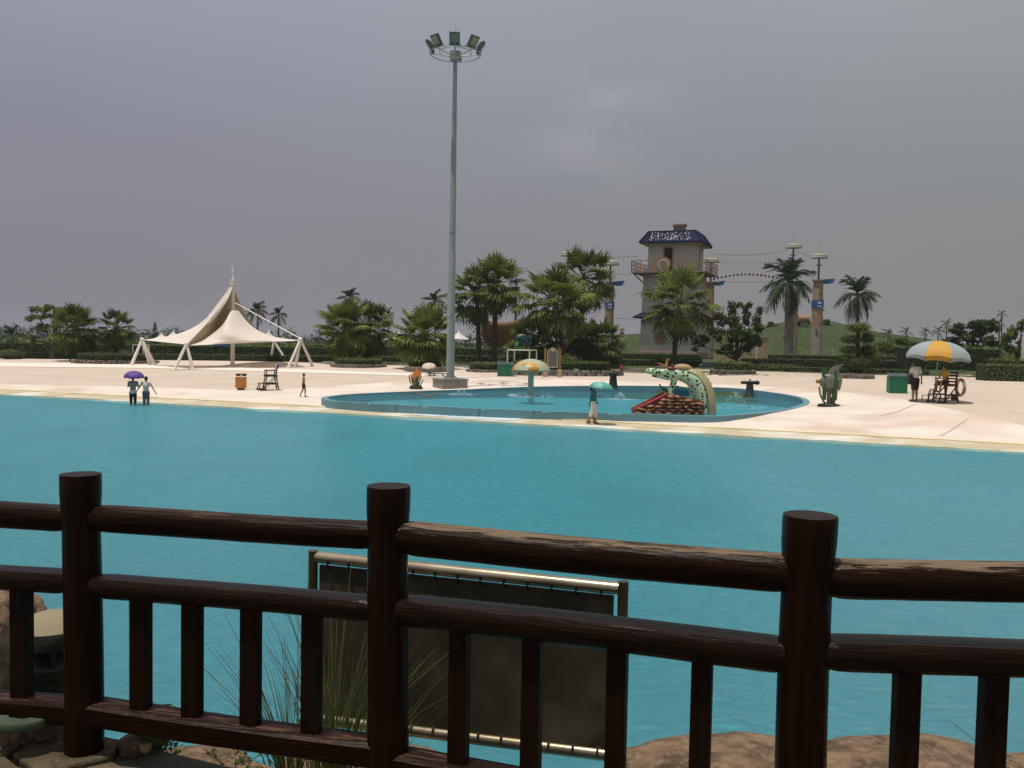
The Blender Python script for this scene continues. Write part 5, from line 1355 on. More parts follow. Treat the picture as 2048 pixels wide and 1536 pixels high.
# standing man
b = ong(1829, 803); k = b.y/F; Hm = 82*k
person('man in a white shirt and dark shorts standing beside the green bin, seen from behind', b, Hm, R(110), dict(hd=(.03, .02, .925), kl=(.0, .056, .285), er=(-.02, -.17, .64), wr=(.0, -.19, .50), el=(.04, .15, .66), wl=(.13, .10, .66)),
       [('shirt', m_wht, ['torso', ('ual', .6), ('uar', .6)], .014), ('shorts', cloth('darkbrown', (.03, .018, .014)), ['hips', ('thl', .85), ('thr', .85)], .014), ('belt_pouch', cloth('khaki', (.24, .18, .12)), [], .01) if False else ('sandals', m_black, ['sole'], .004)], 'short', 'people at the pool')
root = thing('shoulder_bag', 'dark bag hanging at the left side of the man in the white shirt', 'bag', b+Vector((-.26, -.02, .92*Hm/1.75))); MB().box((0, 0, 0), (.16, .28, .42)).build('bag_body', m_black, root, bevel=.03); MB().tube([(0, -.1, .2), (.06, -.06, .42), (.14, 0, .50), (.16, .06, .42)], .015, 5).build('strap', m_black, root)

# ------------------------------------------------------------------ lifeguard chairs
def guard_chair(label, b, s, rz, m, slats=4):
    root = thing('lifeguard_chair', label, 'chair', b, rz, 'wooden lifeguard chairs'); root.scale = (s, s, s)
    hs = .80
    for sy in (-1, 1):
        MB().tube([(-.38, sy*.36, 0), (-.24, sy*.32, hs)], .042, 4, ang=PI/4).build('leg', m, root)
        MB().tube([(.40, sy*.36, 0), (.26, sy*.32, hs)], .042, 4, ang=PI/4).build('leg', m, root)
        MB().tube([(.24, sy*.32, hs-.02), (.34, sy*.32, hs+.62)], .04, 4, ang=PI/4).build('back_post', m, root)
        MB().box((0, sy*.34, hs), (.66, .05, .09)).build('side_rail', m, root); MB().box((0, sy*.37, .36), (.72, .05, .08)).build('side_rail', m, root)
        MB().box((-.01, sy*.34, hs+.30), (.62, .08, .045)).build('armrest', m, root)
        MB().tube([(-.26, sy*.33, hs), (-.27, sy*.33, hs+.29)], .032, 4, ang=PI/4).build('arm_post', m, root)
        MB().tube([(-.34, sy*.36, .10), (.26, sy*.34, hs-.08)], .028, 4, ang=PI/4).build('brace', m, root)
        MB().box((-.50, sy*.34, .04), (.5, .05, .07)).build('skid', m, root)
        MB().tube([(-.66, sy*.34, .03), (-.6, sy*.34, .36)], .035, 4, ang=PI/4).build('footrest_post', m, root)
    for i in range(5): MB().box((-.24+i*.12, 0, hs+.05), (.10, .62, .025)).build('seat_slat', m, root)
    for i in range(slats): z = .16+i*.42/(slats-1); MB().box((.265+z*.16, 0, hs+z), (.025, .62, .075)).build('back_slat', m, root)
    for i in range(4): MB().box((-.62+i*.12, 0, .385), (.10, .70, .025)).build('footrest_slat', m, root)
    for x in (-.37, .38): MB().box((x*.9, 0, .2), (.05, .7, .06)).build('cross_rail', m, root)
    return root
b = ong(541, 780); k = b.y/F
guard_chair('empty black lifeguard chair with a pale shirt on its back, beside the orange bin', b, 51*k/1.42, R(24), mat('black_wood', (.012, .010, .009), .6, (.025, .02, .015), 3))
ch_l = b
root = thing('draped_shirt', 'pale blue shirt draped over the back of the empty black lifeguard chair', 'shirt', b+Vector((.27, .10, 1.02)), R(24))
V = []; Fq = []
for j in range(9):
    for i in range(9):
        f = i/8; t = j/8; a = (t-.4)*2.2
        V.append((.05*math.cos(a*1.2)*(1 if t < .4 else 1)+(-.05 if t > .4 else .04)+.015*math.sin(f*9), (f-.5)*.5, .38-abs(t-.45)*.6+.02*math.sin(f*7+t*5)))
for j in range(8):
    for i in range(8): Fq.append((j*9+i, j*9+i+1, j*9+i+10, j*9+i+9))
link('cloth', rawmesh('cloth', V, Fq, cloth('paleblue', (.36, .42, .50)), True), root)
bg = ong(1890, 805); kg = bg.y/F; sg = 62*kg/1.42; RZ = R(18)
guard_chair('brown lifeguard chair occupied by the lifeguard under the striped umbrella', bg, sg, RZ, m_brownw)
hs = .83*sg
person('lifeguard in a yellow shirt and dark shorts sitting on the brown chair', (bg.x-.02, bg.y, bg.z+hs-.40*1.0), 1.62, RZ+PI, dict(pel=(-.02, 0, .32), ch=(.0, 0, .50), nk=(.025, 0, .61), hd=(.055, 0, .70), sl=(.015, .112, .585), sr=(.015, -.112, .585), hl=(.0, .055, .305), hr=(.0, -.055, .305), kl=(.22, .07, .31), kr=(.22, -.08, .30), al=(.24, .06, .075), ar=(.24, -.07, .07), tl=(.33, .06, .05), tr=(.33, -.07, .045), el=(.07, .15, .45), wl=(.19, .10, .37), er=(.07, -.15, .45), wr=(.19, -.09, .38)),
       [('shirt', cloth('yellow', (.55, .30, .03)), ['torso', ('ual', .7), ('uar', .7)], .012), ('shorts', cloth('maroon', (.05, .015, .012)), ['hips', ('thl', .85), ('thr', .85)], .012), ('sandals', m_black, ['sole'], .004)], 'short', 'people at the pool')
my = mat('yellow_nylon', (.66, .36, .045), .6, (.60, .32, .04), 2, transl=.2); mgr = mat('grey_nylon', (.36, .42, .43), .6, (.32, .38, .40), 2, transl=.2)
ku = kg; umbrella('large beach umbrella with yellow and grey panels shading the lifeguard', (at(1877, 716, bg.y).x, bg.y+.05, at(1877, 716, bg.y).z), 62*ku, 34*ku, [mgr, mgr, my, mgr], 8, (R(-6), R(1.5)), at(1877, 716, bg.y).z-bg.z+34*ku, 'umbrellas', pt=.022, rz=R(-47.5), scallop=.10, domep=.92)
# life ring on the chair back
root = thing('life_ring', 'white and orange life ring hung behind the brown lifeguard chair', 'life ring', (at(1921, 775, bg.y).x, bg.y, at(1921, 775, bg.y).z), RZ); 
mr_ = MB(); mo_ = MB()
for q in range(8):
    a0 = q*PI/4; P = [(0, math.cos(a0+t*PI/16)*.24, math.sin(a0+t*PI/16)*.36) for t in range(5)]
    MB().tube(P, .075, 8).build('ring_segment', m_whitep if q % 2 else mat('ring_orange', (.55, .2, .06), .5), root, True)
# small chair, bucket, green box
b = ong(1856, 802); root = thing('plastic_chair', 'small blue and white plastic chair left of the brown lifeguard chair', 'chair', b, R(-70)); s_ = 25*kg
mbc = mat('blue_chair', (.05, .10, .22), .5, (.08, .14, .28), 4)
for x in (-.17, .17):
    for y in (-.17, .17): MB().tube([(x*1.15, y*1.15, 0), (x, y, s_*.45)], .022, 5).build('leg', mbc, root)
MB().box((0, 0, s_*.47), (.38, .38, .03)).build('seat', m_whitep, root, bevel=.008)
MB().tube([(.17, -.17, s_*.45), (.20, -.17, s_*.8), (.21, -.10, s_*.98), (.21, .10, s_*.98), (.20, .17, s_*.8), (.17, .17, s_*.45)], .02, 6).build('back_frame', mbc, root, True)
for y in (-.07, .07): MB().box((.20, y, s_*.73), (.02, .05, s_*.42)).build('back_slat', m_whitep, root)
b = ong(1908, 801); root = thing('bucket', 'reddish brown bucket under the brown lifeguard chair', 'bucket', b); MB().lathe([(.12, 0), (.16, .30), (.17, .31), (.15, .31), (.13, .05)], seg=16, cap=False).build('bucket_body', mat('red_plastic', (.28, .06, .03), .5), root, True); MB().tube([(-.16, 0, .3), (-.1, 0, .36), (.1, 0, .36), (.16, 0, .3)], .008, 4).build('handle', m_black, root)
def green_box(label, u, v, wpx, hpx, dep, rz, s_name='storage_box'):
    b = ong(u, v); k = b.y/F; root = thing(s_name, label, 'box', b+Vector((0, dep/2, 0)), rz, 'green storage boxes'); W_, H_ = wpx*k, hpx*k
    MB().box((0, 0, H_*.45), (W_, dep, H_*.9)).build('box_body', m_green, root, bevel=.015)
    for i in range(4): MB().box(((i-1.5)*W_*.25, -dep/2-.005, H_*.45), (.03, .03, H_*.86)).build('rib', m_green, root)
    l = MB(); l.add([(-W_/2-.03, -dep/2-.03, H_*.88), (W_/2+.03, -dep/2-.03, H_*.88), (W_/2+.03, dep/2, H_*1.02), (-W_/2-.03, dep/2, H_*1.02), (-W_/2-.03, -dep/2-.03, H_*.93), (W_/2+.03, -dep/2-.03, H_*.93), (W_/2+.03, dep/2, H_*1.08), (-W_/2-.03, dep/2, H_*1.08)], [(3, 2, 1, 0), (4, 5, 6, 7), (0, 1, 5, 4), (1, 2, 6, 5), (2, 3, 7, 6), (3, 0, 4, 7)])
    l.build('lid', m_lid, root); return root
green_box('green storage box with a grey lid behind the standing man', 1800, 787, 34, 37, .8, R(-12))
green_box('bright green storage box left of the mushroom fountain', 1011, 753, 33, 26, .9, 0)
b = ong(996, 736); MB().box((0, 0, .2), (.9, .5, .35)); 
root = thing('small_crate', 'small pale wire crate on the lid of the green box left of the mushroom', 'crate', (at(1004, 728, ong(1011, 753).y).x, ong(1011, 753).y+.5, at(1004, 728, ong(1011, 753).y).z)); mb = MB()
for z in (0, .18): 
    for x, y, dx, dy in ((0, -.2, .6, .03), (0, .2, .6, .03), (-.3, 0, .03, .4), (.3, 0, .03, .4)): mb.box((x, y, z), (dx, dy, .03))
for x in (-.3, .3):
    for y in (-.2, .2): mb.box((x, y, .09), (.03, .03, .18))
mb.build('wire_frame', m_graybase, root)
# litter bins
b = ong(482, 780); k = b.y/F; root = thing('litter_bin', 'orange wooden litter bin beside the black lifeguard chair', 'litter bin', b, R(8), 'litter bins'); s_ = k
for i in range(6): MB().box(((i-2.5)*3.5*s_, -5*s_, 15*s_), (3.3*s_, .03, 22*s_)).build('slat', m_orange, root)
MB().box((0, 0, 15*s_), (20*s_, 9.6*s_, 22*s_)).build('bin_body', m_orange, root); MB().box((0, 0, 2*s_), (13*s_, 8*s_, 4*s_)).build('foot', m_black, root)
MB().box((-4.5*s_, 0, 30*s_), (9*s_, 9*s_, 4*s_)).build('opening_panel', cloth('navyp', (.03, .05, .10)), root); MB().box((5.5*s_, 0, 30*s_), (9*s_, 9*s_, 4*s_)).build('opening_panel', m_black, root); MB().box((0, 0, 32.3*s_), (21.5*s_, 11*s_, 1*s_)).build('bin_roof', m_black, root); MB().box((1*s_, -4.7*s_, 28*s_), (3.6*s_, .05, 6*s_)).build('label_plate', m_whitep, root)
b = ong(2013, 753); k = b.y/F; root = thing('litter_bin', 'low brown litter bin with bottles standing on top, at the right', 'litter bin', b, R(-4), 'litter bins')
MB().box((0, 0, 10*k), (22*k, 14*k, 13*k), taper=.93).build('bin_body', mat('brown_plastic', (.16, .07, .04), .7), root, bevel=.02); MB().box((0, 0, 2*k), (31*k, 18*k, 4*k), taper=.8).build('foot', m_black, root)
for i in range(3): MB().box(((i-1)*7*k, -7*k, 10*k), (6*k, .04, 11*k)).build('slat', mat('brown_plastic2', (.18, .08, .045), .7), root)
for x, m_, lab in ((-5, m_whitep, 'white bottle standing on the low brown bin'), (1, mat('red_cap', (.12, .03, .02), .5), 'dark red bottle standing on the low brown bin'), (8, cloth('slate', (.18, .22, .27)), 'slate blue bottle standing on the low brown bin')):
    r2 = thing('bottle', lab, 'bottle', b+Vector((x*k, 0, 16.5*k)), 0, 'bottles on the brown bin'); MB().lathe([(1.9*k, 0), (1.9*k, 4.2*k), (.8*k, 5.4*k)], seg=10).build('bottle_body', m_, r2, True); MB().lathe([(.85*k, 5.4*k), (.85*k, 6.3*k)], seg=8).build('cap', m_black, r2)
# notice board
b = ong(1120, 754); k = b.y/F; root = thing('notice_board', 'arched grey notice board between two yellow posts', 'notice board', b, 0)
for x in (-30, -1.0): 
    MB().tube([(x*k, 0, 0), (x*k, 0, 57*k)], 2.3*k, 10).build('post', mat('yellow_post', (.28, .17, .05), .7, (.2, .12, .04), 2), root, True)
    MB().box((x*k, 0, 7.5*k), (9*k, 9*k, 15*k)).build('stone_foot', m_cream, root, bevel=.02)
pts = [(-25.5*k, 19*k), (-5.5*k, 19*k), (-5.5*k, 50*k), (-8*k, 54*k), (-12*k, 56*k), (-15.5*k, 58.5*k), (-19*k, 56*k), (-23*k, 54*k), (-25.5*k, 50*k)]
MB().prism(pts, -.06, .06).build('board_panel', mat('grey_notice', (.20, .19, .16), .7, (.17, .16, .14), 4), root)
mb = MB(); c_ = -15.5*k
for i in range(9): mb.box((c_, -.075, (24+i*2.8)*k), (rnd.uniform(11, 14)*k, .01, .9*k))
mb.build('lettering', mat('faint_letters', (.13, .12, .11), .8), root)
MB().tube([(x, -.07, z) for x, z in pts+[pts[0]]], .035, 6).build('board_trim', mat('pale_trim', (.38, .38, .28), .6), root, True)
MB().lathe([(3*k, -.03), (3*k, .03)], seg=16).build('crest', mat('pale_crest', (.42, .40, .30), .7), root, loc=(c_, -.08, 53*k), rot=(PI/2, 0, 0))
# white pipe frame and the green figure
b = ong(1046, 742)+Vector((0, 2.0, 0)); k = b.y/F; root = thing('pipe_frame', 'white pipe frame standing behind the mushroom fountain', 'frame', b)
for x, y in ((-31, 0), (-17, 1.2), (13, 0), (28, 1.2)): MB().tube([(x*k, y, 0), (x*k, y, 40*k)], .05, 6).build('upright', m_whitep, root)
for a, c in (((-31*k, 0, 40*k), (13*k, 0, 40*k)), ((13*k, 0, 40*k), (28*k, 1.2, 40*k)), ((-31*k, 0, 40*k), (-17*k, 1.2, 40*k)), ((-17*k, 1.2, 40*k), (28*k, 1.2, 40*k))): MB().tube([a, c], .045, 6).build('top_bar', m_whitep, root)
b = b+Vector((0, 2.6, 0)); b.z = gz(b.x, b.y); k = b.y/F
root = thing('sea_creature_figure', 'dark green coiled sea creature figure on a post behind the pipe frame', 'figure', b)
zc = at(1041, 687, b.y).z-b.z; mgf = mat('figure_green', (.012, .10, .07), .45, (.02, .16, .12), 3)
MB().tube([(-.1, 0, 0), (-.1, 0, zc)], .12, 8).build('post', m_black, root)
P = [(.42*math.cos(a)*(1-a/16)-.15, .14*math.sin(a*1.3), zc-.25+.42*math.sin(a)*(1-a/16)) for a in [i*.35 for i in range(24)]]
MB().tube(P, [lerp(.26, .08, i/23) for i in range(24)], 10).build('coiled_body', mgf, root, True)
MB().ell((.2, -.1, zc+.45), (.42, .3, .26), 12, 8).ell((-.25, -.1, zc+.52), (.3, .22, .16), 12, 8).build('head', mgf, root, True); MB().ell((-.05, -.12, zc+.68), (.42, .2, .08), 12, 6).build('pale_crest', mat('pale_mint', (.35, .45, .4), .6), root, True)
MB().prism([(.4, zc+.4), (.75, zc+.1), (.62, zc-.4), (.35, zc-.1)], -.06, .06).build('fin', mgf, root)
# items on the planter
b = ong(1152, 752); r2 = thing('carrier_bag', 'pale blue bag lying on the planter kerb', 'bag', (b.x, b.y+.35, at(1152, 742, b.y).z)); MB().ell((0, 0, .07), (.2, .14, .1), 12, 8, jit=.3, sc=4).build('bag_body', cloth('pb', (.42, .48, .58)), r2, True); MB().tube([(.12, 0, .12), (.2, 0, .2), (.24, 0, .1)], .014, 4).build('handle', m_wht, r2)
b = ong(1244, 751); 
person('small child in red crouching at the right end of the long planter', b+Vector((0, .1, .18)), .95, R(200), dict(pel=(0, 0, .25), ch=(.03, 0, .42), nk=(.05, 0, .52), hd=(.07, 0, .62), sl=(.04, .10, .50), sr=(.04, -.10, .50), hl=(0, .05, .24), hr=(0, -.05, .24), kl=(.18, .06, .27), kr=(.18, -.06, .27), al=(.13, .06, .04), ar=(.13, -.06, .04), tl=(.2, .06, .02), tr=(.2, -.06, .02), el=(.12, .12, .38), wl=(.2, .06, .32), er=(.12, -.12, .38), wr=(.2, -.06, .32)),
       [('top', cloth('red', (.45, .03, .02)), ['torso', ('ual', .7), ('uar', .7)], .014), ('shorts', m_jean, ['hips', ('thl', .9), ('thr', .9)], .01)], 'short', 'people at the pool')
# tilted white parasol and lounger behind the flower
b = ong(859, 752); k = b.y/F
umbrella('small tilted white parasol behind the orange flower sculpture', (at(858, 733, b.y).x, b.y, at(858, 733, b.y).z), 14*k, 5.5*k, [cloth('cream', (.62, .52, .44))], 8, (R(22), 0), .9, 'umbrellas', cat='parasol', pt=.015, scallop=0)
root = thing('grey_lounger', 'low grey lounger beside the white parasol behind the mast plinth', 'lounger', ong(868, 753)); k = ong(868, 753).y/F
MB().box((6*k, 0, 6*k), (34*k, .6, .05)).tube([(-14*k, 0, 5*k), (2*k, 0, 11*k), (16*k, 0, 11*k)], .05, 6).build('bed', m_lid, root)
for x in (-8, 0, 18): MB().box((x*k, 0, 3*k), (.06, .5, 6*k)).build('leg', m_black, root)

# ------------------------------------------------------------------ sculptures
# flower with orange bloom
b = ong(832, 778); k = b.y/F; root = thing('flower_sculpture', 'sculpture of an orange bloom between dark green leaves at the pool edge', 'sculpture', b)
mgl = mat('painted_green', (.018, .065, .014), .5, (.03, .085, .02), 2); mdk = mat('painted_dark', (.012, .02, .010), .5, (.02, .03, .015), 3); mor = mat('painted_orange', (.62, .16, .025), .5, (.60, .25, .10), 1.5); mpg = mat('painted_sage', (.22, .28, .20), .6, (.3, .3, .2), 2)
MB().ell((0, 0, .08), (13*k, 9*k, 5*k), 16, 8, jit=.3, sc=3).build('rock_base', mdk, root, True)
def petal(name, m, pts, w_, th, y=0.0):
    P = [Vector((x*k, y+yy*k, z*k)) for x, yy, z in pts]; n = len(P); V = []; Fq = []
    rad = [w_*k*math.sin(PI*(.12+.80*i/(n-1)))**.8 for i in range(n)]
    return MB().tube(P, rad, 10, squash=(1, th)).build(name, m, root, True)
petal('leaf', mgl, [(0, 0, 3), (-5, 0, 10), (-8, 0, 18), (-9, 0, 24)], 5, .45); petal('leaf', mgl, [(0, 0, 3), (3, -2, 10), (4, -2, 18), (3, 0, 26)], 7, .4, -.05)
petal('leaf', mpg, [(3, 0, 12), (7, -1, 18), (9, -1, 24), (9, 0, 29)], 5.5, .4, -.1); petal('leaf', mdk, [(-6, 0, 4), (-12, 0, 14), (-14, 0, 24), (-13, 0, 30)], 2.5, .5); petal('leaf', mdk, [(5, 0, 3), (10, 0, 10), (13, 0, 17), (14, 0, 20)], 2.5, .5)
for dx, tz, m_ in ((-4, 36, mor), (2, 41, mor), (8, 37, mor), (-7, 28, mat('painted_peach', (.62, .38, .24), .6))): petal('petal', m_, [(dx*.3, 1, 12), (dx*.8, 0, 20), (dx*1.0, 0, 29), (dx*.9+1, 0, tz)], 5, .5)
# angel fish
b = ong(1657, 813); k = b.y/F; root = thing('fish_sculpture', 'upright striped green and grey angel fish sculpture at the right end of the pool', 'sculpture', b)
msi = mat('painted_silver', (.20, .19, .165), .5, (.10, .115, .10), 3)
def X(u): return (u-1657)*k
def Z(v): return (813-v)*k
MB().ell((0, 0, .05), (22*k, 12*k, 5*k), 16, 8, jit=.3, sc=3).build('rock_base', mdk, root, True)
fishp = [(1636, 762), (1641, 755), (1648, 748), (1658, 746), (1667, 748), (1672, 756), (1672, 768), (1668, 776), (1662, 782), (1652, 783), (1644, 778), (1638, 770)]
mb = MB()
cx, cz = X(1655), Z(764)
V = []; Fq = []; n = len(fishp)
rings_ = [(1.0, .02), (.85, .75), (.55, 1.1), (.2, 1.3)]
for sd in (-1, 1):
    o = len(V)
    for s_, th in rings_:
        for u, v in fishp: V.append((cx+(X(u)-cx)*s_, sd*th*4.2*k, cz+(Z(v)-cz)*s_))
    V.append((cx, sd*1.35*4.2*k, cz))
    for r__ in range(3):
        for i in range(n): Fq.append((o+r__*n+i, o+r__*n+(i+1) % n, o+(r__+1)*n+(i+1) % n, o+(r__+1)*n+i))
    for i in range(n): Fq.append((o+3*n+i, o+3*n+(i+1) % n, o+4*n))
bd = MB().add(V, Fq).build('fish_body', msi, root, True)
for u0_, wd, va, vb in ((1647, 5, 740, 800), (1668, 6, 742, 800)):
    MB().tube([(X(u0_), 0, Z(va)), (X(u0_+1), 0, Z(764)), (X(u0_+1), 0, Z(vb))], [wd*.6*k, wd*k, wd*.7*k], 12, squash=(1, 1.05)).build('green_stripe', mgl, root, True)
MB().tube([(X(1657), -.05, Z(775)), (X(1657), 0, Z(808))], [5*k, 4*k], 10, squash=(1, .8)).build('belly', mat('painted_brown', (.12, .09, .07), .6), root, True)
MB().prism([(X(1650), Z(750)), (X(1658), Z(738)), (X(1668), Z(731)), (X(1685), Z(727)), (X(1676), Z(736)), (X(1674), Z(750)), (X(1664), Z(752))], -.035, .035).build('dorsal_fin', msi, root, bevel=.01)
MB().prism([(X(1643), Z(756)), (X(1641), Z(744)), (X(1645), Z(737)), (X(1652), Z(738)), (X(1652), Z(752))], -.04, .04).build('head_fin', mgl, root, bevel=.01)
MB().prism([(X(1667), Z(764)), (X(1675), Z(758)), (X(1682), Z(752)), (X(1682), Z(766)), (X(1678), Z(782)), (X(1672), Z(774))], -.035, .035).build('tail_fin', msi, root, bevel=.01)
MB().ell((X(1634), 0, Z(763)), (4.5*k, 4*k, 4.5*k), 12, 8).build('orange_mouth', mat('painted_orange2', (.42, .15, .04), .5), root, True)
MB().tube([(X(1637), 0, Z(774)), (X(1640), 0, Z(790)), (X(1646), 0, Z(802)), (X(1652), 0, Z(808))], [2*k, 2.2*k, 2*k, 2*k], 8).build('ventral_fin', msi, root, True)
MB().tube([(X(1664), 0, Z(776)), (X(1668), 0, Z(790)), (X(1664), 0, Z(808))], [4*k, 5*k, 5*k], 10, squash=(1, .7)).build('weed_support', mgl, root, True)
MB().box((X(1649), -.22, Z(749.5)), (9*k, .04, 2*k)).build('pale_mark', m_whitep, root)
# water cannons
def cannon(label, u, v, hpx, long, group='water cannons'):
    b = ong(u, v); k = b.y/F; root = thing('water_cannon', label, 'water cannon', b, 0, group); mc = mat('cannon_grey', (.012, .020, .022), .6, (.02, .03, .03), 2)
    MB().lathe([(11*k, 0), (10.5*k, .06), (9*k, .1), (6.5*k, hpx*.78*k), (6.5*k, hpx*.8*k)], seg=20).build('pedestal', mc, root, True)
    if long:
        MB().tube([(-18*k, 0, (hpx-4)*k), (-17*k, 0, (hpx-4)*k), (14*k, 0, (hpx-4)*k), (19*k, 0, (hpx-4)*k)], [2.6*k, 3.2*k, 3.6*k, 2.6*k], 14).build('barrel', m_black, root, True)
        MB().tube([(12*k, 0, (hpx-4)*k), (17*k, 0, (hpx-4)*k)], 4.2*k, 14).build('barrel_collar', m_black, root, True)
    else:
        MB().lathe([(6.5*k, 0), (9*k, 1.5*k), (9*k, 5*k), (7*k, 6*k)], (0, 0, hpx*.8*k), 16).build('turret', mc, root, True)
        for sx in (-1, 1): MB().tube([(sx*7*k, -2*k, (hpx-5)*k), (sx*10*k, -3*k, (hpx-4)*k)], 2.4*k, 10).build('nozzle', m_black, root, True)
    MB().lathe([(1.5*k, 0), (1.5*k, 3*k), (2*k, 3*k), (.3*k, 4*k)], (0, 0, (hpx-.5)*k), 8).build('knob', m_black, root, True)
cannon('dark water cannon with a horizontal barrel on a tapered pedestal, right of the dragon', 1499, 794, 33, True)
cannon('dark water cannon pedestal just right of the green umbrella', 1226, 779, 35, False)
# mushroom fountain in the splash pool
b = onz(1061, 793, ZW); k = b.y/F; root = thing('mushroom_fountain', 'pale green mushroom fountain with orange patches standing in the splash pool', 'fountain', b)
mcap = mat('mushroom_cap', (.40, .42, .28), .35, (.36, .37, .24), .8, col3=(.55, .28, .06), scale3=.9, c3r=(.53, .56)); mst = mat('mushroom_stem', (.30, .38, .32), .4, (.36, .42, .34), .8, stretch=(3, 3, .3))
zr = at(1061, 741, b.y).z-b.z; R_ = 38*k
MB().lathe([(7*k, -.3), (6.2*k, .2), (5.6*k, zr)], seg=20).build('stem', mst, root, True)
MB().lathe([(5*k, zr+.06), (R_*.7, zr+.02), (R_*.97, zr-.02), (R_, zr+.03), (R_*.93, zr+8*k), (R_*.75, zr+15*k), (R_*.5, zr+20*k), (R_*.2, zr+23*k), (.02, zr+23.5*k)], seg=32).build('cap', mcap, root, True)
for a, z, s_ in ((-1.75, 9, .42), (-1.2, 13, .3), (-1.9, 16, .25), (-.7, 8, .22), (-2.6, 10, .28), (-1.45, 4, .3)):
    rr = R_*(.97-.0022*z*z)*1.0; MB().ell((math.cos(a)*rr*.985, math.sin(a)*rr*.985, zr+z*k), (s_, .09, s_*.62), 12, 6, Matrix.Rotation(a+PI/2, 3, 'Z') @ Matrix.Rotation(R(-z*3.2), 3, 'X')).build('orange_patch', mat('patch_orange', (.58, .30, .04), .5, (.50, .24, .06), 3), root, True)
# falling water rim sheet and splash ring
m_spray = bpy.data.materials.new('water_spray'); m_spray.use_nodes = True; _b = m_spray.node_tree.nodes['Principled BSDF']; _b.inputs['Base Color'].default_value = (.75, .82, .86, 1); _b.inputs['Roughness'].default_value = .3; _b.inputs['Alpha'].default_value = .30
mb = MB()
for i in range(150):
    a = rnd.uniform(0, 2*PI); rr = R_*rnd.uniform(1.0, 1.04); z0 = rnd.uniform(0, zr); l_ = rnd.uniform(.06, .22)
    mb.tube([(math.cos(a)*rr, math.sin(a)*rr, z0), (math.cos(a)*rr*1.005, math.sin(a)*rr*1.005, z0+l_)], .006, 3)
stuff(mb.build('falling_water', m_spray, root))
mb = MB()
for i in range(420):
    a = rnd.uniform(0, 2*PI); rr = R_*rnd.gauss(1.03, .10); mb.ell((math.cos(a)*rr, math.sin(a)*rr, abs(rnd.gauss(0, .05))), rnd.uniform(.012, .035), 5, 4)
stuff(mb.build('splash_foam', m_spray, root))
# little ground jets
for (u, v, s_, lab) in ((1470, 815, 1, 'small water jet splashing at the right end of the pool'), (922, 789, .5, 'faint ripple jet near the mast'), (1240, 799, .5, 'faint ripple jet between the mushroom and the dragon')):
    p = onz(u, v, ZW); root = thing('water_jet', lab, 'water jet', p, 0, 'water jets of the splash pool'); mb = MB()
    for i in range(160):
        a = rnd.uniform(0, 2*PI); t = rnd.random(); rr = .55*t*s_+.02; z = .75*s_*(1-(t*1.0)**2)*rnd.uniform(.7, 1); mb.ell((math.cos(a)*rr, math.sin(a)*rr, max(.01, z)), rnd.uniform(.008, .022), 5, 4)
    for i in range(120): a = rnd.uniform(0, 2*PI); rr = rnd.gauss(.6, .15)*s_*1.3; mb.ell((math.cos(a)*rr*1.5, math.sin(a)*rr, .01), rnd.uniform(.012, .03), 5, 4)
    stuff(mb.build('droplets', m_spray, root))
# dark floating drift near the flower
root = thing('floating_debris', 'brownish leaves floating on the splash pool below the flower sculpture', 'leaves', onz(840, 788, ZW)); o_ = onz(840, 788, ZW); 
for (u, v) in ((815, 786), (822, 787), (840, 785), (846, 790), (855, 792), (868, 789), (876, 787), (835, 787)):
    p = onz(u, v, ZW+.02)-o_; MB().ell(tuple(p), (rnd.uniform(.1, .24), .12, .03), 8, 4, jit=.5, sc=3).build('leaf', mat('drift_brown', (.20, .12, .06), .8, (.12, .1, .05), 4), root)

# dragon, slide and rock ramp
b = onz(1400, 826, ZW); k = b.y/F; 
def D(u, v, dy=0.0): return Vector(((u-1400)*k, dy, (826-v)*k))
root = thing('dragon_sculpture', 'arched black-spotted pale green dragon with its snout pointing left, in the splash pool', 'sculpture', b)
m_drg = bpy.data.materials.new('spotted_skin'); m_drg.use_nodes = True; nt = m_drg.node_tree; n_ = nt.nodes; l_ = nt.links; pb_ = n_['Principled BSDF']; pb_.inputs['Roughness'].default_value = .4
tcn = n_.new('ShaderNodeTexCoord'); vo = n_.new('ShaderNodeTexVoronoi'); vo.inputs['Scale'].default_value = 6.2; vo.inputs['Randomness'].default_value = .75; l_.new(tcn.outputs['Object'], vo.inputs[0])
nz_ = n_.new('ShaderNodeTexNoise'); nz_.inputs['Scale'].default_value = 12; l_.new(tcn.outputs['Object'], nz_.inputs[0]); ma_ = n_.new('ShaderNodeMath'); ma_.operation = 'MULTIPLY_ADD'; l_.new(nz_.outputs[0], ma_.inputs[0]); ma_.inputs[1].default_value = .25; l_.new(vo.outputs[0], ma_.inputs[2])
rp_ = n_.new('ShaderNodeMapRange'); rp_.inputs[1].default_value = .47; rp_.inputs[2].default_value = .50; l_.new(ma_.outputs[0], rp_.inputs[0]); mx_ = n_.new('ShaderNodeMixRGB'); mx_.inputs[1].default_value = (.012, .022, .02, 1); mx_.inputs[2].default_value = (.50, .66, .42, 1); l_.new(rp_.outputs[0], mx_.inputs[0]); l_.new(mx_.outputs[0], pb_.inputs['Base Color'])
path = [(1298, 744, .0), (1312, 745, 0), (1326, 747, 0), (1342, 748, 0), (1358, 749, 0), (1373, 753, 0), (1386, 761, 0), (1395, 775, 0), (1400, 792, 0), (1403, 810, 0), (1406, 830, 0)]
rad = [6.5, 6, 8, 11, 13, 15, 16, 16, 15, 14, 13]
P = rs([D(u, v, y) for u, v, y in path], 40); rr = [interp(i/40*10, list(enumerate(rad)))*k for i in range(41)]
bdm = MB().tube(P, rr, 18); 
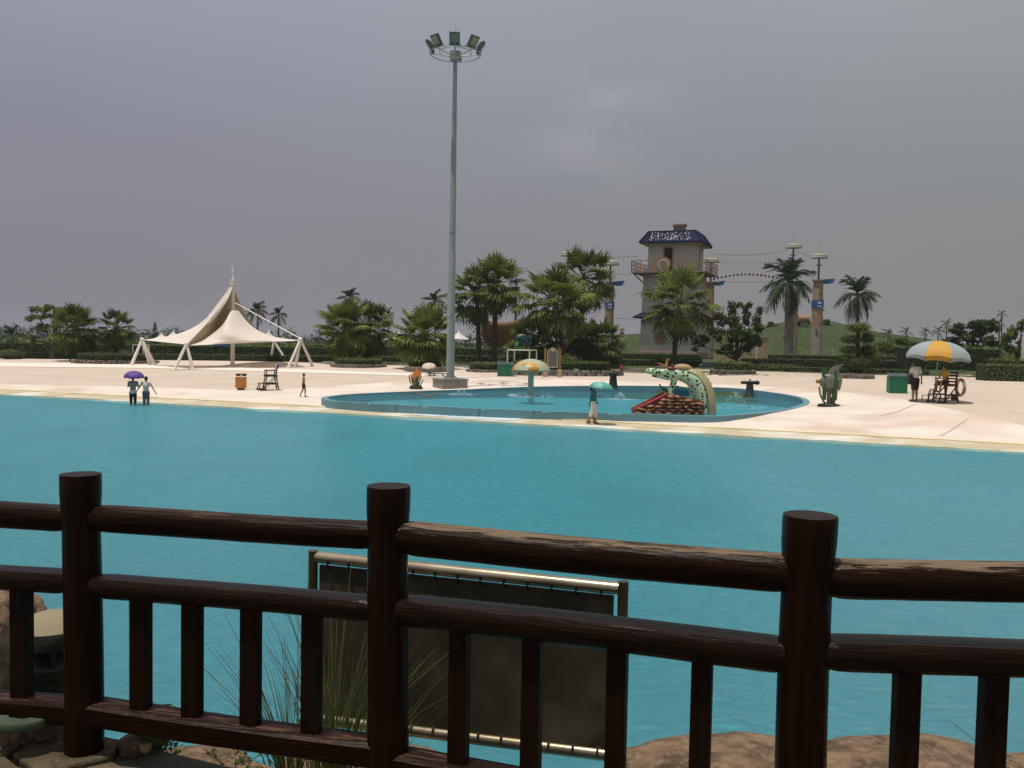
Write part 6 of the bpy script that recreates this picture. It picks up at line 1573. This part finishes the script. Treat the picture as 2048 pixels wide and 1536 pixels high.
bdm.ell(D(1295, 744), (6.5*k, 5*k, 6*k), 14, 8).ell(D(1338, 745), (12*k, 10*k, 9*k), 14, 8)
link('dragon_body', remesh(bdm, 'dragon_body', m_drg, .035, 3), root)
MB().tube([D(1302, 752), D(1318, 755), D(1335, 757), D(1345, 756)], [3*k, 3.5*k, 5*k, 5*k], 10).build('lower_jaw', m_drg, root, True)
MB().tube(rs([D(1346, 757), D(1345, 768), D(1340, 780), D(1342, 792)], 10), [7*k, 7*k, 6.5*k, 6*k]+[6*k]*7, 12).build('foreleg', m_drg, root, True)
# beige ridge along the outside of the arch
m_ridge = mat('beige_ridge', (.42, .37, .20), .6, (.36, .31, .17), 1.5, stretch=(1, 1, 1))
Pq = [(1372, 737), (1390, 740), (1407, 750), (1419, 766), (1426, 786), (1430, 806), (1431, 830)]; In = [(1372, 742), (1386, 748), (1397, 758), (1406, 772), (1411, 790), (1414, 808), (1416, 830)]
Po = rs([D(u, v) for u, v in Pq], 24); Pi = rs([D(u, v) for u, v in In], 24)
V = []; Fq = []
for a, c in zip(Po, Pi):
    for q, yy in ((a, -.14), (a, .14), (c, .30), (c, -.30)): V.append((q.x, yy, q.z))
for i in range(24):
    for e in range(4): Fq.append((i*4+e, i*4+(e+1) % 4, (i+1)*4+(e+1) % 4, (i+1)*4+e))
MB().add(V, Fq).build('back_ridge', m_ridge, root, True)
for i in range(2, 23, 2): MB().tube([tuple(Po[i]), tuple(Po[i]+(Po[i]-Pi[i]).normalized()*.05)], [.06, .02], 6).build('ridge_tooth', m_ridge, root)
for sy in (-1, 1): MB().ell(D(1340, 738, sy*.17), (8*k, .07, 3.6*k), 12, 6).build('eye_patch', mat('crimson', (.22, .01, .02), .4), root, True)
for sy in (-1, 1):
    MB().ell(D(1293, 741, sy*.08), (1.2*k, .03, 1.2*k), 8, 6).build('nostril', m_black, root, True)
    MB().tube(rs([D(1334, 738, sy*.1), D(1328, 733, sy*.16), D(1320, 730, sy*.2), D(1313, 727, sy*.22)], 8), [2*k]*2+[1.5*k]*4+[.9*k, .7*k, .5*k], 8).tube([D(1330, 732, sy*.15), D(1331, 725, sy*.17), D(1333, 717, sy*.18)], [1.6*k, 1.2*k, .5*k], 8).build('antler', mat('horn_orange', (.50, .22, .06), .5), root, True)
MB().ell(D(1342, 732), (4*k, .12, 3*k), 10, 6).build('dark_crest', m_dkgreen, root, True)
MB().ell(D(1362, 736), (19*k, .26, 8*k), 14, 8).build('grey_mane', mat('grey_mane', (.30, .27, .20), .7, (.4, .25, .1), 2), root, True)
MB().tube(rs([D(1340, 784, .1), D(1330, 782, .1), D(1322, 776, .1), D(1318, 770, .1)], 8), [3*k]*3+[2.2*k]*3+[1.5*k]*3, 8).build('small_claw', mgl, root, True)
MB().tube([D(1326, 784, .1), D(1330, 776, .1)], [2*k, 1*k], 8).build('small_claw', mgl, root, True)
# blue slide inside the arch
sl = thing('blue_slide', 'blue slide seen through the arch of the dragon', 'slide', b+Vector((0, .5, 0)))
mb = MB(); mb.add([tuple(D(u, v, y)) for u, v in ((1347, 773), (1378, 776), (1384, 794), (1350, 794)) for y in (0, .5)], [(0, 2, 4, 6), (7, 5, 3, 1), (0, 1, 3, 2), (2, 3, 5, 4), (4, 5, 7, 6), (6, 7, 1, 0)]); mb.build('slide_panel', mat('slide_blue', (.05, .30, .46), .4, (.06, .26, .42), 2), sl)
MB().tube([D(1345, 772, -.05), D(1362, 775, -.05), D(1380, 777, -.05)], 1.6*k, 8).build('slide_rim', m_drg, sl, True)
# rock ramp with painted stones and a red edge
ro = thing('rock_ramp', 'brown stone ramp with a red sliding edge in front of the dragon', 'slide', b+Vector((0, -.75, 0)))
prof = [(1264, 821), (1326, 789), (1350, 790), (1376, 796), (1399, 801), (1400, 829), (1264, 829)]
MB().prism([((u-1400)*k, (826-v)*k) for u, v in prof], -.02, .9).build('ramp_core', mat('mortar_brown', (.13, .06, .034), .9, (.09, .042, .024), 3), ro)
m_st = mat('painted_stone', (.27, .115, .062), .7, (.20, .085, .045), 2.5, bump=.5, obj_rand=.35)
def topv_(u): return interp(u, [(1264, 821), (1326, 789), (1350, 790), (1376, 796), (1399, 801)])
sm = [MB().ell((0, 0, 0), (.5, .16, .5), 12, 8, jit=.35, sc=2.0+q).mesh('stone', m_st, True) for q in range(4)]
q_ = random.Random(3)
for row in range(6):
    v = 825-row*6.4; u = 1262+q_.uniform(0, 8)
    while u < 1397:
        wd = q_.uniform(11, 25)
        if u+wd > 1400: wd = 1400-u
        if v-3.0 > topv_(u+wd/2)-.5 and wd > 4:
            link('stone', q_.choice(sm), ro, ((u+wd/2-1400)*k, -.03, (826-v)*k), (0, q_.uniform(-.22, .22), 0), (wd*k*1.06, 1.0, 7.4*k*q_.uniform(.85, 1.1)))
        u += wd
MB().tube([((1262-1400)*k, .0, (826-821)*k), ((1295-1400)*k, .0, (826-804.5)*k), ((1327-1400)*k, .0, (826-787)*k)], 2.2*k, 8).build('red_edge', mat('red_paint', (.34, .02, .025), .5), ro, True)
MB().tube([((1262-1400)*k, .85, (826-821)*k), ((1327-1400)*k, .85, (826-787)*k)], 2.2*k, 8).build('red_edge', mat('red_paint', (.34, .02, .025), .5), ro, True)
# ------------------------------------------------------------------ terrace, bank and log fence
DZ = 1.5
def dk(u, v, z=DZ): return onz(u, v, z)
# terrace slab: its pool-side edge follows the fence
TE = [(-6, 4.35), (-3.2, 3.82), (-2.2, 3.66), (-1.75, 3.56), (-1.35, 3.42), (-1.05, 3.30), (-.6, 3.22), (0, 3.10), (.5, 2.95), (.9, 2.84), (2.5, 2.80), (6, 2.80)]
def te(x): return clampi(x, TE)
X_ = [x for x, y in TE]
V = [(x, y, DZ-.03) for x, y in TE]+[(6, -4, DZ-.03), (-6, -4, DZ-.03)]; n = len(V)
V2 = V+[(x, y, -1.2) for x, y, z in V]
me = bpy.data.meshes.new('terrace'); me.from_pydata(V2, [], [tuple(range(n))[::-1], tuple(range(n, 2*n))]+[(i, (i+1) % n, (i+1) % n+n, i+n) for i in range(n)]); me.materials.append(mat('terrace_mortar', (.10, .085, .065), .95, (.07, .06, .045), 4, bump=.5))
bm = bmesh.new(); bm.from_mesh(me); bmesh.ops.recalc_face_normals(bm, faces=bm.faces); bm.to_mesh(me); bm.free()
ter = struct(link('terrace', me))
# irregular flagstones, the ones the picture shows and a margin round them
q_ = random.Random(12)
nr = 14
sites = {}
gx0, gy0, cs = -3.2, 1.0, .34
import itertools
for i in range(16):
    for j in range(9): sites[(i, j)] = Vector((gx0+(i+.5*(j % 2)+q_.uniform(-.22, .22))*cs, gy0+(j+q_.uniform(-.2, .2))*cs, 0))
def clip(poly, a, b_):
    m_ = (a+b_)/2; nn = (b_-a); out = []
    for i in range(len(poly)):
        p, q = poly[i], poly[(i+1) % len(poly)]; dp, dq = (p-m_).dot(nn), (q-m_).dot(nn)
        if dp <= 0: out.append(p)
        if dp*dq < 0: out.append(p.lerp(q, dp/(dp-dq)))
    return out
for key, s_ in sites.items():
    poly = [s_+Vector((dx, dy, 0))*cs*1.2 for dx, dy in ((-1, -1), (1, -1), (1, 1), (-1, 1))]
    for k2, s2 in sites.items():
        if k2 != key and (s2-s_).length < cs*2.6: poly = clip(poly, s_, s2)
        if len(poly) < 3: break
    if len(poly) < 3: continue
    if any(p.y > te(p.x)-.03 for p in poly):
        poly = [Vector((p.x, min(p.y, te(p.x)-.03), 0)) for p in poly]
        if s_.y > te(s_.x)-.05: continue
    c = sum(poly, Vector())/len(poly); poly = [c+(p-c)*(.93-.01) for p in poly]
    n = len(poly); h_ = q_.uniform(-.004, .006)
    top = [c+(p-c)*.97 for p in poly]
    mb = MB().add([(p.x-c.x, p.y-c.y, -.03) for p in poly]+[(p.x-c.x, p.y-c.y, h_-.008) for p in poly]+[(p.x-c.x, p.y-c.y, h_) for p in top], [tuple(range(2*n, 3*n))]+[(i, (i+1) % n, (i+1) % n+n, i+n) for i in range(n)]+[(i+n, (i+1) % n+n, (i+1) % n+2*n, i+2*n) for i in range(n)])
    mb.build('flagstone', m_flag, ter, loc=(c.x, c.y, DZ))

# boulders of the bank
def rockmesh(r_, seed, sub=4, amp=.22, flat=.5):
    bm = bmesh.new(); bmesh.ops.create_icosphere(bm, subdivisions=sub, radius=1)
    off = Vector((seed*7.3, seed*1.7, seed*3.1))
    for v in bm.verts:
        p = v.co.copy(); d = 1+amp*mnoise.noise(p*1.1+off)+amp*.45*mnoise.noise(p*2.6+off)+amp*.22*mnoise.noise(p*7+off)-amp*.24*abs(mnoise.noise(p*11+off))+amp*.12*mnoise.noise(p*26+off)
        q = p*d; q.z = q.z if q.z < flat else flat+(q.z-flat)*.35
        v.co = Vector((q.x*r_[0], q.y*r_[1], q.z*r_[2]))
    me = bpy.data.meshes.new('boulder'); bm.to_mesh(me); bm.free(); me.materials.append(m_rock)
    me.polygons.foreach_set('use_smooth', [True]*len(me.polygons)); return me
def boulder(label, c, r_, seed, rz=0, sub=5, amp=.22): return tag(link('boulder', rockmesh(r_, seed, sub, amp), None, c, (0, 0, rz)), label, 'boulder', 'boulders along the bank')
boulder('brown boulder beyond the fence below the balusters right of the hanging board', (.96, 3.62, 1.01), (.58, .42, .62), 3, amp=.16)
boulder('broad flat brown boulder behind the thick right post', (1.70, 3.60, 1.00), (.74, .44, .62), 5, .2, amp=.16)
boulder('brown boulder at the far right beyond the last balusters', (2.52, 3.55, 1.00), (.70, .42, .56), 8, -.3, amp=.16)
boulder('large rough boulder at the far left beyond the fence', (-3.05, 4.75, 1.15), (.50, .5, .85), 14)
boulder('lower tan boulder beside the green garden lamp', (-2.62, 4.25, .90), (.32, .30, .50), 17)
boulder('small tan boulder under the first left baluster bay', (-1.42, 3.92, .92), (.34, .26, .46), 20)
boulder('flat tan slab of rock jutting over the water left of the reeds', (-1.06, 3.55, 1.12), (.28, .17, .31), 23, -.12)
boulder('long dark kerb rock behind the left post', (-2.12, 3.50, 1.40), (.44, .15, .30), 26)
boulder('small rounded stone on the terrace edge right of the left post', (-1.44, 3.40, 1.50), (.07, .06, .06), 29, sub=3)
boulder('brown boulder supporting the left end of the hanging board', (-.72, 4.7, .35), (.6, .5, .75), 31)

# fence
fence = thing('log_fence', 'dark varnished log fence with thick posts, three rails and square balusters', 'fence', (0, 0, DZ))
def fp(u, Y): p = at(u, 1000, Y); return Vector((p.x, p.y, 0))
PX = [fp(164, 3.35), fp(780, 3.17), fp(1622, 2.72)]
PL = PX[0]+(PX[0]-PX[1]); PR = PX[2]+Vector((1.42, -.02, 0))
posts = [PL]+PX+[PR]
def post(p, r_, ztop, seed):
    mb = MB(); prof = [(r_*1.0, -.02), (r_*1.0, .20), (r_*.985, .205), (r_*.97, .62), (r_*.95, .86), (r_*.97, .93), (r_*1.03, 1.0), (r_*1.035, ztop-.012), (r_*1.01, ztop), (r_*.02, ztop+.002)]
    seg = 22; V = []; o = Vector((seed*3.3, 0, 0))
    prof2 = []
    for (ra, za), (rb, zb) in zip(prof, prof[1:]):
        m_ = max(1, int((zb-za)/.05)); prof2 += [(lerp(ra, rb, i/m_), lerp(za, zb, i/m_)) for i in range(m_)]
    prof2.append(prof[-1])
    for r__, z in prof2:
        for k in range(seg):
            a = 2*PI*k/seg; q = 1+.018*mnoise.noise(Vector((math.cos(a)*2, math.sin(a)*2, z*1.5))+o)+.012*math.cos(8*a+seed)
            V.append((r__*q*math.cos(a)+.006*math.sin(z*3+seed), r__*q*math.sin(a), z))
    n = len(prof2); Fq = [(i*seg+k, i*seg+(k+1) % seg, (i+1)*seg+(k+1) % seg, (i+1)*seg+k) for i in range(n-1) for k in range(seg)]
    mb.add(V, Fq+[tuple((n-1)*seg+k for k in range(seg))]); return mb.build('post', m_post, fence, True, loc=(p.x, p.y, 0))
for i, (p, r_, zt) in enumerate(zip(posts, (.072, .0715, .077, .079, .078), (1.07, 1.072, 1.079, 1.087, 1.09))): post(p, r_, zt, i)
# chipped yellow wood on the left post, and the notch bevels where rails enter
MB().add([], []) 
def log(a, b_, za, zb, ry, rz_, name, m, seed, flatten=0, square=False, endt=.10):
    d = (b_-a); Ln = d.length; ang = math.atan2(d.y, d.x); n = 46; seg = 20; V = []
    for i in range(n+1):
        t = i/n; x = t*Ln; e = min(x, Ln-x); ts = min(1, .72+.28*e/endt) if endt else 1
        for k in range(seg):
            an = 2*PI*k/seg; c, s_ = math.cos(an), math.sin(an)
            if square:
                m_ = (abs(c)**7+abs(s_)**7)**(-1/7); c *= m_; s_ *= m_
            q = 1+.035*mnoise.noise(Vector((x*2.2+seed*9, c*.9, s_*.9)))+.022*mnoise.noise(Vector((x*7+seed*5, c*2.5, s_*2.5)))
            y = c*ry*q*ts; z = s_*rz_*q*ts
            if flatten and z > rz_*flatten: z = rz_*flatten+(z-rz_*flatten)*.22
            V.append((x, y, z+lerp(za, zb, t)+.006*math.sin(t*PI+seed)))
    Fq = [(i*seg+k, i*seg+(k+1) % seg, (i+1)*seg+(k+1) % seg, (i+1)*seg+k) for i in range(n) for k in range(seg)]+[tuple(range(seg))[::-1], tuple(n*seg+k for k in range(seg))]
    return MB().add(V, Fq).build(name, m, fence, True, loc=(a.x, a.y, 0), rot=(0, 0, ang))
for i, (a, b_) in enumerate(zip(posts, posts[1:])):
    tp = .895 if i != 3 else .905
    log(a, b_, .905 if i < 2 else .90, .905 if i > 0 else .905, .052 if i < 2 else .063, .056 if i < 2 else .067, 'top_rail', m_railtop if i > 1 else m_railtop2, i+1, flatten=.75)
    log(a, b_, *((.66, .656), (.656, .628), (.636, .65), (.66, .66))[i], .055 if i < 2 else .064, .055 if i < 2 else .066, 'middle_rail', m_railmid, i+11, flatten=.55)
    log(a, b_, *((.145, .16), (.16, .10), (.078, .07), (.08, .08))[i], .058, .045, 'bottom_rail', m_railbot, i+21, square=True, endt=0)
# cracks: a raised lip along the middle rails (double ledge)
def balus(u, seg_i, wd):
    a, b_ = posts[seg_i], posts[seg_i+1]; d = ray(u, 1300); # intersect with the fence line in plan
    dx, dy = b_.x-a.x, b_.y-a.y; den = d.x*dy-d.y*dx; t = (a.x*dy-a.y*dx)/den; p = Vector((d.x*t, d.y*t, 0))
    ang = math.atan2(dy, dx)
    o = MB().box((0, 0, .375), (wd*1.0, .058, .53)).build('baluster', m_balu, fence, bevel=.006, loc=(p.x, p.y, 0), rot=(0, 0, ang))
    return o
for us, si in (((44,), 0), ((282, 385, 502, 624), 1), ((920, 1066, 1236, 1406), 2), ((1816, 1990), 3)):
    for u in us: balus(u, si, .066 if si < 3 else .072)
for x_, si in ((.25, 0), (.5, 0), (.72, 0), (.62, 3), (.85, 3)):
    a, b_ = posts[si], posts[si+1]; p = a.lerp(b_, x_); d = b_-a
    if si == 0 and x_ > .7: continue
    MB().box((0, 0, .375), (.068, .058, .53)).build('baluster', m_balu, fence, bevel=.006, loc=(p.x, p.y, 0), rot=(0, 0, math.atan2(d.y, d.x)))

# hanging board beyond the fence
TL, TRr = at(634, 1114, 4.7), at(1238, 1177, 4.2); BL, BR = at(634, 1436, 4.7), at(1238, 1512, 4.2)
BL = Vector((TL.x, TL.y, BL.z)); BR = Vector((TRr.x, TRr.y, BR.z))
o_ = (BL+BR)/2
sb = thing('hanging_board', 'dark brown panel seen from behind, framed by polished brass tubes beyond the fence', 'sign board', o_)
tr_ = .031
MB().tube([tuple(TL-o_), tuple(TRr-o_)], tr_, 16).build('top_tube', m_gold, sb, True); MB().tube([tuple(BL-o_), tuple(BR-o_)], tr_, 16).build('bottom_tube', m_gold, sb, True)
for (t_, bb, s_) in ((TL, BL, -1), (TRr, BR, 1)):
    MB().tube([tuple(t_-o_+Vector((s_*.02, 0, .035))), (t_.x-o_.x+s_*.02, t_.y-o_.y, -.9)], .026, 14).build('side_post', mat('bronze_tube', (.16, .11, .06), .35, (.10, .07, .04), 4, metal=.7), sb, True)
dd = (BR-BL).normalized(); pn = Vector((dd.y, -dd.x, 0))
def bp(s_, t_): return BL.lerp(BR, s_).lerp(TL.lerp(TRr, s_), t_)-o_
V = []; 
for y in (-.008, .008):
    for s_, t_ in ((.012, .03), (.985, .03), (.985, .955), (.012, .955)): V.append(tuple(bp(s_, t_)+pn*y))
MB().add(V, [(0, 1, 2, 3), (7, 6, 5, 4), (0, 4, 5, 1), (1, 5, 6, 2), (2, 6, 7, 3), (3, 7, 4, 0)]).build('panel_sheet', m_board, sb)
lc = mat('lacing_cord', (.03, .022, .015), .8)
for i in range(13):
    s_ = .05+.9*i/12
    for tt, r0__ in ((.955, 1), (.06, 0)):
        c = TL.lerp(TRr, s_)-o_ if r0__ else BL.lerp(BR, s_)-o_
        e = bp(s_, .935 if r0__ else .05)
        MB().tube([tuple(c+pn*.036), tuple(c+pn*.03+Vector((0, 0, -.03 if r0__ else .03))), tuple(e+pn*.012)], .005, 5).build('lacing', lc, sb)

# green garden lamp at the left
b = Vector((at(104, 1300, 4.15).x, 4.15, 0)); zb = at(104, 1425, 4.15).z; zc_ = at(104, 1222, 4.15).z
b.z = zb; root = thing('garden_speaker', 'dark green mushroom-shaped garden speaker with a sandy cap beside the left post', 'garden speaker', b); h_ = zc_-zb
MB().lathe([(.135, 0), (.135, h_*.40), (.145, h_*.42), (.145, h_*.50), (.12, h_*.54), (.03, h_*.72), (.03, h_*.80)], seg=28).build('speaker_body', m_dkgreen, root, True)
MB().lathe([(.14, h_*.70), (.165, h_*.70), (.17, h_*.82), (.165, h_*.86), (.05, h_*.88)], seg=28).build('cap_rim', m_dkgreen, root, True)
MB().lathe([(.165, h_*.862), (.12, h_*.94), (.06, h_*.985), (.01, h_)], seg=28).build('cap_top', m_capst, root, True)
for i in range(4):
    a = i*PI/2+.5; MB().tube([(math.cos(a)*.12, math.sin(a)*.12, h_*.50), (math.cos(a)*.145, math.sin(a)*.145, h_*.72)], .012, 6).build('strut', m_dkgreen, root)
b = dk(52, 1437, 1.615); tag(MB().lathe([(.11, -.02), (.115, 0), (.11, .012), (.06, .014), (.055, .006), (.01, .006)], seg=32).build('metal_disc', mat('pale_green_lid', (.075, .10, .068), .6, (.05, .07, .045), 5, spec=.2), None, True, loc=(b.x, b.y, 1.625)), 'round pale green lid lying on the kerb rock under the lowest rail', 'lid')

# reeds and small plants
def reeds(label, b, n, h, spread, seed, m, seeded=True, lean=0.0, group='reeds along the bank'):
    root = thing('reed_clump', label, 'reeds', b, 0, group); r_ = random.Random(seed); V = []; Fq = []; W2 = []; F2 = []
    for i in range(n):
        a = r_.uniform(0, 2*PI); L_ = h*r_.uniform(.45, 1.1); s_ = r_.uniform(0, spread)*.35; x0, y0 = math.cos(a)*s_, math.sin(a)*s_*.6
        dx, dy = math.cos(a)*spread*r_.uniform(.3, 1.25)+lean, math.sin(a)*spread*r_.uniform(.2, .8)
        w_ = r_.uniform(.0014, .0048); pts = []
        for j in range(8):
            t = j/7; bend = t**1.8; pts.append(Vector((x0+dx*bend, y0+dy*bend, L_*(t-.20*r_.uniform(.9, 1.1)*bend*(dx*dx+dy*dy)**.5*2))))
        o = len(V); nn = Vector((-math.sin(a+.7), math.cos(a+.7), 0))
        nn = Vector((1, .25, 0)).normalized() if r_.random() < .6 else nn
        for j, p in enumerate(pts):
            ww = w_*(1-j/7.5); V += [tuple(p-nn*ww), tuple(p+nn*ww)]
        for j in range(7): Fq.append((o+2*j, o+2*j+1, o+2*j+3, o+2*j+2))
    link('blades', rawmesh('blades', V, Fq, m), root)
    if seeded:
        st_ = MB()
        for i in range(int(n*.12)):
            a = r_.uniform(0, 2*PI); L_ = h*r_.uniform(.7, 1.25); dx, dy = math.cos(a)*spread*1.6*r_.uniform(.4, 1)+lean, math.sin(a)*spread*.8
            st_.tube([(dx*t**1.5, dy*t**1.5, L_*t*(1-.15*t)) for t in (0, .35, .7, 1)], [.0022, .002, .0016, .001], 4)
        st_.build('dry_stalks', mat('dry_stalk', (.10, .07, .03), .9, (.16, .12, .05), 4), root)
    return root
m_reed = mat('reed_green', (.11, .15, .035), .6, (.16, .17, .06), 4, transl=.35); m_reed2 = mat('reed_pale', (.17, .17, .06), .7, (.12, .13, .04), 4, transl=.25)
b = at(655, 1536, 3.75); reeds('tall clump of reeds rising behind the balusters, left of the middle post', (b.x+.02, 3.78, 1.05), 130, 1.0, .30, 1, m_reed, lean=.05)
b = at(560, 1536, 3.9); reeds('sparser pale reeds at the left of the tall clump', (b.x+.03, 3.95, 1.0), 70, .85, .26, 2, m_reed2, lean=-.10)
b = at(700, 1536, 3.8); reeds('reeds whose blades cross the brown panel right of the middle post', (b.x+.02, 3.7, 1.0), 34, .9, .42, 3, m_reed, lean=.16)
reeds('reed blades at the right edge beyond the last baluster', (2.05, 3.35, 1.28), 26, .42, .26, 4, m_reed2, lean=-.12)
def leafy(label, b, n, r_, seed, m, leaf=.03):
    root = thing('weed', label, 'weed', b, 0, 'weeds in the terrace edge'); q = random.Random(seed); mb = MB(); P = []; N = []
    for i in range(n):
        a = q.uniform(0, 2*PI); e = Vector((math.cos(a)*r_*q.uniform(.3, 1), math.sin(a)*r_*.6*q.uniform(.3, 1), r_*q.uniform(.15, .8)))
        mb.tube([(0, 0, 0), tuple(e*.5+Vector((0, 0, .01))), tuple(e)], [.0025, .002, .001], 4)
        for j in range(9): t = q.uniform(.3, 1.05); P.append(tuple(e*t+Vector((q.uniform(-1, 1), q.uniform(-1, 1), q.uniform(-1, 1)))*.018)); N.append((0, 0, 1))
    mb.build('stems', m_bark, root); Vv, Ff = leafquads(np.array(P), np.array(N, float), leaf, jitter=.7); link('leaves', rawmesh('leaves', Vv, Ff, m), root)
leafy('low leafy weed growing at the terrace edge right of the left post', dk(275, 1500, 1.5)+Vector((0, .08, 0)), 34, .16, 1, m_leafA, .032)
leafy('smaller weed on the tan rock slab', dk(318, 1505, 1.44), 16, .09, 2, m_leafA, .026)
leafy('thin twiggy weed in front of the water below the bottom rail', at(470, 1536, 3.6)-Vector((0, 0, .05)), 22, .20, 3, m_leafB, .026)
leafy('small weed on the left boulders beside the kerb rock', (-1.72, 3.62, 1.47), 18, .08, 4, m_leafB, .025)
# fallen leaf
b = dk(291, 1497, 1.50); tag(MB().ell((0, 0, 0), (.026, .045, .006), 10, 6, jit=.3).build('fallen_leaf', mat('tan_leaf', (.38, .24, .12), .8), None, True, loc=(b.x, b.y, 1.52), rot=(.5, .3, .4)), 'curled tan fallen leaf among the weeds by the left post', 'leaf')
# ------------------------------------------------------------------ thin haze in the air
hz = MB().box((100, 650, 11.4), (1500, 1340, 27)).build('haze', None)
hm = bpy.data.materials.new('haze_air'); hm.use_nodes = True; nt = hm.node_tree; nt.nodes.clear()
ho = nt.nodes.new('ShaderNodeOutputMaterial'); hv = nt.nodes.new('ShaderNodeVolumePrincipled'); hv.inputs['Density'].default_value = .00028; hv.inputs['Color'].default_value = (.80, .84, .92, 1); hv.inputs['Anisotropy'].default_value = .2
nt.links.new(hv.outputs[0], ho.inputs['Volume']); hz.data.materials.clear(); hz.data.materials.append(hm); hz['kind'] = 'stuff'
hz['label'] = 'thin pale haze lying over the whole park'; hz['category'] = 'haze'
